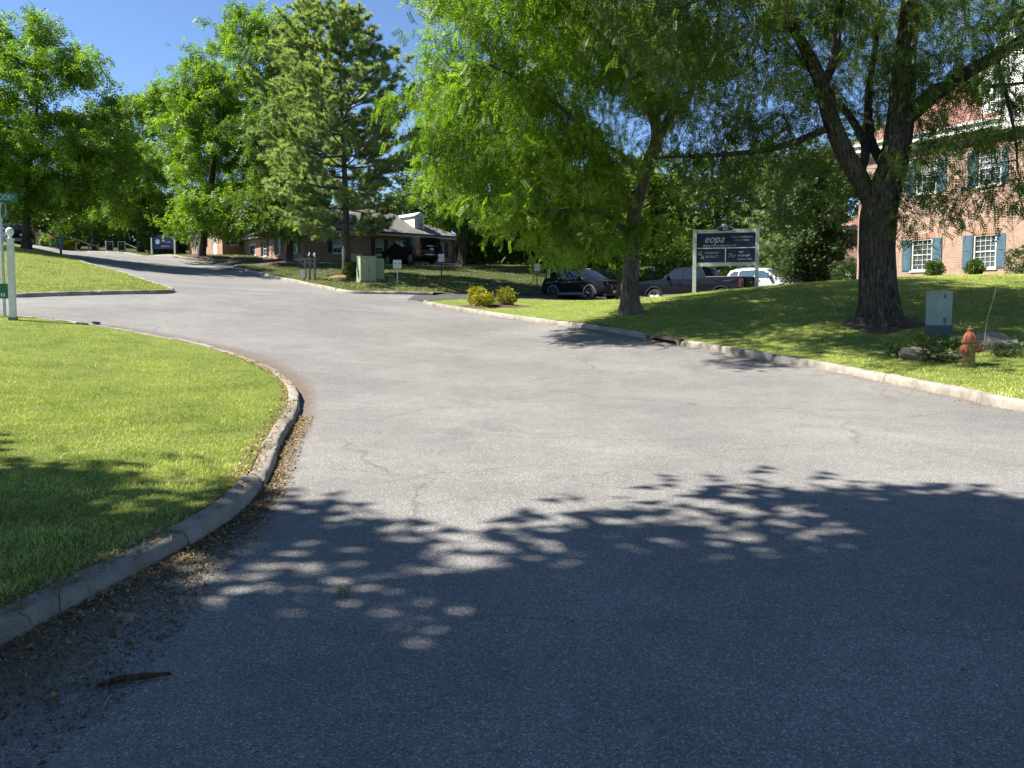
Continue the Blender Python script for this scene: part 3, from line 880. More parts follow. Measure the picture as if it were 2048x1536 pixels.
def tree(name, label, cat, base, blobs, limbs=None, n_att=900, rbase=0.3, seed=1, step=0.35, leaf='far', leafmat=None, bark=None, leaves=9000, r0=0.008,
         group=None, infl=3.5, kill=0.55, droop=0.35, size=1.0, flare=1.5, twigs=0, leaf_min=0.0, shell=0.35, iters=90, leafy=2, clear=None, fill=1.0, spread=1.0, clump=0.6):
    rs = np.random.RandomState(seed)
    root = empty(name, base, 0, label, cat, group)
    B = np.array(base)
    bl = [(b[0] - B[0], b[1] - B[1], b[2] - B[2], b[3], b[4], b[5]) for b in blobs]
    att = blob_points(bl, n_att, rs, shell, clump, 16 if leaf.startswith('near') else 9, 0.8 if leaf.startswith('near') else 0.35)
    if clear is not None: att = att[[not clear(*(q + B)) for q in att]]
    # trunk and limbs
    nodes, par, fixed = [], [], []
    if limbs is None:
        lo = min(b[2] - b[5] for b in bl); c0 = bl[0]
        top = (c0[0] * 0.85, c0[1] * 0.85, c0[2] + c0[5] * 0.25)
        lean = rs.normal(0, 0.02, 2)
        limbs = [[(0, 0, -0.1, rbase), (lean[0] * 3, lean[1] * 3, max(lo, 1.5) * 0.6, rbase * 0.85), (top[0] * 0.4, top[1] * 0.4, (max(lo, 1.5) + top[2]) / 2, rbase * 0.6), (top[0], top[1], top[2], rbase * 0.2)]]
    lm = MB()
    for li, L in enumerate(limbs):
        q = smooth_limb(L, 0.22)
        prev = -1
        if li > 0:
            dd = [np.linalg.norm(np.array(n) - q[0, :3]) for n in nodes]
            prev = int(np.argmin(dd))
        for k, w_ in enumerate(q):
            nodes.append(tuple(w_[:3])); par.append(prev); fixed.append(w_[3]); prev = len(nodes) - 1
        # limb skin with ridged bark and root flare
        n = 22 if q[0, 3] > 0.2 else 12
        vs, fs = [], []
        x = None
        ph = rs.rand(8) * 6.28
        for k in range(len(q)):
            p = Vector(q[k, :3]); d = Vector(q[min(k + 1, len(q) - 1), :3] - q[max(k - 1, 0), :3]).normalized()
            if x is None: x = frame_of(d)[0]
            x = (x - d * x.dot(d)).normalized(); y = d.cross(x)
            r = q[k, 3]
            zz = q[k, 2]
            for a_ in range(n):
                a = 2 * math.pi * a_ / n
                ridg = 0.05 * math.sin(5 * a + ph[0] + zz * 0.7) + 0.035 * math.sin(9 * a + ph[1] - zz * 1.1) + 0.03 * math.sin(3 * a + ph[2] + zz * 1.6) + rs.normal(0, 0.012)
                fl = 0.0
                if li == 0 and zz < 1.3:
                    lobes = 0.55 + 0.45 * math.sin(4 * a + ph[3]) + 0.25 * math.sin(7 * a + ph[4])
                    fl = (flare - 1) * math.exp(-max(zz, 0) / 0.28) * max(lobes, 0.15)
                vs.append(p + (x * math.cos(a) + y * math.sin(a)) * r * (1 + ridg + fl))
        for k in range(len(q) - 1):
            for a_ in range(n):
                fs.append((k * n + a_, k * n + (a_ + 1) % n, (k + 1) * n + (a_ + 1) % n, (k + 1) * n + a_))
        fs.append(tuple(range((len(q) - 1) * n, len(q) * n)))
        lm.add(vs, fs)
    lm.build('trunk', bark or M_BARK, root, smooth=True)
    nfix = len(nodes)
    # lower trunk does not sprout
    zmin = min(b[2] - b[5] * 1.1 for b in bl)
    N, pr = colonize(nodes, par, att, step, kill, infl, iters, rs, (0, 0, 0.02))
    rad, tips, cnt = radii(N, pr, r0, rbase * 0.8)
    for i in range(nfix): rad[i] = fixed[i]
    for i in range(nfix, len(N)):
        rad[i] = min(rad[i], rad[pr[i]] * 0.9 if pr[i] < nfix else rad[pr[i]])
    keep = np.arange(len(N)) >= nfix
    V, Fc = branch_mesh(N, pr, rad, keep)
    if twigs:   # bare hanging twigs
        src = np.where(keep & (rad < 0.03))[0]
        src = rs.choice(src, twigs)
        TV, TF = [], []
        for s_ in src:
            p = N[s_].copy(); d = rs.normal(0, 0.6, 3) + np.array([0, 0, -0.5]); d /= np.linalg.norm(d)
            L = 0.35 + 0.8 * rs.rand(); m_ = 4
            pts = [p]
            for k in range(m_):
                d = d + rs.normal(0, 0.28, 3) + np.array([0, 0, -0.14]); d /= np.linalg.norm(d)
                p = p + d * L / m_; pts.append(p)
            b = len(TV) * 0
            TV.append(np.array(pts))
        for pts in TV:
            m_ = len(pts)
            off = np.array([[0.006, 0, 0], [-0.003, 0.005, 0], [-0.003, -0.005, 0]])
            rr = np.linspace(1.1, 0.5, m_)
            vv = (pts[:, None] + off[None] * rr[:, None, None]).reshape(-1, 3)
            f = [(k * 3 + a, k * 3 + (a + 1) % 3, k * 3 + 3 + (a + 1) % 3, k * 3 + 3 + a) for k in range(m_ - 1) for a in range(3)]
            Fc = np.vstack([Fc, np.array(f) + len(V)]); V = np.vstack([V, vv])
    o = np_obj('branches', V, Fc, M_TWIG if leaf.startswith('near') else (bark or M_BARK_FAR), root, smooth=True)
    o['kind'] = 'stuff'
    # leaves on the outer shoots
    outer = np.where(keep & (cnt <= leafy * 2) & (N[:, 2] > leaf_min))[0]
    idx = rs.choice(outer, leaves)
    if fill > 0:      # shoots too fine to model: leaf sprays round points of the crown volume, hung from the nearest twig
        No = N[outer].astype(np.float32); d2 = np.concatenate([((No[None] - a_[:, None]) ** 2).sum(2).min(1) for a_ in np.array_split(att.astype(np.float32), 24)])
        good = att[d2 < (1.2 * kill + 0.5) ** 2]
    else: good = att[:0]
    dirn = N[idx] - N[pr[idx]]
    dirn /= np.linalg.norm(dirn, axis=1)[:, None] + 1e-9
    fwd = dirn * 0.5 + rs.normal(0, 0.62, dirn.shape) + np.array([0, 0, -droop])
    pos = N[idx] + (N[pr[idx]] - N[idx]) * rs.rand(len(idx))[:, None] + rs.normal(0, 0.14 * size, dirn.shape)
    if leaf == 'near': tpl = locust_leaf(6, 0.25, 0.034, 0.066)
    elif leaf == 'near5': tpl = locust_leaf(6, 0.26, 0.036, 0.066)
    elif leaf == 'far': tpl = locust_leaf(3, 0.36, 0.11, 0.17)
    elif leaf == 'coarse': tpl = locust_leaf(2, 0.36, 0.15, 0.2)
    elif leaf == 'broad': tpl = simple_leaf(0.13, 0.16, 3)
    elif leaf == 'scale': tpl = simple_leaf(0.035, 0.15, 3, 0.5)
    if len(good):
        nf_ = int(leaves * fill)
        gi = rs.choice(len(good), nf_)
        p2 = good[gi] + rs.normal(0, 1, (nf_, 3)) * np.array([0.3, 0.3, 0.15]) * spread
        f2 = rs.normal(0, 0.7, (nf_, 3)) + np.array([0, 0, -droop])
        pos, fwd = np.vstack([pos, p2]), np.vstack([fwd, f2])
    v, f = scatter(tpl, pos, fwd, size * (0.75 + 0.5 * rs.rand(len(pos))), rs)
    lo_ = np_obj('foliage', v, f, leafmat or M_LOCUST_F, root)
    lo_['kind'] = 'stuff'
    return root

def B_(px, py, d, rx, ry, rz):
    p = P(px, py, d)
    return (p.x, p.y, p.z, rx, ry, rz)

GL = 'honey locust trees along the road'
# far left big crown
b = drop(53, 490, 49)
tree('honey_locust', 'tall honey locust filling the left edge above the white post', 'tree', b, [B_(85, 240, 49, 5.7, 4.8, 5.5), B_(55, 105, 49, 3.6, 3.2, 2.6), B_(165, 320, 48, 4.0, 3.6, 3.0), B_(-60, 250, 49, 4, 4, 5), B_(30, 380, 48, 4.0, 3.5, 1.6)], n_att=1100, rbase=0.27, seed=11, leaves=10000, bark=M_BARK_FAR, group=GL, step=0.42)
b = drop(190, 495, 88)
tree('honey_locust', 'distant shaded tree above the two sandwich boards', 'tree', b, [B_(215, 360, 88, 7, 6, 6), B_(150, 420, 88, 5, 4, 3)], n_att=600, rbase=0.3, seed=12, leaves=3600, bark=M_BARK_FAR, step=0.6, size=1.35, kill=0.8, group=GL)
b = drop(283, 500, 78)
tree('honey_locust', 'mid-distance tree rising behind the arched blue sign', 'tree', b, [B_(310, 320, 78, 6.4, 5.4, 6.8), B_(270, 225, 78, 2.8, 2.8, 2.2), B_(250, 400, 78, 4, 4, 3), B_(330, 210, 78, 3, 3, 2.6)], n_att=900, rbase=0.3, seed=13, leaves=7000, bark=M_BARK_FAR, step=0.55, size=1.2, kill=0.7, group=GL)
b = drop(407, 513, 60)
tree('honey_locust', 'tallest honey locust just left of the pine', 'tree', b, [B_(490, 170, 60, 5.4, 5.0, 5.4), B_(520, 60, 60, 3.2, 3.2, 2.0), B_(430, 300, 60, 4.6, 4.4, 4.4), B_(400, 200, 60, 3.2, 3.6, 3.0), B_(470, 410, 57.5, 4.4, 3.6, 2.2), B_(395, 440, 58, 3.0, 3, 1.3), B_(505, 445, 56.5, 3.0, 2.6, 1.2), B_(590, 150, 60, 3.4, 3.6, 3.4)], n_att=1500, rbase=0.3, seed=14, leaves=12000, bark=M_BARK_FAR, step=0.45, group=GL, size=1.05)
b = drop(577, 524, 52.5)
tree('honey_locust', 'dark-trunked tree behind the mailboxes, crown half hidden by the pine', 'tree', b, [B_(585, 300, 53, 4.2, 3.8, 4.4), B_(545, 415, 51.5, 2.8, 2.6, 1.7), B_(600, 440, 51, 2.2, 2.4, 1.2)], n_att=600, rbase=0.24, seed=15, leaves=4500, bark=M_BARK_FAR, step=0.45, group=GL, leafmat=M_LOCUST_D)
b = drop(924, 532, 55)
tree('honey_locust', 'leaning dark-trunked tree at the right end of the low offices', 'tree', b, [B_(950, 250, 54.5, 4.8, 4.6, 4.4), B_(895, 390, 54, 2.8, 3, 2.0), B_(1040, 360, 55, 4.2, 4.2, 3)], limbs=[[(0, 0, -0.1, 0.3), (0.05, 0, 1.6, 0.24), (0.35, 0, 3.6, 0.2), (0.9, 0, 7, 0.12), (1.3, 0, 9, 0.06)]], n_att=800, rbase=0.3, seed=16, leaves=6500, bark=M_BARK_FAR, step=0.5, group=GL)

# ---- the two near honey locusts on the right lawn: limbs laid out by hand
def limb(base, pts, thin=0.86):
    """pts: (px, py, d, radius) -> local control points"""
    out = []
    for px, py, d, r in pts:
        p = P(px, py, d) - Vector(base)
        out.append((p.x, p.y, p.z, r * thin))
    return out
b = drop(1263, 617, 23)
D = 23.0
limbs = [[(0, 0, -0.15, 0.29)] + limb(b, [(1261, 590, D, 0.31), (1262, 520, D, 0.27), (1268, 430, D, 0.24), (1296, 330, D, 0.22), (1314, 270, D, 0.2), (1296, 200, D, 0.15), (1268, 110, D - 0.5, 0.1), (1240, 0, D - 1, 0.06), (1230, -150, D - 1, 0.03)]),
         limb(b, [(1318, 275, D, 0.15), (1345, 225, D + 0.3, 0.13), (1378, 195, D + 0.6, 0.1), (1400, 90, D + 1, 0.07), (1420, -60, D + 1.4, 0.03)]),
         limb(b, [(1272, 440, D, 0.12), (1220, 330, D - 0.4, 0.1), (1150, 240, D - 1, 0.08), (1060, 170, D - 1.6, 0.05), (980, 130, D - 2, 0.025)]),
         limb(b, [(1290, 370, D, 0.1), (1230, 300, D + 1, 0.08), (1130, 290, D + 1.8, 0.06), (1030, 290, D + 2, 0.03)]),
         limb(b, [(1300, 210, D, 0.1), (1220, 90, D - 1.5, 0.07), (1120, 0, D - 2.5, 0.05), (1000, -60, D - 3, 0.025)]),
         limb(b, [(1270, 480, D, 0.09), (1210, 430, D - 1.0, 0.06), (1120, 420, D - 1.6, 0.04), (1040, 430, D - 2, 0.02)])]
tree('honey_locust', 'bright honey locust left of the blue sign, its grey trunk beside the black car', 'tree', b,
     [B_(1010, 130, 22, 2.9, 3.4, 2.3), B_(940, 40, 22, 2.2, 2.6, 1.7), B_(970, 260, 21.5, 1.9, 2.3, 1.5), B_(1000, 380, 21.5, 1.9, 2.2, 1.0), B_(1110, 350, 22, 2.2, 2.4, 1.3), B_(1150, 150, 23.5, 2.4, 3.4, 2.6), B_(1080, -110, 23, 4.2, 4.2, 3.0), B_(1290, 30, 23, 2.6, 3.4, 2.2), B_(1200, 440, 22, 1.6, 2, 0.7), B_(1340, 130, 25, 1.5, 2.2, 1.8), B_(900, 330, 22, 1.0, 1.6, 0.8), B_(905, 200, 22, 1.1, 1.5, 0.9), B_(1060, 455, 21.5, 1.7, 1.8, 0.6), B_(1170, 480, 22, 1.0, 1.4, 0.5), (-0.9, 18.6, 8.9, 1.7, 2.2, 1.3), (1.2, 18.2, 9.6, 2.2, 2.2, 1.2), B_(1160, 90, 27, 2.4, 2.4, 1.8), B_(1300, 60, 27, 2.2, 2.4, 1.8)],
     limbs=limbs, n_att=3000, rbase=0.33, seed=21, fill=0.5, spread=0.8, leaves=18500, leaf='near', leafmat=M_LOCUST, bark=M_BARK_PALE, step=0.24, r0=0.0055, infl=2.6, kill=0.32, droop=0.55, size=1.2, flare=1.5, clump=0.42, twigs=1300, group=GL, iters=140, leaf_min=1.4, leafy=3)

b = drop(1762, 645, 18.5)
D = 18.5
limbs = [[(0, 0, -0.2, 0.48)] + limb(b, [(1760, 610, D, 0.52), (1757, 540, D, 0.46), (1755, 470, D, 0.45), (1760, 410, D, 0.46), (1785, 330, D, 0.38), (1800, 240, D, 0.34), (1806, 150, D, 0.3), (1815, 60, D - 0.2, 0.24), (1822, -60, D - 0.4, 0.17), (1830, -300, D - 0.6, 0.06)]),
         limb(b, [(1745, 410, D, 0.24), (1718, 355, D, 0.25), (1688, 300, D, 0.23), (1660, 230, D + 0.1, 0.21), (1642, 165, D + 0.2, 0.19), (1606, 90, D + 0.3, 0.15), (1565, 20, D + 0.4, 0.12), (1520, -80, D + 0.6, 0.07)]),
         limb(b, [(1646, 170, D + 0.2, 0.13), (1668, 120, D, 0.12), (1676, 40, D - 0.3, 0.1), (1690, -80, D - 0.6, 0.07)]),
         limb(b, [(1805, 250, D, 0.2), (1850, 205, D - 0.2, 0.2), (1905, 165, D - 0.5, 0.18), (1960, 130, D - 0.8, 0.165), (2020, 95, D - 1.1, 0.145), (2090, 50, D - 1.5, 0.12), (2200, -40, D - 2, 0.07)]),
         limb(b, [(1652, 258, D, 0.1), (1600, 280, D + 0.3, 0.095), (1540, 298, D + 0.6, 0.085), (1460, 308, D + 1, 0.07), (1380, 312, D + 1.4, 0.055), (1310, 316, D + 1.8, 0.03)]),
         limb(b, [(1720, 350, D, 0.12), (1730, 290, D + 0.6, 0.12), (1690, 220, D + 1.2, 0.1), (1655, 180, D + 1.7, 0.08), (1600, 120, D + 2.2, 0.04)]),
         limb(b, [(1780, 350, D, 0.14), (1742, 280, D + 0.8, 0.12), (1738, 180, D + 1.2, 0.1), (1752, 80, D + 1.6, 0.08), (1760, -60, D + 2, 0.05)]),
         limb(b, [(1812, 230, D, 0.09), (1880, 170, D + 0.6, 0.075), (1985, 172, D + 0.8, 0.06), (2048, 165, D + 0.9, 0.04)]),
         limb(b, [(1990, 110, D - 1, 0.07), (2010, 180, D - 1.2, 0.05), (2030, 270, D - 1.3, 0.035), (2035, 340, D - 1.3, 0.02)]),
         limb(b, [(1570, 30, D + 0.4, 0.08), (1480, -10, D, 0.06), (1400, 0, D - 0.6, 0.04), (1330, 30, D - 1, 0.02)])]
tree('honey_locust', 'massive dark honey locust standing above the hydrant', 'tree', b,
     [B_(1450, 20, 19, 2.5, 2.8, 1.3), B_(1400, 190, 19.5, 1.9, 2.2, 1.2), B_(1520, 200, 19.5, 1.7, 2.2, 1.4), B_(1590, 60, 19, 1.8, 2.4, 1.4), B_(1700, 100, 19.5, 2, 2.6, 1.8), B_(1850, 60, 18.5, 2.0, 2.6, 1.6), B_(1980, 30, 17.5, 1.4, 2, 0.8), B_(1930, 400, 18, 1.35, 1.3, 0.75), B_(1850, 350, 18.5, 0.9, 1.1, 0.7), B_(2030, 400, 17.6, 0.7, 1.0, 0.7), B_(1480, 330, 20, 1.9, 1.8, 0.75), B_(1600, 380, 19.5, 1.1, 1.2, 0.8), B_(1400, 350, 20, 1.2, 1.4, 0.8), B_(1700, -160, 18.5, 6.5, 5, 2.8), B_(1980, 240, 18, 1.1, 1.4, 0.7), B_(1880, 200, 19, 1.2, 1.6, 1.2), B_(2200, 60, 18, 2.5, 3, 2.6), (1.6, 16.8, 10.2, 3.2, 2.6, 1.3), (5.0, 15.6, 10.4, 3.2, 2.8, 1.5), B_(1950, 330, 18, 1.2, 1.2, 0.8), B_(2010, 470, 17.8, 0.6, 0.8, 0.4), B_(1880, 440, 18.4, 0.8, 0.8, 0.5), B_(1460, 110, 18, 1.8, 2, 1.0), B_(1330, 80, 17.5, 1.6, 1.8, 0.9), B_(1820, 320, 17.2, 0.8, 0.8, 0.6), B_(1960, 150, 17.4, 1.2, 1.2, 0.9), B_(1930, 390, 17.6, 1.3, 1.2, 0.8), B_(1860, 300, 18, 0.9, 1.0, 0.9), B_(1990, 290, 17.5, 0.9, 1.0, 0.7), B_(1850, 420, 18, 0.8, 0.8, 0.5)],
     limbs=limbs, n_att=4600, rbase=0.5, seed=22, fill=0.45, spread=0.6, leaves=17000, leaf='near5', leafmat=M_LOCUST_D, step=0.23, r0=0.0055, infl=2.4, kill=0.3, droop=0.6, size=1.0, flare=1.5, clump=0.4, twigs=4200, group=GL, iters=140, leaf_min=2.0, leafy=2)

# ---- trees out of the picture on the left whose shade lies on the near road and lawn
for k, (x, y, lab, bl) in enumerate((
        (-13.0, 4.0, 'street tree left of the picture shading the near lawn', [(-12.5, 4.3, 8.6, 2.7, 3.1, 2.2), (-13.0, 2.2, 9.2, 2.8, 3.0, 2.2), (-12.8, 4.8, 10.0, 1.6, 1.8, 1.2)]),
        (-7.5, 0.0, 'street tree behind the viewpoint shading the foreground road', [(-4.6, 4.3, 10.0, 3.7, 3.1, 1.8), (-9.8, 5.9, 10.0, 0.7, 0.45, 0.3), (-8.3, 2.5, 9.2, 3.2, 2.3, 2.0), (-4.2, 0.8, 11.4, 3.6, 3.2, 2), (-7.6, -1.6, 9.4, 4.0, 3.4, 2.4), (-9.8, 1.2, 8.4, 3.0, 2.8, 2.0), (-2.0, 3.6, 10.8, 3.0, 3.2, 1.5)]))):
    tree('honey_locust', lab, 'tree', (x, y, gz(x, y)), bl, n_att=1500, rbase=0.26, seed=31 + k, leaves=6500 + 6000 * k, leaf='coarse', leafmat=M_LOCUST_F, step=0.35, group=GL, size=1.15 + 0.1 * k, droop=0.3, fill=1.0, spread=1.0 + 0.15 * k, kill=0.45, clump=0.35)

# ---- white pine
def pine(name, label, base, height, rmax, seed, z0=1.2, tufts=1.0, lean=0.0, mt=None, gap=0.62, bias=(0, 0)):
    rs = np.random.RandomState(seed)
    root = empty(name, base, 0, label, 'tree')
    tr = MB()
    pts = [(0, 0, -0.1), (0.03, 0, height * 0.3), (lean * 0.5, 0.03, height * 0.62), (lean, 0, height)]
    q = catmull([(*p, r) for p, r in zip(pts, (0.24, 0.17, 0.1, 0.012))], 0.3)
    tr.tube([tuple(w_[:3]) for w_ in q], [w_[3] for w_ in q], 12)
    tr.build('trunk', M_BARK_PINE, root, smooth=True)
    BV, BF, TP, TD, TS = [], [], [], [], []
    b0 = 0
    def twig(pl, r0_, r1_):
        nonlocal b0
        n = 4; m_ = len(pl)
        d = np.gradient(pl, axis=0); d /= np.linalg.norm(d, axis=1)[:, None] + 1e-9
        x = np.cross(d, np.array([0.1, 0.2, 1.0])); x /= np.linalg.norm(x, axis=1)[:, None] + 1e-9
        y = np.cross(d, x); a = np.arange(n) * np.pi / 2
        r = np.linspace(r0_, r1_, m_)
        v = (pl[:, None] + (x[:, None] * np.cos(a)[None, :, None] + y[:, None] * np.sin(a)[None, :, None]) * r[:, None, None]).reshape(-1, 3)
        f = [(k * n + c, k * n + (c + 1) % n, k * n + n + (c + 1) % n, k * n + n + c) for k in range(m_ - 1) for c in range(n)]
        BV.append(v); BF.append(np.array(f) + b0); b0 += len(v)
    z = z0
    while z < height - 0.25:
        u = (z - z0) / (height - z0)
        nb = rs.randint(4, 7)
        ph = rs.rand() * 6.28
        for k in range(nb):
            a = ph + k * 6.283 / nb + rs.normal(0, 0.25)
            prof = (0.45 + 1.4 * u) if u < 0.32 else (0.9 * (1 - u) ** 0.72 + 0.14)
            L = rmax * min(prof, 1.0) * (0.6 + 0.55 * rs.rand()) * (1 + bias[0] * math.cos(a) + bias[1] * math.sin(a))
            if rs.rand() < 0.1: L *= 1.2
            el = 0.1 + 0.55 * u + rs.normal(0, 0.09)
            s = np.linspace(0, 1, 7)
            cx = np.interp(z, q[:, 2], q[:, 0])
            zz = z + L * (s * math.tan(el) * 0.8 + 0.14 * s ** 2 * (0.5 if u < 0.3 else 1.2) - 0.1 * np.sin(s * 3.1) * (1 - u))
            pl = np.stack([cx + np.cos(a + 0.15 * s) * L * s, np.sin(a + 0.15 * s) * L * s, zz], 1)
            twig(pl, 0.014 + 0.011 * L, 0.006)
            # side shoots fan out in a flat spray, needles on their outer ends
            ns = int(4 + L * 3.2)
            for i in range(ns):
                t_ = 0.28 + 0.72 * (i + rs.rand()) / ns
                p0 = np.array([np.interp(t_, s, pl[:, c]) for c in range(3)])
                sd = rs.choice((-1, 1)); aa = a + sd * (0.5 + 0.5 * rs.rand())
                l2 = (0.35 + 0.3 * L * (1 - t_) + 0.22 * rs.rand()) * (0.8 + 0.5 * rs.rand())
                dr = np.array([math.cos(aa), math.sin(aa), 0.25 + rs.normal(0, 0.18)])
                p1 = p0 + dr * l2
                twig(np.array([p0, (p0 + p1) / 2 + (0, 0, 0.02), p1]), 0.008, 0.004)
                for m_ in range(int(3 + l2 * 6 * tufts)):
                    f_ = 0.25 + 0.78 * rs.rand()
                    TP.append(p0 + (p1 - p0) * f_ + rs.normal(0, 0.035, 3)); TD.append(dr + rs.normal(0, 0.4, 3) + (0, 0, 0.2)); TS.append(0.8 + 0.5 * rs.rand())
            for m_ in range(5):
                TP.append(pl[-1] + rs.normal(0, 0.06, 3)); TD.append(pl[-1] - pl[-2] + rs.normal(0, 0.1, 3)); TS.append(1.1)
        z += gap * (0.75 + 0.5 * rs.rand()) * (1.0 if u < 0.7 else 0.75)
    o = np_obj('branches', np.vstack(BV), np.vstack(BF), M_BARK_PINE, root, smooth=True); o['kind'] = 'stuff'
    tpl = []
    for k in range(9):
        a = k * 2.4; sp = 0.25 + 0.75 * ((k * 0.618) % 1)
        d = np.array([math.cos(a) * sp, 1.0 - 0.35 * sp, math.sin(a) * sp]); d /= np.linalg.norm(d)
        sdv = np.cross(d, (0.3, 0.2, 0.9)); sdv /= np.linalg.norm(sdv); L = 0.23
        wv = 0.018
        tpl.append([sdv * wv, -sdv * wv, d * L])
    v, f = scatter(np.array([[tuple(c) for c in k] for k in tpl]), np.array(TP), np.array(TD), np.array(TS), rs)
    lf = np_obj('needles', v, f, mt or M_NEEDLE, root); lf['kind'] = 'stuff'
    return root
b = drop(692, 553, 43)
pine('pine_tree', 'tall airy white pine with grey trunk behind the green cabinet', b, 13.9, 6.3, 41, z0=2.2, tufts=4.2, lean=-0.25, bias=(-0.12, 0))
b = drop(1570, 560, 50)
pine('pine_tree', 'small pale pine behind the blue office sign', b, 8.5, 4.2, 43, z0=0.5, tufts=1.1, gap=0.8)

# ---- background trees and hedge
def bush(name, label, cat, base, rx, ry, rz, n, m, seed, leaf=0.09, stems=6, group=None, shoots=0.0, mulch=False):
    """rounded leafy shrub: stems fanning from the base, leaves crowding the outer shell"""
    rs = np.random.RandomState(seed)
    root = empty(name, base, 0, label, cat, group)
    st = MB()
    tips = []
    for k in range(stems):
        a = rs.rand() * 6.28; r = 0.75 * rs.rand() ** 0.5
        t = (rx * r * math.cos(a), ry * r * math.sin(a), rz * (1.0 + 0.75 * math.sqrt(1 - r * r)))
        st.tube([(0.1 * rx * math.cos(a), 0.1 * ry * math.sin(a), -0.05), (t[0] * 0.5, t[1] * 0.5, t[2] * 0.45), t], [0.014 + 0.012 * rz, 0.01 + 0.006 * rz, 0.004], 5, caps=False)
    st.build('stems', M_TWIG, root)['kind'] = 'stuff'
    d = rs.normal(size=(n, 3)); d /= np.linalg.norm(d, axis=1)[:, None]
    lump = 1 + 0.16 * np.sin(d[:, 0] * 4 + seed) * np.cos(d[:, 1] * 5 + seed * 2) + 0.12 * np.sin(d[:, 2] * 6 + d[:, 0] * 3)
    r = (1 - 0.5 * rs.rand(n) ** 2.2) * lump * (1 + shoots * np.maximum(rs.normal(0, 1, n), 0) * (d[:, 2] > 0.1))
    pos = d * r[:, None] * np.array([rx, ry, rz]) + np.array([0, 0, rz * 0.95])
    ok = pos[:, 2] > 0.02
    pos, d = pos[ok], d[ok]
    v, f = scatter(simple_leaf(leaf * 0.62, leaf, 3, 1.1), pos, d * 0.8 + rs.normal(0, 0.5, d.shape) + np.array([0, 0, 0.25]), 0.7 + 0.6 * rs.rand(len(pos)), rs)
    o = np_obj('foliage', v, f, m, root); o['kind'] = 'stuff'
    return root

BG = 'trees behind the parking lot'
def bgtree(px, py, d, bl, label, seed, kind='broad', m=None, leaves=4500, rb=0.2, size=1.45, n=420):
    b = drop(px, py, d)
    return tree('background_tree', label, 'tree', b, [B_(*q) for q in bl], n_att=n, rbase=rb, seed=seed, leaves=int(leaves * 0.7), leaf=kind, leafmat=m or M_BROAD, bark=M_BARK_FAR, step=0.6, size=size, kill=0.75, infl=4.5, group=BG, droop=0.2, fill=0.6)
bgtree(1122, 540, 58, [(1110, 430, 58, 4, 3.6, 3.2), (1160, 340, 58, 3.6, 3.5, 3)], 'dark-stemmed tree behind the black car', 51)
bgtree(1242, 590, 34, [(1255, 470, 34, 1.8, 1.7, 1.4), (1290, 400, 35, 1.7, 1.8, 1.5)], 'slim tree right behind the grey locust trunk', 52, leaves=3600, rb=0.2, size=1.15)
bgtree(1400, 560, 64, [(1400, 430, 64, 5, 4, 3.6), (1470, 360, 64, 4.4, 4, 3), (1320, 370, 64, 4, 4, 3)], 'broad green tree right behind the pickup', 53, leaves=7500, n=700)
bgtree(1690, 560, 60, [(1690, 400, 60, 4.6, 4, 4.6), (1740, 320, 60, 3.5, 3.5, 3)], 'tree behind the left end of the two-storey building', 54, leaves=6000, n=500)
bgtree(1540, 555, 72, [(1540, 380, 72, 6, 5, 5)], 'far tree rising over the small pale pine', 55, leaves=5000)
bgtree(870, 520, 84, [(850, 380, 84, 5, 5, 5), (800, 430, 84, 4, 4, 3)], 'tree behind the grey roof of the low offices', 56, leaves=5500)
bgtree(1010, 530, 80, [(1010, 400, 80, 6, 5, 4.5)], 'far tree rising behind the leafy hedge', 57, leaves=5000)
bgtree(1230, 530, 82, [(1230, 400, 82, 6.5, 5, 4.6)], 'far tree behind the right half of the hedge', 58, leaves=5000)
b = drop(1625, 560, 42)
tree('evergreen_tree', 'dark drooping evergreen beside the big locust trunk', 'tree', b, [B_(1625, 500, 42, 2.0, 1.9, 1.9), B_(1620, 410, 42, 1.7, 1.6, 1.7), B_(1618, 330, 42, 1.1, 1.1, 1.4)], n_att=500, rbase=0.16, seed=59, leaves=12000, leaf='scale', leafmat=M_CEDAR, bark=M_BARK_FAR, step=0.4, size=1.2, droop=0.3, leafy=4)
b = drop(-30, 490, 66)
tree('background_tree', 'tree at the far left edge beyond the parked dark car', 'tree', b, [B_(-40, 380, 66, 6, 5, 4), B_(40, 420, 68, 4, 4, 2.4)], n_att=450, rbase=0.22, seed=60, leaves=3000, leaf='broad', leafmat=M_BROAD, bark=M_BARK_FAR, step=0.6, size=1.5, kill=0.75)
b = drop(150, 485, 112)
tree('background_tree', 'far tree behind the brick gate pillar', 'tree', b, [B_(140, 420, 112, 9, 6, 4.6), B_(240, 430, 112, 8, 6, 4.5)], n_att=450, rbase=0.25, seed=61, leaves=3000, leaf='broad', leafmat=M_BROAD, bark=M_BARK_FAR, step=0.9, size=2.4, kill=1.1, infl=6, fill=0.6)

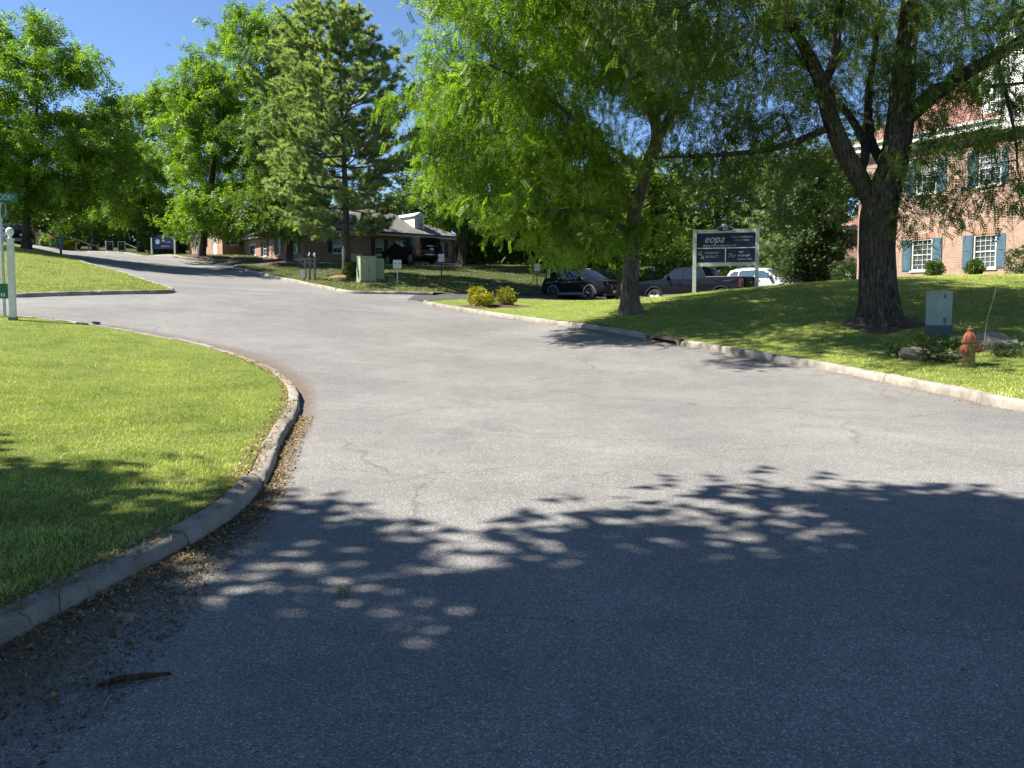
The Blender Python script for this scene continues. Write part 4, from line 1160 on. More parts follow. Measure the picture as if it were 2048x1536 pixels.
HG = 'leafy shrubs in the hedge above the bank'
M_HEDGE = leaf_mat('hedge_leaf', (0.05, 0.1, 0.02), (0.17, 0.25, 0.05), 0.38)
for k, (px, w_, h_, lab) in enumerate(((950, 1.5, 1.5, 'hedge shrub next to the leaning dark trunk'), (985, 1.5, 1.8, 'tall pale hedge shrub, second from the leaning trunk'), (1025, 1.6, 1.55, 'hedge shrub right above the yellow shrubs'), (1062, 1.5, 1.8, 'hedge shrub behind the small sign on the bank'),
                                  (1100, 1.5, 1.5, 'hedge shrub by the dark stem above the black car'), (1140, 1.6, 1.4, 'hedge shrub above the rear of the black car'), (1185, 1.7, 1.6, 'hedge shrub above the roof of the black car'), (1225, 1.6, 1.5, 'hedge shrub just left of the grey locust trunk'))):
    b = drop(px, 538, 60)
    bush('hedge_shrub', lab, 'shrub', b, w_, 1.3, h_, 3000, M_HEDGE, 70 + k, leaf=0.15, group=HG, shoots=0.12)
for k, (px, d, w_, h_, lab, m) in enumerate(((1300, 52, 2.2, 1.6, 'dark shrub behind the front of the pickup', M_BROAD), (1370, 54, 2.2, 1.5, 'shrub behind the cab of the pickup', M_BROAD), (1455, 52, 1.5, 1.1, 'bright lit shrub under the blue sign', M_HEDGE), (1500, 56, 1.8, 1.5, 'pale shrub behind the white car roof', M_HEDGE), (1640, 46, 1.6, 0.9, 'dark shrub at the edge of the lot right of the white car', M_BROAD),
                                       (1700, 39, 0.9, 0.95, 'round dark shrub left of the big trunk by the building', M_CEDAR))):
    b = drop(px, 560, d)
    bush('lot_shrub', lab, 'shrub', b, w_, 1.2, h_, 2600, m, 90 + k, leaf=0.13 if d > 42 else 0.09, shoots=0.1)
# yellow shrubs in their mulch bed
M_GOLD = leaf_mat('golden_leaf', (0.16, 0.17, 0.012), (0.46, 0.38, 0.02), 0.3)
M_GOLDG = leaf_mat('golden_green_leaf', (0.05, 0.08, 0.012), (0.42, 0.37, 0.03), 0.3)
for k, (px, py, d, r_, h_, m, lab) in enumerate(((955, 597, 30.4, 0.4, 0.36, M_GOLD, 'tall golden shrub at the back left of the mulch bed'), (968, 603, 29.6, 0.38, 0.27, M_GOLD, 'low bright golden shrub at the front of the mulch bed'), (1013, 603, 30.0, 0.4, 0.34, M_GOLDG, 'golden shrub with dark green base at the right of the bed'))):
    b = drop(px, py, d)
    bush('golden_shrub', lab, 'shrub', b, r_, r_ * 0.95, h_, 1500, m, 110 + k, leaf=0.05, group='golden shrubs at the lot entrance', shoots=0.16)
# foundation shrubs and the far left greenery
for k, (px, py, d, r_, h_, m, lab) in enumerate(((1868, 560, 29.5, 0.32, 0.32, M_BROAD, 'small clipped shrub under the left ground-floor window'), (1950, 560, 28.8, 0.3, 0.3, M_BROAD, 'small clipped shrub under the right ground-floor window'), (2040, 560, 27.6, 0.5, 0.5, M_CEDAR, 'dark shrub at the right edge by the brick wall'),
                                                 (102, 490, 92, 1.2, 0.7, M_HEDGE, 'low bright shrub beside the yellow warning sign'), (128, 492, 90, 2.0, 1.6, M_HEDGE, 'larger leafy shrub behind the green direction sign'), (312, 505, 77, 1.6, 1.6, M_HEDGE, 'ivy-like shrub behind the arched blue sign'), (345, 507, 76, 1.8, 1.0, M_BROAD, 'low shrub right of the arched blue sign'), (142, 493, 87, 0.7, 0.45, M_GOLD, 'small yellow shrub near the hill-top verge'), (706, 548, 42.2, 0.45, 0.4, M_HEDGE, 'small shrub between pine trunk and green cabinet'))):
    b = drop(px, py, d)
    bush('garden_shrub', lab, 'shrub', b, r_, r_ * 0.9, h_, 900 if d < 60 else 1100, m, 130 + k, leaf=0.06 if d < 40 else (0.09 if d < 60 else 0.24), shoots=0.08)
# tree rows closing the view on the far hill
for k, (px, d, w_, h_) in enumerate(((330, 118, 9, 8), (430, 112, 8, 8), (620, 108, 9, 7), (1350, 98, 9, 7), (1800, 95, 9, 8))):
    p = P(px, 520, d)
    lab = ('far wooded crown left of the tallest locust', 'far wooded crown behind the left end of the low offices', 'far wooded crown seen through the pine', 'far wooded crown above the pickup', 'far wooded crown behind the two-storey roof')[k]
    z = gz(p.x, p.y)
    tree('background_tree', lab, 'tree', (p.x, p.y, z), [(p.x, p.y, z + h_ * 0.62, w_ * 0.6, 5, h_ * 0.5)], n_att=380, rbase=0.25, seed=150 + k, leaves=2600, leaf='broad', leafmat=M_BROAD, bark=M_BARK_FAR, step=0.9, size=2.3, kill=1.1, infl=6, fill=0.6)

# ---- the wood closing the far side of the hill: one mass of crowns
rs = np.random.RandomState(900)
WV, WF, TV_, nb_ = [], [], MB(), 0
for px in np.arange(-330, 1950, 62):
    d = 132 + rs.rand() * 22
    x = (px - 1024) / FPX * d; z = h1(x, d)
    hh = 8.5 + 5 * rs.rand(); rr = 4.5 + 1.8 * rs.rand()
    TV_.tube([(x, d, z - 0.3), (x + rs.normal(0, 0.3), d, z + hh * 0.6)], [0.28, 0.12], 6)
    n = 1350
    q = rs.normal(size=(n, 3)); q /= np.linalg.norm(q, axis=1)[:, None]
    r = (0.55 + 0.45 * rs.rand(n) ** 0.5) * (1 + 0.2 * np.sin(q[:, 0] * 5 + px) * np.cos(q[:, 2] * 6 + px))
    pos = q * r[:, None] * np.array([rr, rr * 0.8, hh * 0.52]) + np.array([x, d, z + hh * 0.5])
    pos = pos[pos[:, 2] > z + 0.2]
    v, f = scatter(simple_leaf(0.5, 0.7, 2, 1.2), pos, rs.normal(size=pos.shape) + np.array([0, 0, 0.2]), 0.8 + 0.6 * rs.rand(len(pos)), rs)
    WV.append(v); WF.append(f + nb_); nb_ += len(v)
wood = empty('woodland', (0, 0, 0), 0, 'distant wood closing the view behind the hill', 'wood', None, 'stuff')
np_obj('crowns', np.vstack(WV), np.vstack(WF), M_BROAD, wood)['kind'] = 'stuff'
TV_.build('trunks', M_BARK_FAR, wood)['kind'] = 'stuff'
# ------------------------------------------------------------------ grass
def grass_mat(name, lo, hi):
    m = leaf_mat(name, lo, hi, 0.2, rough=0.55, spec=0.25, nscale=1.1, namp=1.9)
    return m
M_GRASS = grass_mat('lawn_grass', (0.2, 0.26, 0.05), (0.58, 0.62, 0.17))
M_GRASS_DRY = grass_mat('dry_lawn_grass', (0.17, 0.2, 0.04), (0.46, 0.46, 0.14))
def grass(name, label, poly, kerbline, zone, dens, hgt, wid, m, seed, segs=1, edge=0.05, lean=0.5):
    """blades over the part of a lawn inside zone(x,y); dens(x,y) blades per square metre"""
    rs = np.random.RandomState(seed)
    x0, y0, x1, y1 = zone
    dmax = dens(np.linspace(x0, x1, 60)[:, None].repeat(60, 1).ravel(), np.linspace(y0, y1, 60)[None].repeat(60, 0).ravel()).max()
    n = int(dmax * (x1 - x0) * (y1 - y0))
    x = x0 + (x1 - x0) * rs.rand(n); y = y0 + (y1 - y0) * rs.rand(n)
    ok = rs.rand(n) < dens(x, y) / dmax
    x, y = x[ok], y[ok]
    ok = (np.abs(x) < 0.69 * y + 1.2)            # only where a viewer near the camera can see
    x, y = x[ok], y[ok]
    ok = inside(x, y, poly); x, y = x[ok], y[ok]
    dl = np.full(len(x), 9.0)
    nearm = np.ones(len(x), bool)
    dl[nearm] = dist_line(x[nearm], y[nearm], kerbline[::3])
    ok = dl > KW + edge * rs.rand(len(x)) ** 0.5 * 2.2 * (0.6 + 0.8 * np.sin(x * 3.1 + y * 2.3) ** 2)
    x, y, dl = x[ok], y[ok], dl[ok]
    n = len(x)
    z = H(x, y) + lawn_up(x, y, 'mid' if poly is L_MID else 'near' if poly is L_NEAR else '')
    tuft = 0.75 + 0.35 * np.sin(x * 5.3 + np.sin(y * 4.1) * 2) * np.sin(y * 6.1 + np.sin(x * 3.7) * 2)
    h = hgt * tuft * (0.6 + 0.8 * rs.rand(n))
    a = rs.rand(n) * 6.283
    ln = lean * (0.3 + rs.rand(n))
    la = rs.rand(n) * 6.283
    b = np.stack([x, y, z - 0.005], 1)
    sd = np.stack([np.cos(a), np.sin(a), np.zeros(n)], 1) * (wid * (0.7 + 0.6 * rs.rand(n)))[:, None] / 2
    ld_ = np.stack([np.cos(la) * ln, np.sin(la) * ln, np.ones(n)], 1)
    tip = b + ld_ * h[:, None] * np.array([1.25, 1.25, 0.9])
    if segs == 1:
        v = np.stack([b - sd, b + sd, tip], 1).reshape(-1, 3)
        f = np.arange(len(v)).reshape(-1, 3)
    else:
        mid = b + ld_ * h[:, None] * np.array([0.4, 0.4, 0.6])
        v = np.stack([b - sd, b + sd, mid + sd * 0.8, mid - sd * 0.8, tip], 1).reshape(-1, 3)
        k = np.arange(n)[:, None] * 5
        f = np.concatenate([k + np.array([[0, 1, 2]]), k + np.array([[0, 2, 3]]), k + np.array([[3, 2, 4]])], 0)
    o = np_obj(name, v, f, m)
    return tag(o, label, 'grass', kind='stuff')
grass('grass', 'mown grass of the near lawn inside the kerb', L_NEAR, K_NEAR, (-9, 2.0, -1.6, 8.5), lambda x, y: np.interp(y, [2, 4, 8.5], [5600, 4600, 3000]), 0.04, 0.0046, M_GRASS, 1, segs=2, edge=0.06, lean=0.75)
grass('grass', 'mown grass on the far half of the near lawn', L_NEAR, K_NEAR, (-15, 8.5, -1.6, 21), lambda x, y: np.interp(y, [8.5, 12, 18], [2300, 1500, 850]), 0.045, 0.0085, M_GRASS, 2, edge=0.05)
grass('grass', 'yellowish mown grass beyond the side street', L_ISLAND, K_ISLAND, (-42, 24, -10, 58), lambda x, y: np.interp(y, [24, 35, 58], [320, 160, 60]), 0.07, 0.02, M_GRASS_DRY, 3, edge=0.02)
grass('grass', 'mown grass on the lawn round the big trunks', L_RIGHT, K_RIGHT, (-4, 8, 20, 36), lambda x, y: np.interp(y, [8, 14, 20, 36], [1700, 1150, 560, 200]), 0.05, 0.011, M_GRASS, 4, edge=0.04)
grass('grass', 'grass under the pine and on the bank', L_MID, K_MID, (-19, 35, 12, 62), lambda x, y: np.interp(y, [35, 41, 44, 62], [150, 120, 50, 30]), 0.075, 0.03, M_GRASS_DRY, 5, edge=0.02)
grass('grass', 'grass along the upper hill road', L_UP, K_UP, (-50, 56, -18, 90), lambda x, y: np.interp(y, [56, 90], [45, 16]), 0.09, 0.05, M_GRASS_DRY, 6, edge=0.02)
# ------------------------------------------------------------------ buildings
def brick_mat(name, c1, c2, mortar, vert):
    """brick bond laid along the wall direction vert (plan unit vector)"""
    m = bpy.data.materials.new(name)
    t, ns, lk, b = nodes_of(m)
    tc = ns.new('ShaderNodeTexCoord')
    sx = ns.new('ShaderNodeSeparateXYZ'); lk.new(tc.outputs['Object'], sx.inputs[0])
    a1 = nd(ns, 'ShaderNodeMath', operation='MULTIPLY'); a1.inputs[1].default_value = vert[0]; lk.new(sx.outputs[0], a1.inputs[0])
    a2 = nd(ns, 'ShaderNodeMath', operation='MULTIPLY_ADD'); a2.inputs[1].default_value = vert[1]; lk.new(sx.outputs[1], a2.inputs[0]); lk.new(a1.outputs[0], a2.inputs[2])
    cx = ns.new('ShaderNodeCombineXYZ'); lk.new(a2.outputs[0], cx.inputs[0]); lk.new(sx.outputs[2], cx.inputs[1])
    br = nd(ns, 'ShaderNodeTexBrick', Color1=(*c1, 1), Color2=(*c2, 1), Mortar=(*mortar, 1), Scale=1.0)
    br.inputs['Brick Width'].default_value = 0.215; br.inputs['Row Height'].default_value = 0.075; br.inputs['Mortar Size'].default_value = 0.008
    lk.new(cx.outputs[0], br.inputs['Vector'])
    n1 = nd(ns, 'ShaderNodeTexNoise', Scale=1.3, Detail=6.0, Roughness=0.7); lk.new(tc.outputs['Object'], n1.inputs['Vector'])
    r1 = ramp(ns, [(0.3, 0.72), (0.7, 1.2)]); lk.new(n1.outputs['Fac'], r1.inputs['Fac'])
    q = nd(ns, 'ShaderNodeMixRGB', blend_type='MULTIPLY', Fac=0.8); lk.new(br.outputs['Color'], q.inputs['Color1']); lk.new(r1.outputs[0], q.inputs['Color2'])
    lk.new(q.outputs[0], b.inputs['Base Color']); b.inputs['Roughness'].default_value = 0.88; b.inputs['Specular IOR Level'].default_value = 0.25
    bp = nd(ns, 'ShaderNodeBump', Strength=0.5, Distance=0.01, invert=True); lk.new(br.outputs['Fac'], bp.inputs['Height']); lk.new(bp.outputs[0], b.inputs['Normal'])
    return m
def shingle_mat(name, lo, hi):
    m = mat(name, lo, 0.9, spec=0.2)
    t, ns, lk, b = nodes_of(m)
    tc = ns.new('ShaderNodeTexCoord')
    sx = ns.new('ShaderNodeSeparateXYZ'); lk.new(tc.outputs['Object'], sx.inputs[0])
    cx = ns.new('ShaderNodeCombineXYZ'); ad = nd(ns, 'ShaderNodeMath', operation='SUBTRACT'); lk.new(sx.outputs[0], ad.inputs[0]); lk.new(sx.outputs[1], ad.inputs[1])
    lk.new(ad.outputs[0], cx.inputs[0]); lk.new(sx.outputs[2], cx.inputs[1])
    br = nd(ns, 'ShaderNodeTexBrick', Color1=(*lo, 1), Color2=(*hi, 1), Mortar=(lo[0] * 0.5, lo[1] * 0.5, lo[2] * 0.5, 1), Scale=1.0)
    br.inputs['Brick Width'].default_value = 0.3; br.inputs['Row Height'].default_value = 0.09; br.inputs['Mortar Size'].default_value = 0.01
    lk.new(cx.outputs[0], br.inputs['Vector'])
    n1 = nd(ns, 'ShaderNodeTexNoise', Scale=1.0, Detail=6.0, Roughness=0.75); lk.new(tc.outputs['Object'], n1.inputs['Vector'])
    r1 = ramp(ns, [(0.3, 0.75), (0.7, 1.2)]); lk.new(n1.outputs['Fac'], r1.inputs['Fac'])
    q = nd(ns, 'ShaderNodeMixRGB', blend_type='MULTIPLY', Fac=0.9); lk.new(br.outputs['Color'], q.inputs['Color1']); lk.new(r1.outputs[0], q.inputs['Color2'])
    lk.new(q.outputs[0], b.inputs['Base Color'])
    return m
M_TRIM = mat('white_trim', (0.64, 0.63, 0.59), 0.55, var=0.06)
M_CREAM = mat('cream_fascia', (0.52, 0.49, 0.42), 0.6, var=0.08)
M_GUTTER = mat('dark_gutter', (0.02, 0.02, 0.022), 0.4)
M_SHUT = mat('blue_shutter', (0.05, 0.105, 0.15), 0.6, var=0.2)
M_SHUTB = mat('black_shutter', (0.012, 0.014, 0.017), 0.5)
def glass_mat(name, col, blind=0.0):
    m = mat(name, col, 0.06, spec=0.8, var=0.3, scale=1.4)
    return m
M_GLASS = glass_mat('window_glass', (0.06, 0.075, 0.09))
M_BLIND = mat('window_blind', (0.3, 0.33, 0.35), 0.25, var=0.3, scale=3)
M_SHING = shingle_mat('grey_shingle', (0.15, 0.14, 0.135), (0.24, 0.225, 0.21))
M_SHINGR = shingle_mat('red_shingle', (0.2, 0.1, 0.08), (0.31, 0.17, 0.14))
M_SIDING = mat('white_siding', (0.76, 0.75, 0.72), 0.6, var=0.05)

def poly_wall(mb, o, ax, wid, hgt, holes, depth, thick_n):
    """flat wall rectangle with rectangular openings cut out, plus the reveals"""
    xs = sorted({0.0, wid, *[h[0] for h in holes], *[h[1] for h in holes]})
    zs = sorted({0.0, hgt, *[h[2] for h in holes], *[h[3] for h in holes]})
    up = Vector((0, 0, 1))
    for i in range(len(xs) - 1):
        for j in range(len(zs) - 1):
            cxx, czz = (xs[i] + xs[i + 1]) / 2, (zs[j] + zs[j + 1]) / 2
            if any(h[0] < cxx < h[1] and h[2] < czz < h[3] for h in holes): continue
            q = [o + ax * xs[i] + up * zs[j], o + ax * xs[i + 1] + up * zs[j], o + ax * xs[i + 1] + up * zs[j + 1], o + ax * xs[i] + up * zs[j + 1]]
            mb.add(q, [(0, 1, 2, 3)])
    for h in holes:
        c = [o + ax * h[0] + up * h[2], o + ax * h[1] + up * h[2], o + ax * h[1] + up * h[3], o + ax * h[0] + up * h[3]]
        for k in range(4):
            a, b = c[k], c[(k + 1) % 4]
            mb.add([a, b, b - thick_n * depth, a - thick_n * depth], [(0, 1, 2, 3)])

def window(root, o, ax, n, x0, x1, z0, z1, cols, rows, shut=None, sw=0.4, sill=True, blind=0.5, deep=0.09, trim=None):
    """sash window: frame, two sashes with muntins, panes, sill and shutters"""
    up = Vector((0, 0, 1))
    tr = trim or M_TRIM
    win = MB()
    def bar(a, b, c, d, off, th):
        win.prism([(a, c), (b, c), (b, d), (a, d)], o + n * off, ax, up, n * th)
    e = 0.055
    bar(x0, x1, z0, z0 + e, -deep, 0.07); bar(x0, x1, z1 - e, z1, -deep, 0.07)
    bar(x0, x0 + e, z0 + e, z1 - e, -deep, 0.07); bar(x1 - e, x1, z0 + e, z1 - e, -deep, 0.07)
    w_ = win.build('window', tr, root)
    zm = (z0 + z1) / 2
    mt = MB()
    def mb_(a, b, c, d, off, th):
        mt.prism([(a, c), (b, c), (b, d), (a, d)], o + n * off, ax, up, n * th)
    mb_(x0 + e, x1 - e, zm - 0.025, zm + 0.025, -deep + 0.004, 0.035)
    ix0, ix1 = x0 + e, x1 - e
    for k in range(1, cols):
        x = ix0 + (ix1 - ix0) * k / cols
        mb_(x - 0.008, x + 0.008, z0 + e, zm - 0.025, -deep + 0.006, 0.02)
        mb_(x - 0.008, x + 0.008, zm + 0.025, z1 - e, -deep + 0.006, 0.02)
    for half in ((z0 + e, zm - 0.025), (zm + 0.025, z1 - e)):
        for k in range(1, rows):
            z = half[0] + (half[1] - half[0]) * k / rows
            mb_(ix0, ix1, z - 0.008, z + 0.008, -deep + 0.009, 0.02)
    mt.build('muntin', tr, w_)
    for half, mm in (((z0 + e, zm), M_GLASS), ((zm, z1 - e), M_BLIND if blind > 0.5 else M_GLASS)):
        nc, nr = (cols, rows) if cols >= 3 else (1, 1)
        for i in range(nc):
            for j in range(nr):
                a, b = ix0 + (ix1 - ix0) * i / nc, ix0 + (ix1 - ix0) * (i + 1) / nc
                c, d = half[0] + (half[1] - half[0]) * j / nr, half[0] + (half[1] - half[0]) * (j + 1) / nr
                MB().prism([(a + 0.001, c + 0.001), (b - 0.001, c + 0.001), (b - 0.001, d - 0.001), (a + 0.001, d - 0.001)], o - n * (deep + 0.012 + 0.002 * ((i * 7 + j * 3) % 3)), ax, up, n * 0.01).build('pane', mm, w_)
    if sill:
        MB().prism([(x0 - 0.05, z0 - 0.07), (x1 + 0.05, z0 - 0.07), (x1 + 0.05, z0 - 0.002), (x0 - 0.05, z0 - 0.002)], o - n * 0.05, ax, up, n * 0.1).build('sill', tr, w_)
    if shut:
        for a, b in ((x0 - sw - 0.02, x0 - 0.02), (x1 + 0.02, x1 + 0.02 + sw)):
            s = MB()
            s.prism([(a, z0), (b, z0), (b, z1), (a, z1)], o + n * 0.004, ax, up, n * 0.03)
            for c, d in ((z0 + 0.07, zm - 0.04), (zm + 0.04, z1 - 0.07)):
                s.prism([(a + 0.06, c), (b - 0.06, c), (b - 0.06, d), (a + 0.06, d)], o + n * 0.034, ax, up, n * 0.012)
            s.build('shutter', shut, root)

# ---- two-storey brick building on the right
wl = Vector((16.6, 37.2, 0)); AX = Vector((0.472, -0.8816, 0)).normalized(); NN = Vector((-AX.y * -1 * -1, 0, 0))
NN = Vector((AX.y, -AX.x, 0))            # outward, towards road
if NN.dot(Vector((-1, -1, 0))) < 0: NN = -NN
def wall_s(px, py=510):
    """distance along the wall where the sight line of pixel px,py meets it"""
    u = (px - 1024) / FPX / (math.cos(PITCH) + (PPY - py) / FPX * math.sin(PITCH))
    return (u * wl.y - wl.x) / (AX.x - u * AX.y)
def wall_z(px, py):
    s = wall_s(px, py); d = wl.y + AX.y * s
    return P(px, py, d).z
Z0 = 1.9
rb = empty('brick_building', (wl.x, wl.y, Z0), 0, 'two-storey red brick building with blue shutters and red roof', 'building')
O = Vector((0, 0, 0))
LEN = 17.0
zl0, zl1 = wall_z(1845, 541) - Z0, wall_z(1845, 478) - Z0
zu0, zu1 = wall_z(1980, 370) - Z0, wall_z(1980, 299) - Z0
EAVE = wall_z(1900, 262) - Z0
M_BRICK = brick_mat('red_brick', (0.38, 0.24, 0.175), (0.31, 0.185, 0.135), (0.42, 0.37, 0.31), AX)
xs_low = [(wall_s(1823), wall_s(1864)), (wall_s(1946), wall_s(1992))]
gap_ = xs_low[1][0] - xs_low[0][0]; ww = xs_low[0][1] - xs_low[0][0]
ups = [(wall_s(1957, 335), wall_s(2003, 335))]
ups = [(ups[0][0] - gap_, ups[0][0] - gap_ + ww), ups[0]]
third = (xs_low[1][0] + gap_, xs_low[1][0] + gap_ + ww)
wins = [(a, b, zl0, zl1) for a, b in xs_low + [third]] + [(a, b, zu0, zu1) for a, b in ups]
wm = MB(); poly_wall(wm, O, AX, LEN, EAVE, wins, 0.14, NN)
DEP = 11.0
wm.add([O, O - NN * DEP, O - NN * DEP + Vector((0, 0, EAVE)), O + Vector((0, 0, EAVE))], [(0, 1, 2, 3)])
wm.add([O + AX * LEN, O + AX * LEN - NN * DEP, O + AX * LEN - NN * DEP + Vector((0, 0, EAVE)), O + AX * LEN + Vector((0, 0, EAVE))], [(0, 1, 2, 3)])
wm.add([O - NN * DEP, O - NN * DEP + AX * LEN, O - NN * DEP + AX * LEN + Vector((0, 0, EAVE)), O - NN * DEP + Vector((0, 0, EAVE))], [(0, 1, 2, 3)])
wm.add([O + Vector((0, 0, -1.0)), O + AX * LEN + Vector((0, 0, -1)), O + AX * LEN, O], [(0, 1, 2, 3)])
wm.build('wall', M_BRICK, rb)
for k, (a, b, c, d) in enumerate(wins):
    window(rb, O, AX, NN, a, b, c, d, 4, 3, M_SHUT, 0.42, True, 1.0 if c > 3 else 0.0)
# brick belt course and soldier heads over the windows
M_BRICKD = mat('brick_head', (0.36, 0.2, 0.14), 0.9, var=0.2, scale=12)
for a, b, c, d in wins:
    hd = MB()
    n_ = int((b - a + 0.2) / 0.075)
    for i in range(n_):
        x = a - 0.1 + (b - a + 0.2) * i / n_
        hd.prism([(x, d + 0.01), (x + 0.066, d + 0.01), (x + 0.066, d + 0.22), (x, d + 0.22)], O + NN * 0.002, AX, Vector((0, 0, 1)), NN * 0.012)
    hd.build('lintel', M_BRICKD, rb)
OV = 0.42
UPV = Vector((0, 0, 1))
co = MB()
co.prism([(-OV, EAVE - 0.26), (LEN + OV, EAVE - 0.26), (LEN + OV, EAVE + 0.02), (-OV, EAVE + 0.02)], O + NN * (OV - 0.03), AX, UPV, NN * 0.03)
co.prism([(-OV, EAVE - 0.27), (LEN + OV, EAVE - 0.27), (LEN + OV, EAVE - 0.24), (-OV, EAVE - 0.24)], O + NN * 0.002, AX, UPV, NN * (OV - 0.034))
co.prism([(0, EAVE - 0.5), (LEN, EAVE - 0.5), (LEN, EAVE - 0.275), (0, EAVE - 0.275)], O + NN * 0.003, AX, UPV, NN * 0.05)
co.prism([(-DEP - OV, EAVE - 0.27), (OV - 0.034, EAVE - 0.27), (OV - 0.034, EAVE + 0.02), (-DEP - OV, EAVE + 0.02)], O - AX * OV, NN, UPV, AX * 0.03)
co.build('cornice', M_TRIM, rb)
MB().prism([(-OV - 0.02, EAVE + 0.0), (LEN + OV, EAVE + 0.0), (LEN + OV, EAVE + 0.1), (-OV - 0.02, EAVE + 0.1)], O + NN * (OV + 0.004), AX, UPV, NN * 0.1).build('gutter', M_TRIM, rb)
HR = 5.0
def rp_(s, n, z): return O + AX * s + NN * n + UPV * z
mid = -DEP / 2
ra, rbp = rp_(5.6, mid, EAVE + HR), rp_(LEN - 5.6, mid, EAVE + HR)
e1, e2, e3, e4 = rp_(-OV, OV, EAVE + 0.03), rp_(LEN + OV, OV, EAVE + 0.03), rp_(LEN + OV, -DEP - OV, EAVE + 0.03), rp_(-OV, -DEP - OV, EAVE + 0.03)
rf = MB().add([e1, e2, e3, e4, ra, rbp], [(0, 1, 5, 4), (1, 2, 5), (2, 3, 4, 5), (3, 0, 4), (0, 3, 2, 1)]).build('roof', M_SHINGR, rb)
# dormer with white siding
s0, s1 = wall_s(1962, 190), wall_s(2075, 190)
dz0 = EAVE + 0.35
dm = MB()
nf = -0.05
dm.add([rp_(s0, nf, dz0), rp_(s1, nf, dz0), rp_(s1, nf, dz0 + 2.1), rp_((s0 + s1) / 2, nf, dz0 + 3.0), rp_(s0, nf, dz0 + 2.1),
        rp_(s0, nf - 3.4, dz0), rp_(s1, nf - 3.4, dz0), rp_(s1, nf - 3.4, dz0 + 2.1), rp_((s0 + s1) / 2, nf - 3.9, dz0 + 3.0), rp_(s0, nf - 3.4, dz0 + 2.1)],
       [(0, 1, 2, 3, 4), (0, 4, 9, 5), (1, 6, 7, 2)])
dmo = dm.build('dormer', M_SIDING, rb)
dr_ = MB()
for a, b in ((s0 - 0.22, 0), (s1 + 0.22, 0)):
    m_ = (s0 + s1) / 2
    dr_.add([rp_(a, nf + 0.2, dz0 + 1.98), rp_(m_, nf + 0.2, dz0 + 3.08), rp_(m_, nf - 3.9, dz0 + 3.08), rp_(a, nf - 3.6, dz0 + 1.98),
             rp_(a, nf + 0.2, dz0 + 1.86), rp_(m_, nf + 0.2, dz0 + 2.96), rp_(m_, nf - 3.9, dz0 + 2.96), rp_(a, nf - 3.6, dz0 + 1.86)],
            [(0, 1, 2, 3), (4, 7, 6, 5), (0, 4, 5, 1), (0, 3, 7, 4), (2, 6, 7, 3), (1, 5, 6, 2)])
dr_.build('dormer_roof', M_TRIM, rb)
window(rb, O + NN * (nf + 0.1), AX, NN, s0 + 0.45, s0 + 1.05, dz0 + 0.5, dz0 + 1.8, 2, 2, None, sill=True, blind=1.0)
# shallow projecting bay at the right with a white return
s2 = wall_s(2034, 300)
bay = MB(); bay.prism([(s2, -0.9), (s2 + 4.0, -0.9), (s2 + 4.0, EAVE - 0.52), (s2, EAVE - 0.52)], O + NN * 0.004, AX, UPV, NN * 0.5)
bay.build('bay', M_BRICK, rb)
pd = MB(); pd.prism([(s2 - 0.15, EAVE - 0.5), (s2 + 4.2, EAVE - 0.5), (s2 + 4.2, EAVE + 0.16), (s2 + 2.0, EAVE + 1.3), (s2 - 0.15, EAVE + 0.16)], O + NN * (OV + 0.11), AX, UPV, NN * 0.3)
pd.build('pediment', M_TRIM, rb)

# ---- low brick wing seen left of the big trunk
q0 = P(1690, 520, 52); zq = h1(q0.x, q0.y)
lw = empty('brick_wing', (q0.x, q0.y, zq), 0, 'low brick wing glimpsed left of the big trunk', 'building')
a_ = Vector((0.85, -0.53, 0)).normalized(); n_ = Vector((-0.53, -0.85, 0)).normalized()
MB().prism([(0, -0.5), (7, -0.5), (7, 3.6), (0, 3.6)], (0, 0, 0), a_, UPV, n_ * -5).build('wall', M_BRICK, lw)
MB().prism([(-0.4, 3.6), (7.4, 3.6), (7.4, 3.9), (-0.4, 3.9)], n_ * 0.4, a_, UPV, n_ * -5.8).build('cornice', M_TRIM, lw)
MB().add([n_ * 0.5 + a_ * -0.5 + UPV * 3.9, n_ * 0.5 + a_ * 7.5 + UPV * 3.9, n_ * -5.5 + a_ * 7.5 + UPV * 3.9, n_ * -5.5 + a_ * -0.5 + UPV * 3.9, n_ * -2.5 + a_ * 2 + UPV * 5.4, n_ * -2.5 + a_ * 5 + UPV * 5.4], [(0, 1, 5, 4), (1, 2, 5), (2, 3, 4, 5), (3, 0, 4)]).build('roof', M_SHINGR, lw)

# ---- low brick offices on the left, stepped in plan
K = 1.06
A2 = Vector((0.77, 0.64, 0)).normalized(); B2 = Vector((-0.64, 0.77, 0)).normalized()
c0 = Vector((-4.4 * K, 64 * K, 0)); c1 = c0 - A2 * 14.4; c2 = c1 + B2 * 12.2; c3 = c2 - A2 * 1.9; c4 = c3 + B2 * 8.8
ZB = 4.35
lb = empty('brick_offices', (c1.x, c1.y, ZB), 0, 'long low brick offices with grey hipped roof and dark shutters', 'building')
W2 = 2.38
RISE = 1.15          # the left block stands higher up the slope
M_BR_A = brick_mat('office_brick_front', (0.36, 0.2, 0.13), (0.28, 0.15, 0.1), (0.36, 0.31, 0.26), A2)  # office brick with a deeper colour for the walls turned from the sun
M_BR_B = brick_mat('office_brick_side', (0.42, 0.23, 0.15), (0.34, 0.18, 0.12), (0.4, 0.35, 0.3), B2)  # same brick, its colour lightened for the sunlit walls
def loc(v): return Vector((v.x - c1.x, v.y - c1.y, 0))
def on_wall(p, ax, px):
    u = (px - 1024) / FPX / (math.cos(PITCH) + (PPY - 480) / FPX * math.sin(PITCH))
    return (u * p.y - p.x) / (ax.x - u * ax.y)
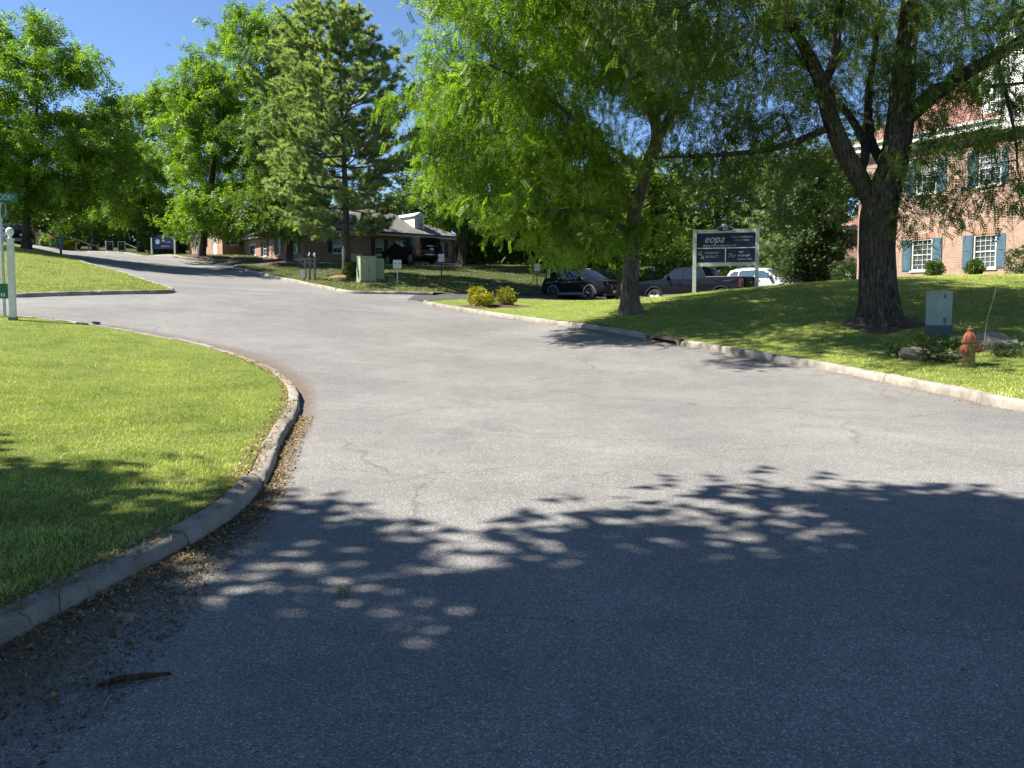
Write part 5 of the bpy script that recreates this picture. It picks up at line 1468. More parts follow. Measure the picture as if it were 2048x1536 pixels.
def office_wall(p, ax, wid, n, m, specs, up=0.0):
    holes = []
    specs = [(a, b, z0 + up, z1 + up, k) for a, b, z0, z1, k in specs]
    for a, b, z0, z1, kind in specs: holes.append((a, b, z0, z1))
    wb_ = MB(); poly_wall(wb_, loc(p), ax, wid, W2 + up, holes, 0.12, n)
    wb_.add([loc(p) - UPV, loc(p) + ax * wid - UPV, loc(p) + ax * wid, loc(p)], [(0, 1, 2, 3)])
    wb_.build('wall', m, lb)
    for a, b, z0, z1, kind in specs:
        if kind == 'door':
            D_ = MB().prism([(a, z0), (b, z0), (b, z1), (a, z1)], loc(p) - n * 0.08, ax, UPV, n * 0.05).build('door', M_TRIM, lb)
            MB().prism([(a + 0.15, z0 + 1.1), (b - 0.15, z0 + 1.1), (b - 0.15, z1 - 0.2), (a + 0.15, z1 - 0.2)], loc(p) - n * 0.029, ax, UPV, n * 0.012).build('pane', M_GLASS, D_)
            MB().box(loc(p) + ax * (b - 0.12) + UPV * (z0 + 1.0) - n * 0.01, (0.05, 0.05, 0.12)).build('handle', M_GUTTER, D_)
        else:
            window(lb, loc(p), ax, n, a, b, z0, z1, 2, 2, M_SHUTB, 0.38, True, kind)
NA = Vector((A2.y, -A2.x, 0)); NB = Vector((-B2.y, B2.x, 0))
if NB.dot(Vector((-1, -1, 0))) < 0: NB = -NB
def win_at(p, ax, px0, px1, kind=1.0, z0=0.85, z1=2.1):
    a, b = on_wall(p, ax, px0), on_wall(p, ax, px1)
    return (min(a, b), max(a, b), z0, z1, kind)
front = [win_at(c1, A2, 665, 684), win_at(c1, A2, 751, 767), win_at(c1, A2, 868, 888)]
front.append((front[0][0] - 2.4, front[0][1] - 2.4, 0.85, 2.1, 1.0))
office_wall(c1, A2, 14.4, NA, M_BR_A, [f for f in front if f[0] > 0.6])
office_wall(c1, B2, 12.2, NB, M_BR_B, [(1.2, 2.0, 0.85, 2.1, 1.0), (4.4, 5.2, 0.85, 2.1, 1.0), (7.2, 8.0, 0.85, 2.1, 0.0), (9.6, 11.0, 0.03, 2.05, 'door')])
office_wall(c3, A2, 1.9, NA, M_BR_A, [(0.7, 1.4, 0.85, 2.1, 0.0)], RISE)
office_wall(c3, B2, 8.8, NB, M_BR_B, [(1.4, 2.4, 0.03, 2.05, 'door'), (4.2, 5.0, 0.85, 2.1, 1.0), (6.2, 7.2, 0.03, 2.05, 'door')], RISE)
rear = MB()
for a, b in ((c0, c0 + B2 * 12.2), (c0 + B2 * 12.2, c4 + A2 * 16.3)):
    rear.add([loc(a) - UPV, loc(b) - UPV, loc(b) + UPV * W2, loc(a) + UPV * W2], [(0, 1, 2, 3)])
rear.build('wall', M_BR_A, lb)
def hip(p, wid, dep, hr, zz):
    """hipped roof over a rectangle starting at p, wid along A2, dep along B2"""
    ov = 0.45
    r = lambda a, b, z: loc(p) + A2 * a + B2 * b + UPV * z
    q = [r(-ov, -ov, zz), r(wid + ov, -ov, zz), r(wid + ov, dep + ov, zz), r(-ov, dep + ov, zz)]
    if wid > dep: rid = [r(dep / 2, dep / 2, zz + hr), r(wid - dep / 2, dep / 2, zz + hr)]; fs = [(0, 1, 5, 4), (1, 2, 5), (2, 3, 4, 5), (3, 0, 4)]
    else: rid = [r(wid / 2, wid / 2, zz + hr), r(wid / 2, dep - wid / 2, zz + hr)]; fs = [(0, 1, 4), (1, 2, 5, 4), (2, 3, 5), (3, 0, 4, 5)]
    MB().add(q + rid, fs + [(3, 2, 1, 0)]).build('roof', M_SHING, lb)
    f = MB()
    for a, b, o_ in ((q[0], q[1], NA), (q[3], q[0], NB), (q[1], q[2], -NB)):
        d = (b - a)
        f.add([a - UPV * 0.02, b - UPV * 0.02, b - UPV * 0.24, a - UPV * 0.24, a - UPV * 0.02 + o_ * 0.02, b - UPV * 0.02 + o_ * 0.02, b - UPV * 0.24 + o_ * 0.02, a - UPV * 0.24 + o_ * 0.02], [(0, 1, 2, 3), (4, 7, 6, 5), (0, 4, 5, 1), (3, 2, 6, 7)])
    f.add([x - UPV * 0.24 for x in q], [(0, 1, 2, 3)])
    f.build('fascia', M_CREAM, lb)
    g_ = MB()
    for a, b, o_ in ((q[0], q[1], NA), (q[3], q[0], NB)):
        g_.prism([(0, -0.04), ((b - a).length, -0.04), ((b - a).length, 0.07), (0, 0.07)], a + o_ * 0.024, (b - a).normalized(), UPV, o_ * 0.1)
    g_.build('gutter', M_GUTTER, lb)
hip(c1, 14.4, 12.2, 3.0, W2 + 0.26)
hip(c3, 9.0, 8.8, 2.6, W2 + 0.265 + RISE)
sd_ = on_wall(c1, A2, 906)
dn = MB(); dn.tube([loc(c1) + A2 * sd_ + NA * 0.1 + UPV * 0.02, loc(c1) + A2 * sd_ + NA * 0.1 + UPV * 2.3, loc(c1) + A2 * sd_ + NA * 0.42 + UPV * 2.75], 0.055, 8)
dn.build('downpipe', M_GUTTER, lb)
# dormer on the office roof
ds = on_wall(c1, A2, 822) + 1.0
def r2(a, b, z): return loc(c1) + A2 * a + B2 * b + UPV * z
dw = 1.0; db = 1.0; zb_ = W2 + 0.26 + 0.55
dmm = MB().add([r2(ds, db, zb_), r2(ds + dw, db, zb_), r2(ds + dw, db, zb_ + 1.15), r2(ds, db, zb_ + 1.15), r2(ds, db + 3.0, zb_), r2(ds + dw, db + 3.0, zb_), r2(ds + dw, db + 3.0, zb_ + 1.15), r2(ds, db + 3.0, zb_ + 1.15)], [(0, 1, 2, 3), (0, 3, 7, 4), (1, 5, 6, 2)])
dmm.build('dormer', M_SIDING, lb)
MB().add([r2(ds - 0.15, db - 0.15, zb_ + 1.15), r2(ds + dw + 0.15, db - 0.15, zb_ + 1.15), r2(ds + dw + 0.15, db + 3.2, zb_ + 1.15), r2(ds - 0.15, db + 3.2, zb_ + 1.15), r2(ds + dw / 2, db - 0.15, zb_ + 1.5), r2(ds + dw / 2, db + 4.2, zb_ + 1.5)], [(0, 1, 4), (1, 2, 5, 4), (0, 4, 5, 3), (0, 3, 2, 1)]).build('dormer_roof', M_TRIM, lb)
window(lb, r2(0, db, 0) + NA * 0.1, A2, NA, ds + 0.22, ds + 0.78, zb_ + 0.15, zb_ + 1.05, 1, 1, None, sill=False, blind=0)
# air unit at the wall
u0 = loc(c1) + A2 * on_wall(c1, A2, 706) + NA * 0.6
MB().box(u0 + UPV * 0.4, (0.8, 0.7, 0.8), bev=0.03).build('air_unit', M_CREAM, lb)
# ------------------------------------------------------------------ vehicles
def paint_mat(name, col, coat=0.35):
    m = mat(name, col, 0.5, var=0.05, coat=coat, spec=0.06)
    return m
M_BLACK = paint_mat('black_car_paint', (0.008, 0.008, 0.009))
M_NAVY = paint_mat('navy_car_paint', (0.004, 0.0055, 0.01))
M_CARWHITE = paint_mat('white_car_paint', (0.5, 0.51, 0.52))
M_CGLASS = mat('car_glass', (0.01, 0.014, 0.018), 0.03, spec=0.9, var=0.0)
M_CGLASSB = mat('pale_car_glass', (0.05, 0.085, 0.11), 0.04, spec=0.9, var=0.1)
M_TYRE = mat('tyre_rubber', (0.035, 0.034, 0.033), 0.85, var=0.25, scale=12)
M_RIM = mat('alloy_rim', (0.42, 0.42, 0.43), 0.3, metal=0.9)
M_RIMD = mat('dark_alloy_rim', (0.08, 0.08, 0.085), 0.3, metal=0.8)
M_PLASTIC = mat('grey_plastic_cladding', (0.13, 0.13, 0.14), 0.6)
M_DARKPL = mat('black_plastic', (0.012, 0.012, 0.012), 0.55)
M_CHROME = mat('bright_chrome', (0.72, 0.73, 0.74), 0.15, metal=1.0, var=0.02)
M_LAMP = mat('headlight_lens', (0.55, 0.57, 0.58), 0.08, spec=0.9)
M_TAIL = mat('tail_light_red', (0.55, 0.012, 0.015), 0.2, spec=0.8)
M_PLATE = mat('number_plate', (0.6, 0.58, 0.5), 0.5, var=0.2, scale=30)
M_UNDER = mat('underbody', (0.01, 0.01, 0.01), 0.9)

def arc(cx, cz, r, a0, a1, n):
    return [(cx + r * math.cos(R(a0 + (a1 - a0) * i / n)), cz + r * math.sin(R(a0 + (a1 - a0) * i / n))) for i in range(n + 1)]

def car(name, label, loc_, fwd, spec, paint, cat='car', group=None):
    """x forward, z up, y left; outline top runs front to back. spec holds the side view in metres"""
    root = empty(name, loc_, math.atan2(fwd[1], fwd[0]), label, cat, group)
    hw = spec['w'] / 2
    top = spec['top']            # [(x,z,kind)] from front bottom over the roof to rear bottom; kind = material of the strip that FOLLOWS
    rw, wr, (xf, xr) = spec['wr'], spec['wr'] + 0.07, spec['axles']
    zb = spec['zb']
    belt = spec['belt']
    def yw(x, z):
        """half width at side-view point: tumblehome above the belt, nose and tail drawn in"""
        y = hw
        if z > belt: y -= (z - belt) * spec.get('tumble', 0.3)
        else: y -= 0.05 * max(0, (0.62 - z) / 0.5)
        L0, L1 = top[0][0], top[-1][0]
        for e in (abs(x - L0), abs(x - L1)):
            if e < 0.55: y -= 0.2 * (1 - e / 0.55) ** 2 * spec.get('nose', 1.0)
        return y
    # side skin with the wheel arches cut out
    outline = [(x, z) for x, z, k in top]
    low = []
    low += [(xr - wr, zb)] + arc(xr, rw, wr, 180, 0, 14)[1:-1] + [(xr + wr, zb)]
    low += [(xf - wr, zb)] + arc(xf, rw, wr, 180, 0, 14)[1:-1] + [(xf + wr, zb)]
    # order: front bottom -> roof -> rear bottom -> along the sill to the front
    poly = outline + low
    pts = [Vector(p) for p in poly]
    gx = [Vector((x, z)) for x in np.arange(outline[-1][0] + 0.15, outline[0][0] - 0.1, 0.22) for z in np.arange(zb + 0.1, max(z for _, z in outline), 0.13)]
    pin = [g for g in gx if inside(np.array([g.x]), np.array([g.y]), poly)[0] and dist_line(np.array([g.x]), np.array([g.y]), np.array(poly + poly[:1]))[0] > 0.06]
    vs, es, fs, *_ = delaunay_2d_cdt(pts + pin, [], [list(range(len(pts)))], 1, 1e-5)
    body = MB()
    for sg in (1, -1):
        v3 = [(v.x, sg * yw(v.x, v.y), v.y) for v in vs]
        body.add(v3, [tuple(f) if sg > 0 else tuple(reversed(f)) for f in fs])
    # strips across the car along the outline
    frac = [-1, -0.94, -0.6, -0.2, 0.2, 0.6, 0.94, 1]
    strips = {}
    for i in range(len(top) - 1):
        (x0, z0, k), (x1, z1, _) = top[i], top[i + 1]
        mb_ = strips.setdefault(k, MB())
        dx, dz = x1 - x0, z1 - z0
        L_ = math.hypot(dx, dz) or 1
        nx, nz = dz / L_, -dx / L_
        if nz < 0 and abs(nx) < 0.5: nx, nz = -nx, -nz
        rowa, rowb = [], []
        for f_ in frac:
            bul = spec.get('crown', 0.045) * (1 - f_ * f_)
            sgx = 1 if i < len(top) / 2 else -1
            rowa.append((x0 + (bul * sgx if abs(nx) > 0.6 else 0), f_ * yw(x0, z0), z0 + (bul if abs(nx) <= 0.9 else 0)))
            rowb.append((x1 + (bul * sgx if abs(nx) > 0.6 else 0), f_ * yw(x1, z1), z1 + (bul if abs(nx) <= 0.9 else 0)))
        n_ = len(frac)
        if k == 'paint':
            body.add(rowa + rowb, [(j, j + 1, n_ + j + 1, n_ + j) for j in range(n_ - 1)])
        else:
            mb_.add(rowa + rowb, [(j, j + 1, n_ + j + 1, n_ + j) for j in range(n_ - 1)])
    bo = body.build('body', paint, root)
    bm = bmesh.new(); bm.from_mesh(bo.data)
    bmesh.ops.remove_doubles(bm, verts=bm.verts, dist=0.004)
    bmesh.ops.recalc_face_normals(bm, faces=bm.faces)
    bm.to_mesh(bo.data); bm.free()
    bo.data.polygons.foreach_set('use_smooth', [True] * len(bo.data.polygons)); bo.data.set_sharp_from_angle(angle=R(28))
    names = {'glass': ('windscreen', spec.get('glass', M_CGLASS)), 'rear_glass': ('rear_window', spec.get('glass', M_CGLASS)), 'dark': ('bumper_grille', M_DARKPL), 'bed': ('load_bed', M_DARKPL), 'cladding': ('bumper', M_PLASTIC), 'chrome': ('bumper', M_CHROME)}
    for k, mb_ in strips.items():
        if k in names and mb_.f: mb_.build(names[k][0], names[k][1], root, smooth=True)
    def side(poly2, off, nm, m, both=True, parent=None, thick=0.012):
        for sg in ((1, -1) if both else (1,)):
            q = [Vector(p) for p in poly2]
            v = [(p.x, sg * (yw(p.x, p.y) + off), p.y) for p in q]
            v2 = [(p.x, sg * (yw(p.x, p.y) + off - thick), p.y) for p in q]
            n_ = len(q)
            # fan strips of the flat outline, tessellated
            t2, _, tf, *_ = delaunay_2d_cdt(q, [], [list(range(n_))], 1, 1e-6)
            mb_ = MB(); mb_.add([(p.x, sg * (yw(p.x, p.y) + off), p.y) for p in t2], [tuple(f) for f in tf])
            mb_.add(v + v2, [(i, (i + 1) % n_, n_ + (i + 1) % n_, n_ + i) for i in range(n_)])
            mb_.build(nm, m, parent or root)
    for p2 in spec['windows']: side(p2, 0.006, 'side_window', spec.get('glass', M_CGLASS))
    for p2, nm, m in spec.get('panels', []): side(p2, 0.012, nm, m)
    # arches
    for ax_ in (xf, xr):
        for sg in (1, -1):
            mb_ = MB()
            inn, out = arc(ax_, rw, wr - 0.012, 0, 180, 16), arc(ax_, rw, wr + spec.get('archw', 0.05), 0, 180, 16)
            yy = lambda p: sg * (yw(p[0], p[1]) + 0.014)
            n_ = len(inn)
            v = [(p[0], yy(p), p[1]) for p in inn] + [(p[0], yy(p), p[1]) for p in out] + [(p[0], yy(p) - sg * 0.16, p[1]) for p in inn]
            mb_.add(v, [(i, i + 1, n_ + i + 1, n_ + i) for i in range(n_ - 1)] + [(i, i + 1, 2 * n_ + i + 1, 2 * n_ + i) for i in range(n_ - 1)])
            mb_.build('wheel_arch', spec.get('arch', paint), root)
    MB().box(((xf + xr) / 2, 0, zb + 0.06), (xf - xr + 1.3, spec['w'] * 0.8, 0.12)).build('underbody', M_UNDER, root)
    for ax_ in (xf, xr):
        MB().box((ax_, 0, rw + 0.1), (wr * 1.9, spec['w'] * 0.78, wr * 1.3)).build('wheel_well', M_UNDER, root)
    # wheels
    for ax_ in (xf, xr):
        for sg in (1, -1):
            yo = hw - 0.03
            w_ = MB().lathe([(rw * 0.62, -0.11), (rw * 0.93, -0.115), (rw, -0.08), (rw, 0.08), (rw * 0.93, 0.112), (rw * 0.64, 0.105), (rw * 0.62, 0.06)], 28, (ax_, sg * (yo - 0.11), rw), (0, sg, 0)).build('wheel', M_TYRE, root, smooth=True)
            rm = MB()
            rm.lathe([(rw * 0.63, 0.05), (rw * 0.66, 0.085), (rw * 0.6, 0.09), (rw * 0.57, 0.04)], 28, (ax_, sg * (yo - 0.11), rw), (0, sg, 0))
            rm.lathe([(rw * 0.16, 0.03), (rw * 0.14, 0.085), (0.02, 0.09)], 12, (ax_, sg * (yo - 0.11), rw), (0, sg, 0))
            for k in range(5):
                a = k * 2 * math.pi / 5 + 0.3
                for da in (-0.13, 0.13):
                    c, s = math.cos(a + da), math.sin(a + da)
                    rm.tube([(ax_ + c * rw * 0.12, sg * (yo - 0.035), rw + s * rw * 0.12), (ax_ + math.cos(a + da * 1.3) * rw * 0.61, sg * (yo - 0.03), rw + math.sin(a + da * 1.3) * rw * 0.61)], [0.024, 0.02], 6)
            rm.build('rim', spec.get('rim', M_RIM), w_, smooth=True)
            MB().lathe([(rw * 0.6, 0.0), (rw * 0.6, 0.02)], 20, (ax_, sg * (yo - 0.11), rw), (0, sg, 0)).build('brake_disc', M_UNDER, w_)
    # mirrors, handles
    mx, mz = spec['mirror']
    for sg in (1, -1):
        MB().box((mx, sg * (yw(mx, mz) + 0.11), mz), (0.14, 0.22, 0.16), bev=0.04).build('mirror', spec.get('mirror_m', paint), root, smooth=True)
        for hx, hz in spec['handles']:
            MB().box((hx, sg * (yw(hx, hz) + 0.02), hz), (0.2, 0.035, 0.035), bev=0.012).build('door_handle', spec.get('handle_m', M_CHROME), root, smooth=True)
    # lamps and plate
    for sg in (1, -1):
        for nm, m, (x0, x1), (z0, z1), (f0, f1), sgn in spec['lamps']:
            mb_ = MB()
            n_ = 6
            va, vb = [], []
            for i in range(n_ + 1):
                f_ = f0 + (f1 - f0) * i / n_
                x_ = x0 + (x1 - x0) * i / n_
                for z_ in (z0, z1):
                    va.append((x_ + sgn * 0.012, sg * f_ * hw, z_))
            mb_.add(va, [(2 * i, 2 * i + 1, 2 * i + 3, 2 * i + 2) for i in range(n_)])
            vb = [(x - sgn * 0.14, y, z) for x, y, z in va]
            mb_.add(va + vb, [(2 * i, 2 * i + 2, 14 + 2 * i + 2, 14 + 2 * i) for i in range(n_)] + [(2 * i + 1, 2 * i + 3, 14 + 2 * i + 3, 14 + 2 * i + 1) for i in range(n_)])
            mb_.build(nm, m, root, smooth=True)
    for nm, m, c, s in spec['boxes']:
        MB().box(c, s, bev=min(s) * 0.25).build(nm, m, root, smooth=True)
    for pl, nm, m, rr in spec.get('tubes', []):
        for sg in (1, -1):
            MB().tube([(x, sg * (yw(x, z) + dy), z) for x, z, dy in pl], rr, 6).build(nm, m, root, smooth=True)
    return root

# crossover (front ends in +x), length 4.69
sp = dict(w=1.84, wr=0.345, axles=(1.42, -1.29), zb=0.26, belt=1.05, tumble=0.34, rim=M_RIMD, arch=M_PLASTIC, archw=0.06,
          top=[(2.28, 0.28, 'dark'), (2.34, 0.5, 'dark'), (2.32, 0.72, 'paint'), (2.22, 0.93, 'paint'), (1.7, 1.06, 'paint'), (1.12, 1.13, 'glass'), (0.38, 1.58, 'paint'), (-0.1, 1.685, 'paint'), (-0.8, 1.7, 'paint'), (-1.6, 1.64, 'paint'), (-1.9, 1.57, 'rear_glass'), (-2.22, 1.12, 'paint'), (-2.32, 0.85, 'paint'), (-2.33, 0.55, 'cladding'), (-2.25, 0.3, 'cladding')],
          windows=[[(0.92, 1.11), (0.3, 1.5), (-0.2, 1.585), (-0.25, 1.09)], [(-0.31, 1.09), (-0.26, 1.59), (-0.85, 1.6), (-1.25, 1.56), (-1.3, 1.14)], [(-1.37, 1.15), (-1.32, 1.545), (-1.6, 1.49), (-1.86, 1.3), (-1.7, 1.19)]],
          panels=[([(-0.92, 0.27), (1.05, 0.27), (1.05, 0.41), (-0.92, 0.41)], 'sill_cladding', M_PLASTIC)],
          mirror=(0.72, 1.16), mirror_m=M_BLACK, handles=[(0.0, 0.96), (-1.0, 1.0)],
          lamps=[('headlight', M_LAMP, (2.3, 1.98), (0.74, 0.87), (0.5, 0.93), 1), ('tail_light', M_TAIL, (-2.2, -1.98), (0.95, 1.12), (0.62, 0.97), -1)],
          boxes=[('grille', M_DARKPL, (2.34, 0, 0.68), (0.05, 0.78, 0.28)), ('grille_chrome', M_CHROME, (2.352, 0, 0.555), (0.05, 0.5, 0.05)), ('badge', M_CHROME, (2.372, 0, 0.74), (0.03, 0.14, 0.12)), ('number_plate', M_PLATE, (2.375, 0, 0.43), (0.02, 0.31, 0.16)), ('lower_lip', M_PLASTIC, (2.26, 0, 0.27), (0.1, 1.4, 0.06)),
                 ('rear_plate', M_PLATE, (-2.36, 0, 0.8), (0.02, 0.31, 0.16))],
          tubes=[([(0.95, 1.09, 0.012), (0.3, 1.515, 0.012), (-0.25, 1.605, 0.012), (-0.85, 1.615, 0.012), (-1.3, 1.575, 0.012), (-1.62, 1.51, 0.012), (-1.9, 1.3, 0.012), (-1.7, 1.165, 0.012)], 'window_trim', M_CHROME, 0.016),
                 ([(0.1, 1.69, -0.06), (-0.8, 1.75, -0.08), (-1.6, 1.69, -0.06)], 'roof_rail', M_DARKPL, 0.02),
                 ([(2.36, 0.78, -0.5), (2.35, 0.6, -0.62)], 'grille_bar', M_CHROME, 0.025)])
b = drop(1163, 604, 42)
car('crossover_car', 'black crossover with dark wheels parked left of the grey trunk', (b.x, b.y, b.z), (0.66, -0.75), sp, M_BLACK)

# large wagon, length 5.7
sw = dict(w=2.02, wr=0.39, axles=(1.78, -1.52), zb=0.32, belt=1.2, tumble=0.2, rim=M_RIM, nose=0.7, crown=0.03,
          top=[(2.78, 0.34, 'dark'), (2.84, 0.6, 'dark'), (2.82, 0.95, 'paint'), (2.72, 1.12, 'paint'), (2.1, 1.2, 'paint'), (1.42, 1.25, 'glass'), (0.72, 1.75, 'paint'), (0.3, 1.86, 'paint'), (-1.0, 1.9, 'paint'), (-2.4, 1.87, 'paint'), (-2.62, 1.82, 'rear_glass'), (-2.76, 1.28, 'paint'), (-2.84, 1.0, 'paint'), (-2.86, 0.62, 'paint'), (-2.8, 0.36, 'dark')],
          windows=[[(1.2, 1.25), (0.66, 1.7), (0.12, 1.76), (0.08, 1.23)], [(0.0, 1.23), (0.04, 1.77), (-0.95, 1.78), (-1.0, 1.24)], [(-1.08, 1.24), (-1.03, 1.78), (-2.35, 1.75), (-2.5, 1.28)]],
          mirror=(1.0, 1.3), handles=[(0.25, 1.08), (-0.8, 1.08)], handle_m=M_BLACK,
          lamps=[('headlight', M_LAMP, (2.8, 2.5), (0.86, 1.04), (0.55, 0.95), 1), ('tail_light', M_TAIL, (-2.82, -2.66), (0.95, 1.3), (0.78, 0.98), -1)],
          boxes=[('grille', M_DARKPL, (2.84, 0, 0.85), (0.05, 1.0, 0.36)), ('number_plate', M_PLATE, (-2.885, 0, 1.02), (0.02, 0.32, 0.16)), ('rear_chrome', M_CHROME, (-2.875, 0, 1.24), (0.03, 0.9, 0.03)), ('rear_bumper', M_DARKPL, (-2.87, 0, 0.56), (0.14, 1.7, 0.1)), ('bumper_chrome', M_CHROME, (-2.915, 0, 0.62), (0.03, 1.3, 0.025))],
          tubes=[([(0.3, 1.9, -0.12), (-1, 1.96, -0.14), (-2.3, 1.92, -0.12)], 'roof_rail', M_DARKPL, 0.02)])
b = drop(822, 530, 57.5)
car('large_wagon', 'big black sport utility wagon parked before the low brick offices', (b.x, b.y, b.z), (-0.62, 0.78), sw, M_BLACK)

# crew-cab pickup, length 5.9
pk = dict(w=2.04, wr=0.42, axles=(1.9, -1.85), zb=0.42, belt=1.25, tumble=0.28, rim=M_RIM, nose=0.6, arch=M_DARKPL, crown=0.03,
          top=[(2.84, 0.45, 'dark'), (2.92, 0.72, 'dark'), (2.9, 1.08, 'paint'), (2.8, 1.2, 'paint'), (2.1, 1.27, 'paint'), (1.52, 1.3, 'glass'), (0.86, 1.8, 'paint'), (0.5, 1.89, 'paint'), (-0.4, 1.91, 'paint'), (-0.72, 1.87, 'rear_glass'), (-0.98, 1.36, 'paint'), (-1.0, 1.35, 'bed'), (-2.9, 1.36, 'paint'), (-2.94, 1.0, 'paint'), (-2.92, 0.66, 'dark'), (-2.86, 0.46, 'dark')],
          windows=[[(1.3, 1.3), (0.8, 1.74), (0.32, 1.79), (0.28, 1.28)], [(0.2, 1.28), (0.24, 1.795), (-0.4, 1.8), (-0.66, 1.72), (-0.8, 1.3)]],
          panels=[([(-1.38, 0.44), (1.42, 0.44), (1.42, 0.53), (-1.38, 0.53)], 'side_step', M_CHROME)],
          mirror=(1.12, 1.4), mirror_m=M_DARKPL, handles=[(0.42, 1.14), (-0.6, 1.14)], handle_m=M_NAVY,
          lamps=[('headlight', M_LAMP, (2.88, 2.6), (0.95, 1.12), (0.6, 0.95), 1), ('tail_light', M_TAIL, (-2.94, -2.74), (0.88, 1.28), (0.86, 1.0), -1)],
          boxes=[('grille', M_DARKPL, (2.92, 0, 0.9), (0.05, 1.2, 0.4)), ('tailgate', M_NAVY, (-2.965, 0, 1.06), (0.03, 1.5, 0.5)), ('number_plate', M_PLATE, (-3.07, 0, 0.68), (0.02, 0.31, 0.15)), ('rear_bumper', M_CHROME, (-2.99, 0, 0.62), (0.14, 1.8, 0.17)), ('tailgate_handle', M_DARKPL, (-2.985, 0, 1.2), (0.02, 0.3, 0.08))],
          tubes=[([(-0.98, 1.44, -0.02), (-0.7, 1.86, 0.0)], 'cab_pillar_trim', M_CHROME, 0.015), ([(-1.0, 1.385, -0.02), (-2.9, 1.385, -0.02)], 'bed_rail', M_DARKPL, 0.025)])
b = drop(1392, 606, 40)
car('pickup_truck', 'dark blue crew-cab pickup parked behind the sign posts', (b.x, b.y, b.z), (-0.76, 0.65), pk, M_NAVY, 'pickup')

# white crossover behind the pickup
wc = dict(sp); wc.update(glass=M_CGLASSB, rim=M_RIM, arch=M_CARWHITE, mirror_m=M_DARKPL)
b = drop(1530, 598, 46)
car('white_car', 'white car behind the pickup, half hidden by the lawn', (b.x, b.y, b.z), (0.72, -0.69), wc, M_CARWHITE)
b = drop(1676, 560, 50)
car('pale_car', 'pale parked car glimpsed just left of the big trunk', (b.x, b.y, b.z), (0.2, -0.98), wc, M_CARWHITE)
b = drop(30, 488, 62)
car('dark_car', 'dark car on the hill road partly behind the white post', (b.x, b.y, b.z), (-0.7, 0.71), sp, M_BLACK)
# ------------------------------------------------------------------ signs and street furniture
M_SIGNGREEN = mat('sign_green', (0.008, 0.12, 0.055), 0.4, var=0.08)
M_SIGNBLUE = mat('sign_navy', (0.012, 0.016, 0.085), 0.4, var=0.12)
M_LETTER = mat('letter_white', (0.66, 0.66, 0.64), 0.5, var=0.04)
M_LETTERD = mat('letter_dull', (0.45, 0.47, 0.5), 0.5, var=0.1)
M_LETTERK = mat('letter_black', (0.02, 0.02, 0.025), 0.5)
M_GALV = mat('galvanised_steel', (0.42, 0.45, 0.47), 0.45, metal=0.6, var=0.15, scale=10)
M_WPOST = mat('weathered_white_paint', (0.7, 0.7, 0.66), 0.7, var=0.14, scale=8, bump=0.3)
M_SAGE = mat('faded_white_post', (0.5, 0.55, 0.52), 0.65, var=0.1)
M_WOOD = mat('grey_weathered_wood', (0.2, 0.185, 0.155), 0.85, var=0.3, scale=12, bump=0.3)
M_BLACKM = mat('black_metal', (0.012, 0.012, 0.013), 0.45)
UP = Vector((0, 0, 1))

def tilt_view(p):
    """unit vector along the ground from p to the right as seen from the road"""
    d = Vector((p.x, p.y, 0)).normalized()
    return Vector((d.y, -d.x, 0)), -d

# street name post at the junction
b = drop(9, 622, 18.2)
sp_ = empty('street_sign', b, 0, 'green street name sign on a grey steel pipe at the left edge', 'street sign')
MB().tube([(0, 0, -0.1), (0.0, 0, 2.62)], 0.034, 12).build('pole', M_GALV, sp_, smooth=True)
MB().tube([(0, 0, 2.62), (0, 0, 2.66)], 0.05, 12).build('cap', M_GALV, sp_)
r_ = Vector((0.985, 0.17, -0.02)).normalized(); nrm_ = Vector((0.17, -0.985, 0))
MB().prism([(-0.62, 2.68), (0.38, 2.68), (0.38, 2.895), (-0.62, 2.895)], nrm_ * -0.006, r_, UP, nrm_ * 0.012).build('name_blade', M_SIGNGREEN, sp_)
text('BROOK', 0.19, M_LETTERD, sp_, face_matrix(nrm_ * 0.0085 + r_ * -0.16 + UP * 2.785, r_, UP), align='LEFT', sx=0.62)
text('LA', 0.1, M_LETTERD, sp_, face_matrix(nrm_ * 0.0085 + r_ * 0.24 + UP * 2.81, r_, UP), align='LEFT', sx=0.7)
cr = Vector((b.x, b.y, 0)).normalized(); cr = Matrix.Rotation(R(-9), 3, 'Z') @ cr; cn = Vector((cr.y, -cr.x, 0))
MB().prism([(-0.1, 2.33), (0.75, 2.33), (0.75, 2.55), (-0.1, 2.55)], cn * 0.036, cr, UP, cn * 0.012).build('cross_blade', M_SIGNGREEN, sp_)
MB().tube([(0.04, 0, 2.66), (0.11, 0.01, 2.62), (0.115, 0.01, 2.4), (0.07, 0.0, 2.34), (0.03, 0, 2.36)], 0.012, 6).build('bracket', M_GALV, sp_, smooth=True)
MB().prism([(-0.7, 0.42), (0.11, 0.42), (0.11, 0.77), (-0.7, 0.77)], nrm_ * 0.036, r_, UP, nrm_ * 0.01).build('lower_sign', M_SIGNGREEN, sp_)
text('N', 0.12, M_LETTER, sp_, face_matrix(nrm_ * 0.0485 + r_ * 0.0 + UP * 0.5, r_, UP), bold=0.003)

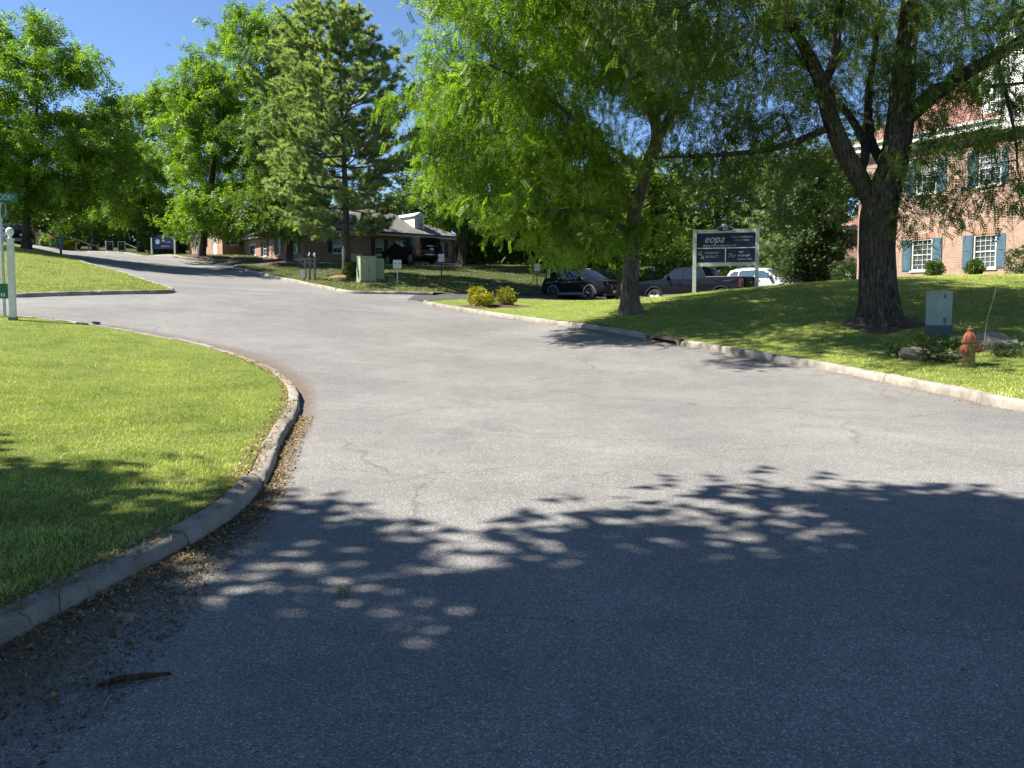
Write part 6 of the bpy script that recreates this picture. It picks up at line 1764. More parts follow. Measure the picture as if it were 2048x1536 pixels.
# white timber post with ball finial
b = drop(26, 627, 17.6)
wp = empty('white_post', b, R(18), 'peeling white timber post with a ball finial beside the street sign', 'post')
MB().box((0, 0, 0.86), (0.125, 0.125, 1.92), bev=0.008).build('shaft', M_WPOST, wp)
MB().box((0, 0, 1.835), (0.15, 0.15, 0.03)).build('cap', M_WPOST, wp)
MB().lathe([(0.05, 1.85), (0.035, 1.89), (0.05, 1.915), (0.075, 1.96), (0.085, 2.01), (0.072, 2.06), (0.04, 2.09), (0.01, 2.1)], 16).build('finial', M_WPOST, wp, smooth=True)
MB().box((0.0, 0.0, 0.03), (0.16, 0.16, 0.07)).build('foot', M_WOOD, wp)

# hydrant
M_HY = mat('faded_yellow_paint', (0.27, 0.19, 0.05), 0.7, var=0.45, scale=14, bump=0.25)
M_HR = mat('faded_red_paint', (0.3, 0.085, 0.042), 0.7, var=0.4, scale=14, bump=0.2)
M_STEEL = mat('dull_steel', (0.2, 0.17, 0.14), 0.5, metal=0.6, var=0.3)
b = drop(1937, 746, 14.4)
hy = empty('fire_hydrant', b, R(-20), 'faded yellow fire hydrant with red cap and bonnet near the kerb', 'fire hydrant')
MB().lathe([(0.115, -0.05), (0.115, 0.02), (0.1, 0.03), (0.098, 0.1), (0.1, 0.36), (0.112, 0.37), (0.112, 0.42), (0.1, 0.43)], 24).build('barrel', M_HY, hy, smooth=True)
bn = MB(); bn.lathe([(0.135, 0.432), (0.14, 0.45), (0.135, 0.475), (0.11, 0.48), (0.105, 0.5), (0.095, 0.56), (0.07, 0.61), (0.045, 0.635), (0.045, 0.66), (0.05, 0.665), (0.05, 0.69), (0.03, 0.7)], 24)
for k in range(8):
    a = k * math.pi / 4
    bn.tube([(0.112 * math.cos(a), 0.112 * math.sin(a), 0.485), (0.1 * math.cos(a), 0.1 * math.sin(a), 0.56), (0.06 * math.cos(a), 0.06 * math.sin(a), 0.625)], 0.008, 6)
bn.build('bonnet', M_HR, hy, smooth=True)
MB().lathe([(0.022, 0.7), (0.024, 0.745), (0.012, 0.75)], 5).build('operating_nut', M_HR, hy)
for k in range(8):
    a = k * math.pi / 4 + 0.3
    MB().lathe([(0.011, 0.412), (0.011, 0.485)], 6, (0.128 * math.cos(a), 0.128 * math.sin(a), 0)).build('bolt', M_STEEL, hy)
# big pumper cap faces the road, small caps to the sides
dv = Vector((-0.62, -0.78, 0))
MB().lathe([(0.085, 0.04), (0.085, 0.14), (0.1, 0.145), (0.1, 0.165), (0.08, 0.17)], 20, Vector((0, 0, 0.3)), dv).build('pumper_outlet', M_HY, hy, smooth=True)
pc = MB(); pc.lathe([(0.088, 0.172), (0.09, 0.215), (0.075, 0.23), (0.03, 0.235), (0.026, 0.27), (0.012, 0.272)], 20, Vector((0, 0, 0.3)), dv)
pc.build('pumper_cap', M_HR, hy, smooth=True)
for d_ in (Vector((0.9, -0.43, 0)), Vector((-0.55, 0.83, 0))):
    MB().lathe([(0.055, 0.06), (0.055, 0.13), (0.06, 0.135)], 16, Vector((0, 0, 0.31)), d_).build('side_outlet', M_HY, hy, smooth=True)
    MB().lathe([(0.055, 0.136), (0.056, 0.175), (0.04, 0.19), (0.02, 0.195), (0.018, 0.225)], 16, Vector((0, 0, 0.31)), d_).build('side_cap', M_HR, hy, smooth=True)
    MB().tube([Vector((0, 0, 0.3)) + d_ * 0.15 + UP * -0.06, Vector((0, 0, 0.2)) + d_ * 0.12, Vector((0, 0, 0.22)) + d_ * 0.1], 0.004, 5).build('chain', M_STEEL, hy)

# utility pedestal
M_PED = mat('pale_green_plastic', (0.24, 0.3, 0.26), 0.5, var=0.12, scale=5)
M_PEDB = mat('dark_grey_plastic', (0.06, 0.07, 0.08), 0.6)
b = drop(1876, 679, 17.2)
pe = empty('utility_pedestal', b, R(28), 'pale grey-green utility pedestal beside the big trunk', 'utility box')
MB().box((0, 0, 0.08), (0.4, 0.4, 0.26), bev=0.01).build('base', M_PEDB, pe)
MB().box((0, 0, 0.58), (0.375, 0.375, 0.74), bev=0.012).build('cover', M_PED, pe)
MB().box((0, 0, 0.958), (0.39, 0.39, 0.025), bev=0.008).build('lid', M_PED, pe)
MB().box((-0.08, -0.1895, 0.86), (0.08, 0.006, 0.09)).build('label_plate', M_PEDB, pe)
MB().box((-0.08, -0.1895, 0.33), (0.09, 0.008, 0.1)).build('hasp', M_PEDB, pe)
MB().lathe([(0.012, 0), (0.012, 0.02)], 8, (-0.08, -0.188, 0.255), (0, -1, 0)).build('lock_bolt', M_STEEL, pe)

# thin marker rod behind the hydrant
b = drop(1966, 690, 15.6)
mk = MB().tube([(0, 0, -0.05), (0.06, 0, 0.6), (0.22, 0, 1.25)], [0.006, 0.005, 0.004], 6).build('marker_rod', mat('yellowed_rod', (0.4, 0.33, 0.2), 0.6), loc=b)
tag(mk, 'thin leaning marker rod rising behind the hydrant', 'marker rod')

# rocks
M_ROCK = bpy.data.materials.new('rock')
t, ns, lk, bb = nodes_of(M_ROCK)
tc = ns.new('ShaderNodeTexCoord')
n1 = nd(ns, 'ShaderNodeTexNoise', Scale=5.0, Detail=8.0, Roughness=0.7, Distortion=0.5); lk.new(tc.outputs['Object'], n1.inputs['Vector'])
rp = ramp(ns, [(0.3, (0.1, 0.085, 0.07)), (0.55, (0.24, 0.2, 0.155)), (0.75, (0.36, 0.31, 0.25))]); lk.new(n1.outputs['Fac'], rp.inputs['Fac'])
lk.new(rp.outputs[0], bb.inputs['Base Color']); bb.inputs['Roughness'].default_value = 0.92
bp = nd(ns, 'ShaderNodeBump', Strength=0.9, Distance=0.04); lk.new(n1.outputs['Fac'], bp.inputs['Height']); lk.new(bp.outputs[0], bb.inputs['Normal'])
def rock(px, py, d, sx, sy, sz, rz, seed, label):
    rs = np.random.RandomState(seed)
    bm = bmesh.new(); bmesh.ops.create_icosphere(bm, subdivisions=3, radius=1.0)
    dirs = rs.normal(size=(9, 3)); dirs /= np.linalg.norm(dirs, axis=1)[:, None]; lim = 0.55 + 0.3 * rs.rand(9)
    for v in bm.verts:
        c = np.array(v.co)
        for q, l in zip(dirs, lim):
            dd = c @ q
            if dd > l: c = c - q * (dd - l) * 0.92
        c = c * (1 + rs.normal(0, 0.015))
        v.co = Vector((c[0] * sx, c[1] * sy, c[2] * sz))
    me = bpy.data.meshes.new('rock'); bm.to_mesh(me); bm.free(); me.materials.append(M_ROCK)
    o = bpy.data.objects.new('rock', me); link(o)
    p = drop(px, py, d); o.location = (p.x, p.y, p.z + sz * 0.25); o.rotation_euler = (R(rs.uniform(-8, 8)), R(rs.uniform(-6, 10)), R(rz))
    tag(o, label, 'rock', 'rocks set round the hydrant')
rock(1832, 724, 15.4, 0.36, 0.3, 0.22, 20, 1, 'flat-topped sunlit rock left of the hydrant')
rock(1990, 712, 15.8, 0.5, 0.32, 0.26, -25, 4, 'long shaded rock right of the hydrant')
rock(1905, 730, 15.2, 0.26, 0.22, 0.13, 60, 5, 'small low rock between hydrant and flat-topped rock')
rock(1925, 700, 16.3, 0.3, 0.22, 0.16, 10, 7, 'pale rock right behind the hydrant bonnet')
# weeds round the rocks
M_WEED = leaf_mat('weed_leaf', (0.035, 0.075, 0.02), (0.12, 0.18, 0.045), 0.3)
for k, (px, py, d, r_, h_, lab) in enumerate(((1800, 716, 15.6, 0.2, 0.13, 'pale-leaved weed behind the flat-topped rock'), (1872, 735, 15.0, 0.3, 0.12, 'low weeds between flat rock and hydrant'), (1905, 706, 15.9, 0.25, 0.11, 'weeds behind the small low rock'), (2030, 735, 15.0, 0.4, 0.13, 'weeds at the right edge by the long rock'), (1845, 702, 16.2, 0.25, 0.14, 'weed clump in front of the utility pedestal'))):
    p = drop(px, py, d)
    bush('weed', lab, 'weed', p, r_, r_ * 0.8, h_, 150, M_WEED, 210 + k, leaf=0.06, stems=5, shoots=0.5)

# ---- office sign 400 on the right lawn
pl, pr_ = drop(1388, 592, 28.2), drop(1513, 575, 27.6)
o400 = empty('office_sign', pl, 0, 'large navy office sign numbered 400 between two pale posts', 'sign')
ax = Vector((pr_.x - pl.x, pr_.y - pl.y, 0)); W = ax.length; ax.normalize(); nf = Vector((ax.y, -ax.x, 0))
dzp = pr_.z - pl.z
px_m = FPX / 28.0
zt = P(1390, 459, 28).z - pl.z
for x, zb in ((0, -0.2), (W, dzp - 0.2)):
    MB().prism([(x - 0.065, zb), (x + 0.065, zb), (x + 0.065, zt + (0.1 if x else 0.02)), (x - 0.065, zt + (0.1 if x else 0.02))], nf * -0.065, ax, UP, nf * 0.13).build('post', M_SAGE, o400)
zb1 = zt - 1.32
MB().prism([(0.066, zt - 0.13), (W - 0.066, zt - 0.13), (W - 0.066, zt), (0.066, zt)], nf * -0.04, ax, UP, nf * 0.08).build('top_rail', M_SAGE, o400)
MB().prism([(0.066, zb1), (W - 0.066, zb1), (W - 0.066, zb1 + 0.13), (0.066, zb1 + 0.13)], nf * -0.04, ax, UP, nf * 0.08).build('bottom_rail', M_SAGE, o400)
zm = zb1 + 0.13 + 0.52
def panel(x0, x1, z0, z1, nm='panel'):
    return MB().prism([(x0, z0), (x1, z0), (x1, z1), (x0, z1)], nf * -0.015, ax, UP, nf * 0.03).build(nm, M_SIGNBLUE, o400)
panel(0.07, W - 0.07, zm + 0.02, zt - 0.135); panel(0.07, W * 0.49, zb1 + 0.135, zm - 0.02); panel(W * 0.49 + 0.04, W - 0.07, zb1 + 0.135, zm - 0.02)
MB().prism([(0.07, zm - 0.018), (W - 0.07, zm - 0.018), (W - 0.07, zm + 0.018), (0.07, zm + 0.018)], nf * -0.02, ax, UP, nf * 0.045).build('divider', M_LETTER, o400)
MB().prism([(W * 0.49 + 0.004, zb1 + 0.135), (W * 0.49 + 0.036, zb1 + 0.135), (W * 0.49 + 0.036, zm - 0.02), (W * 0.49 + 0.004, zm - 0.02)], nf * -0.02, ax, UP, nf * 0.045).build('divider', M_LETTER, o400)
def T(s, x, z, size, **kw):
    return text(s, size, kw.pop('m', M_LETTER), o400, face_matrix(nf * 0.018 + ax * x + UP * z, ax, UP), **kw)
T('eopa', W * 0.31, zm + 0.32, 0.4, shear=0.4, bold=-0.003, sx=0.9)
T('Orange Pediatric Associates, LLC', W * 0.4, zm + 0.09, 0.085, shear=0.3)
T('TODD BUCHMAN, M.D.', W * 0.76, zm + 0.38, 0.09, m=M_LETTERD, sx=0.8)
T('845-343-0606', W * 0.76, zm + 0.27, 0.085, m=M_LETTERD)
T('G', W * 0.085, zm - 0.19, 0.2, shear=0.25); T('REENACRE', W * 0.27, zm - 0.17, 0.1, shear=0.25, m=M_LETTERD)
T('A', W * 0.12, zm - 0.33, 0.19, shear=0.25); T('BSTRACT', W * 0.28, zm - 0.31, 0.11, shear=0.25, m=M_LETTERD)
T('The', W * 0.59, zm - 0.28, 0.2, shear=0.45, bold=-0.003, sx=0.85)
T('sign', W * 0.7, zm - 0.14, 0.12, shear=0.3, align='LEFT'); T('language', W * 0.69, zm - 0.27, 0.12, shear=0.3, align='LEFT'); T('resources', W * 0.685, zm - 0.4, 0.12, shear=0.3, align='LEFT')
oval = [(0.29 * math.cos(a) * (1 if abs(math.cos(a)) < 0.8 else 1), 0.085 * math.sin(a)) for a in np.linspace(0, 2 * math.pi, 24, endpoint=False)]
MB().prism(oval, ax * W * 0.49 + UP * (zt + 0.0) + nf * 0.045, ax, UP, nf * 0.02).build('number_plaque', M_SIGNBLUE, o400)
ring = MB().tube([ax * (W * 0.49 + x * 1.02) + UP * (zt + z * 1.02) + nf * 0.066 for x, z in oval + oval[:1]], 0.009, 5).build('plaque_rim', M_LETTERD, o400)
text('400', 0.13, M_LETTERD, o400, face_matrix(nf * 0.068 + ax * W * 0.49 + UP * zt, ax, UP))

# ---- arched sign 600
pl = drop(304, 506, 72); pr_ = drop(350, 506, 71.5)
o600 = empty('office_sign', pl, 0, 'arched navy office sign numbered 600 with a pale globe, up the hill road', 'sign')
ax = Vector((pr_.x - pl.x, pr_.y - pl.y, 0)); W = ax.length; ax.normalize(); nf = Vector((ax.y, -ax.x, 0))
dzp = pr_.z - pl.z
for x, z in ((0, 0), (W, dzp)):
    MB().prism([(x - 0.06, z - 0.2), (x + 0.06, z - 0.2), (x + 0.06, 1.6), (x - 0.06, 1.6)], nf * -0.06, ax, UP, nf * 0.12).build('post', M_WPOST, o600)
z0, z1, z2 = 0.55, 1.55, 1.85
arch_ = [(0.07, z0), (W - 0.07, z0), (W - 0.07, z1), (W - 0.3, z1 + 0.04), (W - 0.48, z2 - 0.1), (W - 0.75, z2), (0.75, z2), (0.48, z2 - 0.1), (0.3, z1 + 0.04), (0.07, z1)]
MB().prism(arch_, nf * -0.03, ax, UP, nf * 0.06).build('panel', M_SIGNBLUE, o600)
cx_, cz_ = W * 0.27, 1.22
ax_s = [(cx_ + 0.24 * math.cos(a), cz_ + 0.24 * math.sin(a)) for a in np.linspace(0, 6.283, 20, endpoint=False)]
MB().prism(ax_s, nf * 0.032, ax, UP, nf * 0.01).build('emblem', mat('emblem_pale_blue', (0.32, 0.5, 0.55), 0.5, var=0.35, scale=7), o600)
def T6(s, x, z, size, **kw):
    return text(s, size, kw.pop('m', M_LETTER), o600, face_matrix(nf * 0.034 + ax * x + UP * z, ax, UP), **kw)
T6('600', W * 0.52, z2 - 0.17, 0.2, m=M_LETTERD)
T6('Orange', W * 0.7, 1.2, 0.22, m=M_LETTERD, shear=0.2); T6('MEDICAL', W * 0.6, 0.78, 0.22, m=M_LETTERD)

# ---- two sandwich boards
M_BOARD = mat('chalkboard', (0.012, 0.014, 0.02), 0.6)
for k, (px, py, d, rz, lab) in enumerate(((219, 506, 83, 12, 'left of two sandwich boards with white frames up the hill'), (244, 508, 82, -8, 'right of two sandwich boards with white frames, leaning more'))):
    b = drop(px, py, d)
    s = empty('sandwich_board', b, R(rz) + math.atan2(b.y, b.x) - math.pi / 2, lab, 'sandwich board', 'sandwich boards on the verge')
    for sg, nm in ((1, 'front_leaf'), (-1, 'rear_leaf')):
        f_ = MB()
        th = R(14) * sg
        up_ = Vector((0, math.sin(th), math.cos(th))); nn_ = Vector((0, -math.cos(th) * sg, math.sin(th) * sg))
        o_ = Vector((0, -0.3 * sg, 0))
        for x in (-0.36, 0.3):
            f_.prism([(x, 0), (x + 0.06, 0), (x + 0.06, 1.22), (x, 1.22)], o_, Vector((1, 0, 0)), up_, nn_ * 0.03)
        for z in (0.14, 1.1):
            f_.prism([(-0.3, z), (0.3, z), (0.3, z + 0.06), (-0.3, z + 0.06)], o_ + nn_ * 0.002, Vector((1, 0, 0)), up_, nn_ * 0.026)
        fo = f_.build(nm, M_WPOST, s)
        MB().prism([(-0.3, 0.2), (0.3, 0.2), (0.3, 1.1), (-0.3, 1.1)], o_ + nn_ * 0.004, Vector((1, 0, 0)), up_, nn_ * 0.015).build('board', M_BOARD, fo)
    if True:
        th = R(14); up_ = Vector((0, math.sin(th), math.cos(th)))
        text('OPEN', 0.13, M_LETTERD, s, face_matrix(Vector((0, -0.3, 0)) + up_ * 0.85 + Vector((0, -math.cos(th), math.sin(th))) * 0.024, Vector((1, 0, 0)), up_))

# tipped pale table behind the boards
b = drop(258, 506, 84)
tb = empty('tipped_table', b, 0.2, 'pale tipped-over table behind the right sandwich board', 'table')
MB().box((0.3, 0, 0.75), (1.7, 0.9, 0.05), rot=Matrix.Rotation(R(24), 3, 'Y')).build('table_top', M_WPOST, tb)
for x in (-0.2, 0.7):
    MB().tube([(x, 0.3, 0), (x + 0.1, 0.2, 0.6)], 0.035, 6).build('leg', M_WPOST, tb)

# ---- brick gate pillar, warning sign, green direction sign up the hill
b = drop(84, 489, 94)
gp = empty('brick_pillar', b, 0.5, 'tall brick gate pillar with a white notice at the hill top', 'pillar')
M_BRP = brick_mat('pillar_brick', (0.4, 0.18, 0.11), (0.32, 0.14, 0.09), (0.36, 0.3, 0.26), (0.7, 0.7))
MB().box((0, 0, 1.2), (1.3, 1.3, 3.0)).build('shaft', M_BRP, gp)
MB().box((0, 0, 2.75), (1.45, 1.45, 0.14)).build('cap', M_BRP, gp)
MB().box((0.1, -0.66, 1.75), (0.62, 0.02, 0.8)).build('notice', M_LETTER, gp)
for k in range(4):
    MB().box((0.1, -0.6715, 1.98 - k * 0.15), (0.42, 0.004, 0.04)).build('notice_line', M_LETTERD, gp)
b = drop(101, 491, 88)
ws_ = empty('warning_sign', b, 0.3, 'small yellow warning sign under a white plate on a thin post', 'sign')
MB().tube([(0, 0, -0.1), (0, 0, 1.9)], 0.03, 8).build('post', M_GALV, ws_)
MB().box((0, -0.04, 1.2), (0.68, 0.015, 0.28)).build('yellow_plate', mat('sign_yellow', (0.6, 0.36, 0.02), 0.5), ws_)
MB().box((0, -0.04, 1.66), (0.42, 0.015, 0.6)).build('white_plate', M_LETTER, ws_)
for k in range(3):
    MB().box((0, -0.049, 1.8 - 0.14 * k), (0.28, 0.002, 0.03)).build('plate_line', M_LETTERD, ws_)
b = drop(122, 508, 47)
gs = empty('direction_sign', b, 0.1, 'dark green direction sign on a short post at the lawn edge', 'sign')
MB().box((0.0, 0, 0.3), (0.1, 0.1, 0.9)).build('post', M_BLACKM, gs)
MB().box((0.0, -0.06, 0.72), (0.42, 0.03, 0.66)).build('panel', mat('dark_sign_green', (0.008, 0.045, 0.03), 0.5), gs)
for k, w_ in enumerate((0.3, 0.24, 0.28)):
    MB().box((0, -0.0765, 0.92 - k * 0.11), (w_, 0.003, 0.035)).build('text_line', mat('pale_green_print', (0.12, 0.2, 0.17), 0.5), gs)
MB().lathe([(0.03, 0), (0.03, 0.004)], 10, (0, -0.075, 0.5), (0, -1, 0)).build('dot', M_LETTERD, gs)

# timber post-and-rail by the hill-top trees
b = drop(176, 498, 84)
tf_ = empty('timber_frame', b, 0.1, 'weathered timber post frame beside a distant trunk', 'frame')
for x in (-1.2, 0.1, 1.1):
    MB().box((x, 0, 0.35), (0.14, 0.14, 1.0)).build('post', M_WOOD, tf_)
MB().tube([(-1.2, -0.11, 1.3), (0.1, -0.11, 0.75), (1.1, -0.11, 0.5)], 0.06, 6).build('rail', M_WOOD, tf_)

# ---- mailboxes on three posts
mb0 = drop(620, 562, 41)
M_MAIL = mat('black_mailbox', (0.015, 0.015, 0.016), 0.45)
M_MAILG = mat('green_mailbox', (0.01, 0.1, 0.075), 0.45)
def mailbox(px, d, h, m, boxx, label, finial, box=True):
    b = drop(px, 563, d)
    root = empty('mailbox', b, 0.12, label, 'mailbox', 'mailboxes by the hill road')
    MB().box((0, 0, h / 2 - 0.1), (0.1, 0.1, h + 0.2), bev=0.006).build('post', M_WOOD, root)
    MB().tube([(0, 0, h - 0.45), (-0.32, 0, h - 0.12)], 0.035, 4).build('brace', M_WOOD, root)
    MB().box((-0.22, 0, h - 0.1), (0.62, 0.09, 0.08)).build('arm', M_WOOD, root)
    if finial: MB().lathe([(0.05, h + 0.0), (0.062, h + 0.02), (0.05, h + 0.06), (0.06, h + 0.1), (0.03, h + 0.19), (0.004, h + 0.24)], 8).build('finial', M_WPOST, root)
    prof = [(-0.09, 0), (0.09, 0), (0.09, 0.13)] + [(0.09 * math.cos(a), 0.13 + 0.09 * math.sin(a)) for a in np.linspace(0.3, math.pi - 0.3, 6)] + [(-0.09, 0.13)]
    MB().prism(prof, Vector((boxx, -0.3, h - 0.058)), Vector((1, 0, 0)), UP, Vector((0, 0.48, 0))).build('box', m, root)
    MB().box((boxx + 0.105, -0.12, h + 0.06), (0.02, 0.2, 0.03)).build('flag', M_HR if m is M_MAILG else M_LETTER, root)
    return root
mailbox(611, 42.2, 1.15, M_MAILG, -0.25, 'green mailbox, leftmost of the three', False)
mailbox(620, 41.6, 1.25, M_MAIL, -0.2, 'black mailbox on the middle post with finial', True)
mm3 = mailbox(630, 41.2, 1.25, M_MAIL, -0.16, 'black mailbox on the right post with white finial', True)
b = drop(607, 562, 41.4)
ns_ = empty('notice_sign', b, 0.1, 'narrow white notice low beside the mailbox posts', 'sign')
MB().box((0.02, 0, 0.15), (0.05, 0.05, 0.5)).build('post', M_BLACKM, ns_)
MB().box((0, -0.035, 0.36), (0.19, 0.015, 0.42)).build('panel', M_LETTER, ns_)
for k in range(4):
    MB().box((0.01, -0.0435, 0.52 - 0.055 * k), (0.1, 0.002, 0.025)).build('text_line', M_LETTERD, ns_)

# ---- green utility cabinets
M_CAB = mat('pale_green_cabinet', (0.32, 0.37, 0.21), 0.5, var=0.09, scale=3)
M_CABD = mat('cabinet_seam', (0.08, 0.1, 0.06), 0.6)
b = drop(733, 565, 40)
cb = empty('utility_cabinet', b, R(30), 'tall pale green double-door utility cabinet on the lawn', 'utility cabinet')
MB().box((0, 0, 0.62), (0.85, 0.62, 1.28), bev=0.012).build('body', M_CAB, cb)
MB().box((0, 0, 1.275), (0.9, 0.67, 0.04), bev=0.01).build('lid', M_CAB, cb)
MB().box((0, 0, -0.02), (0.95, 0.72, 0.12)).build('plinth', M_KERB, cb)
for sx in (-1, 1):
    dd = MB().box((sx * 0.208, -0.318, 0.64), (0.405, 0.02, 1.16), bev=0.006).build('door', M_CAB, cb)
MB().box((0.03, -0.336, 0.6), (0.03, 0.03, 0.16)).build('handle', M_CABD, cb)
MB().box((-0.2, -0.3295, 1.02), (0.12, 0.004, 0.14)).build('sticker', M_LETTERD, cb)
b = drop(756, 563, 41)
c2b = empty('utility_cabinet', b, R(30), 'narrower green cabinet right behind the double-door one', 'utility cabinet')
MB().box((0, 0, 0.52), (0.5, 0.55, 1.14), bev=0.012).build('body', M_CAB, c2b)
MB().box((0, 0, 1.1), (0.54, 0.6, 0.03), bev=0.008).build('lid', M_CAB, c2b)
MB().box((0, 0, -0.02), (0.6, 0.66, 0.12)).build('plinth', M_KERB, c2b)
MB().box((0, -0.2775, 0.55), (0.42, 0.012, 0.98)).build('door', M_CAB, c2b)

# ---- small white parking notices
def notice(px, py, d, w_, h_, top, post, label, m=M_LETTER):
    b = drop(px, py, d)
    root = empty('parking_notice', b, 0.05, label, 'sign', 'small white notices by the lot entrance')
    MB().box((0, 0, top / 2 - 0.05), (0.06, 0.04, top + 0.1)).build('post', post, root)
    rr = [(w_ / 2 - 0.03 + 0.03 * math.cos(a) if c[0] > 0 else -w_ / 2 + 0.03 + 0.03 * math.cos(a), c[1] * (h_ / 2 - 0.03) + 0.03 * math.sin(a)) for c, a0 in (((1, 1), 0), ((-1, 1), 90), ((-1, -1), 180), ((1, -1), 270)) for a in (R(a0), R(a0 + 45), R(a0 + 90))]
    MB().prism(rr, Vector((0, -0.022, top - h_ / 2)), Vector((1, 0, 0)), UP, Vector((0, -0.01, 0))).build('panel', m, root)
    for x in (-1, 1):
        MB().box((x * w_ * 0.28, -0.0335, top - h_ * 0.4), (w_ * 0.24, 0.003, h_ * 0.1)).build('dark_bar', M_LETTERK, root)
    for k, (sx_, zz) in enumerate(((0.5, 0.2), (0.6, 0.58), (0.7, 0.7), (0.4, 0.86))):
        MB().box((0, -0.033, top - h_ * zz), (w_ * sx_, 0.002, h_ * 0.035)).build('text_line', M_LETTERD, root)
notice(795, 575, 39, 0.42, 0.43, 1.25, M_SAGE, 'square white notice on a pale post near the cabinets')
notice(883, 577, 42.5, 0.33, 0.43, 1.5, M_BLACKM, 'small white notice on a black post beside the bank')
notice(1074, 580, 44.5, 0.33, 0.42, 1.35, M_BLACKM, 'small white notice behind the rear of the black car')

# ---- mulch beds
M_MULCH = mat('mulch', (0.07, 0.045, 0.032), 0.95, var=0.5, scale=22, bump=0.9, bscale=30)
M_MULCHR = mat('pine_straw', (0.2, 0.11, 0.06), 0.95, var=0.4, scale=18, bump=0.8, bscale=30)
def mulch(px, py, d, rx, ry, label, m, seed):
    rs = np.random.RandomState(seed)
    p = drop(px, py, d)
    vs, fs = [], []
    n, k = 28, 5
    ph = rs.rand(4) * 6
    for j in range(k):
        f_ = j / (k - 1)
        for i in range(n):
            a = 2 * math.pi * i / n
            e = 1 + 0.12 * math.sin(3 * a + ph[0]) + 0.08 * math.sin(5 * a + ph[1])
            x, y = p.x + rx * f_ * e * math.cos(a), p.y + ry * f_ * e * math.sin(a)
            vs.append((x - p.x, y - p.y, gz(x, y) - p.z + 0.05 * (1 - f_ ** 2) + (0.03 if j < k - 1 else -0.02) + rs.normal(0, 0.006)))
        if j: fs += [((j - 1) * n + i, (j - 1) * n + (i + 1) % n, j * n + (i + 1) % n, j * n + i) for i in range(n)]
    o = MB().add(vs, fs).build('mulch_bed', m, loc=p, smooth=True)
    tag(o, label, 'mulch bed', kind='stuff')
mulch(985, 603, 29.8, 1.5, 0.8, 'dark mulch bed under the golden shrubs', M_MULCH, 1)
mulch(692, 553, 43, 1.0, 0.9, 'reddish pine straw round the pine trunk', M_MULCHR, 2)
mulch(577, 524, 52.5, 2.2, 1.6, 'dark mulch under the tree behind the mailboxes', M_MULCH, 3)
mulch(407, 513, 60, 2.4, 1.8, 'dark mulch round the trunk of the tallest locust', M_MULCH, 4)
mulch(1763, 646, 18.4, 1.0, 0.8, 'bare litter-strewn soil round the big trunk', M_MULCH, 5)

# ------------------------------------------------------------------ things lying on the near road
M_STICK = bark_mat('stick_bark', (0.1, 0.05, 0.03), (0.36, 0.2, 0.12), 0.6)
def on_road(px, py):
    """plan point of a road pixel near the camera"""
    z = 0.0
    for _ in range(8):
        u, v = (px - 1024) / FPX, (PPY - py) / FPX
        cp, sp = math.cos(PITCH), math.sin(PITCH)
        t_ = (z - CAMZ) / (-sp + v * cp)
        x, y = u * t_, t_ * (cp + v * sp)
        z = h1(x, y)
    return Vector((x, y, z))
a_, b_ = on_road(190, 1378), on_road(342, 1353)
mid_ = (a_ + b_) / 2
st = MB().tube([a_ - mid_ + UP * 0.014, (a_ - mid_) * 0.45 + UP * 0.02 + Vector((0.0, 0.012, 0)), (b_ - mid_) * 0.3 + UP * 0.018 + Vector((0.0, 0.008, 0)), b_ - mid_ + UP * 0.013], [0.007, 0.015, 0.012, 0.006], 10).build('stick', M_STICK, loc=mid_, smooth=True)
tag(st, 'short brown stick lying on the shaded road', 'stick')
rs = np.random.RandomState(77)
for k, (x0, y0, x1, y1, lab) in enumerate(((207, 1415, 222, 1392, 'thin pale twig just below the brown stick'), (238, 1443, 252, 1432, 'tiny pale twig below the stick, right of the thin one'), (500, 1510, 512, 1502, 'pale wood chip at the bottom of the road'))):
    a_, b_ = on_road(x0, y0), on_road(x1, y1); m_ = (a_ + b_) / 2
    o = MB().tube([a_ - m_ + UP * 0.005, UP * 0.007, b_ - m_ + UP * 0.005], [0.0035, 0.004, 0.003], 6).build('twig', mat('pale_twig', (0.3, 0.24, 0.17), 0.8), loc=m_)
    tag(o, lab, 'twig')
for k, (px, py, lab) in enumerate(((245, 1403, 'dark pebble right beside the brown stick'), (627, 1243, 'dark pebble in the middle of the shaded road'))):
    p = on_road(px, py)
    bm = bmesh.new(); bmesh.ops.create_icosphere(bm, subdivisions=2, radius=0.013)
    for v in bm.verts: v.co = v.co * (1 + rs.normal(0, 0.1)); v.co.z *= 0.7
    me = bpy.data.meshes.new('pebble'); bm.to_mesh(me); bm.free(); me.materials.append(M_ROCK)
    o = bpy.data.objects.new('pebble', me); link(o); o.location = p + UP * 0.006; tag(o, lab, 'pebble')
# fallen compound leaf
p = on_road(688, 1200)
lf = empty('fallen_leaf', p, 0.4, 'fallen grey-green leaf sprig on the shaded road', 'leaf')
v, f = scatter(locust_leaf(5, 0.16, 0.02, 0.05), np.array([[0, 0, 0.012]]), np.array([[0.2, 1.0, 0.02]]), np.array([1.0]), np.random.RandomState(5))
v[:, 2] = 0.006 + 0.01 * np.abs(np.sin(v[:, 0] * 60))
np_obj('leaflets', v, f, M_WEED, lf)['kind'] = 'stuff'
MB().tube([(0, -0.03, 0.006), (0.02, 0.08, 0.009), (0.03, 0.16, 0.006)], 0.002, 5).build('stem', M_TWIG, lf)
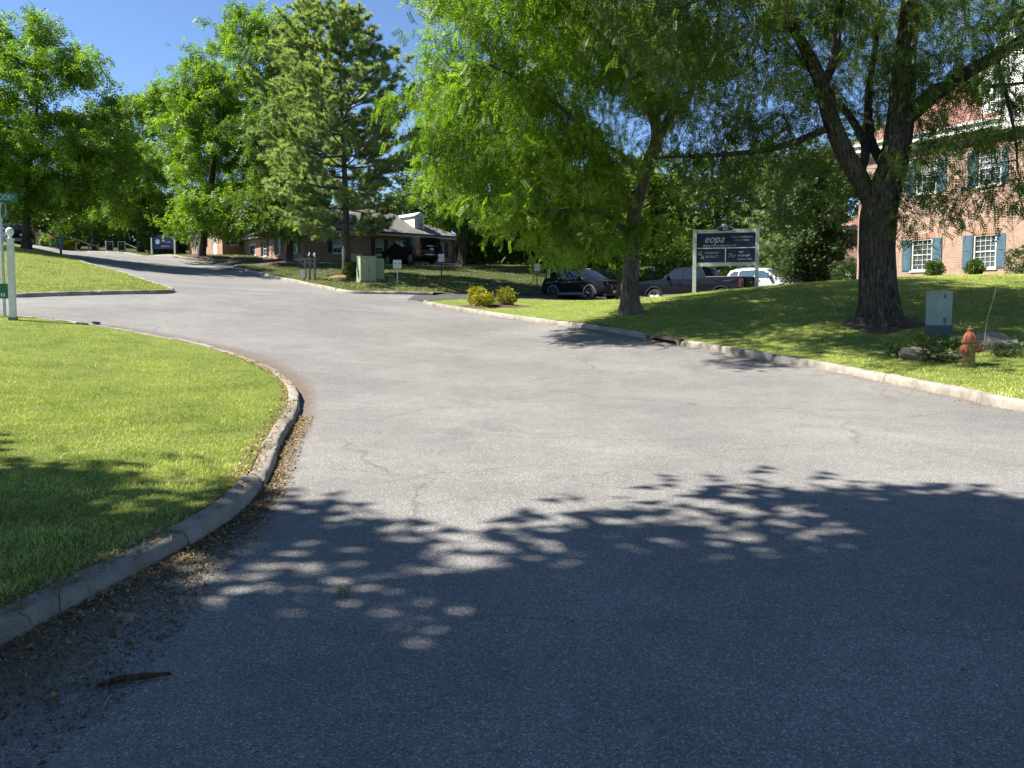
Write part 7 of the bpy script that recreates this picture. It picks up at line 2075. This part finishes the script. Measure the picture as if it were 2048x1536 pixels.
# seedling in the kerb joint
p = K_NEAR[np.argmin(np.linalg.norm(K_NEAR - np.array([on_road(175, 1235).x, on_road(175, 1235).y]), axis=1))]
sd = empty('kerb_seedling', (p[0] + 0.02, p[1], h1(*p)), 0, 'spindly dark seedling growing at the foot of the near kerb', 'seedling')
MB().tube([(0, 0, -0.01), (0.002, 0, 0.08), (-0.004, 0.003, 0.16), (-0.008, 0, 0.2)], [0.004, 0.0035, 0.002, 0.001], 6).build('stem', M_TWIG, sd)
for k, (dx, dy, z) in enumerate(((0.03, 0.0, 0.17), (-0.035, 0.01, 0.19), (0.02, -0.02, 0.13), (-0.02, 0.01, 0.12), (0.012, 0.01, 0.2))):
    MB().tube([(0, 0, z - 0.035), (dx * 0.6, dy, z - 0.01), (dx, dy, z)], 0.0012, 4).build('twiglet', M_TWIG, sd)
    MB().add([(dx, dy - 0.006, z), (dx + 0.012 * (1 if dx > 0 else -1), dy, z + 0.012), (dx, dy + 0.006, z + 0.004)], [(0, 1, 2)]).build('leaf', M_WEED, sd)

# leaf litter and grit washed along the kerbs
def litter(name, label, line, n, band, lo, hi, yr, m, seed, side=1.0, decay=2.0):
    rs = np.random.RandomState(seed)
    L = line[(line[:, 1] > yr[0]) & (line[:, 1] < yr[1])]
    k = rs.randint(0, len(L) - 1, n)
    t_ = np.gradient(L, axis=0); t_ /= np.linalg.norm(t_, axis=1)[:, None]
    nr = np.stack([t_[:, 1], -t_[:, 0]], 1)
    bw = np.interp(L[k][:, 1], band[0], band[1])
    off = bw * rs.rand(n) ** decay + 0.004
    p = L[k] + (L[k + 1] - L[k]) * rs.rand(n)[:, None] + nr[k] * off[:, None] + rs.normal(0, 0.02, (n, 2))
    z = H(p[:, 0], p[:, 1]) + 0.004 + 0.012 * rs.rand(n) * np.exp(-off / 0.12) + 0.003
    s = lo + (hi - lo) * rs.rand(n) ** 1.6
    a = rs.rand(n) * 6.283
    ca, sa = np.cos(a), np.sin(a)
    def pt(u, v, dz): return np.stack([p[:, 0] + (u * ca - v * sa) * s, p[:, 1] + (u * sa + v * ca) * s, z + dz * s], 1)
    tl = rs.normal(0, 0.22, (4, n))
    v = np.stack([pt(-0.5, 0, tl[0]), pt(0, -0.19, tl[1]), pt(0.5, 0, tl[2]), pt(0, 0.19, tl[3])], 1).reshape(-1, 3)
    o = np_obj(name, v, np.arange(len(v)).reshape(-1, 4), m)
    return tag(o, label, 'leaf litter', kind='stuff')
M_LIT = leaf_mat('dry_leaf', (0.1, 0.06, 0.028), (0.42, 0.3, 0.13), 0.15)
M_LITD = leaf_mat('dark_dry_leaf', (0.035, 0.024, 0.016), (0.15, 0.1, 0.06), 0.1)
litter('leaf_litter', 'dry tan leaves lying along the near kerb', K_NEAR, 9500, ([0, 3.2, 4.6, 6, 12, 17], [0.95, 0.8, 0.38, 0.2, 0.22, 0.4]), 0.012, 0.036, (1.2, 10), M_LIT, 1)
litter('leaf_litter', 'dark crumbled leaves and grit along the near kerb', K_NEAR, 9500, ([0, 3.4, 4.6, 6, 12, 17], [0.95, 0.75, 0.3, 0.12, 0.1, 0.15]), 0.007, 0.026, (1.2, 7), M_LITD, 2, decay=1.3)
litter('leaf_litter', 'scattered dry leaves along the kerb below the hydrant', K_RIGHT, 1800, ([8, 20, 34], [0.3, 0.35, 0.5]), 0.012, 0.04, (8, 33), M_LIT, 3, decay=2.4)
litter('leaf_litter', 'scattered bits on the near road', K_NEAR, 420, ([0, 17], [5, 6]), 0.006, 0.022, (1.0, 9), M_LITD, 4, decay=1.0)

litter('leaf_litter', 'dry clippings caught between the near kerb and the grass', offset(K_NEAR, 0.27), 6000, ([0, 17], [0.2, 0.2]), 0.012, 0.04, (1.2, 15), M_LIT, 6, decay=1.0).location.z = NEAR_UP + 0.01
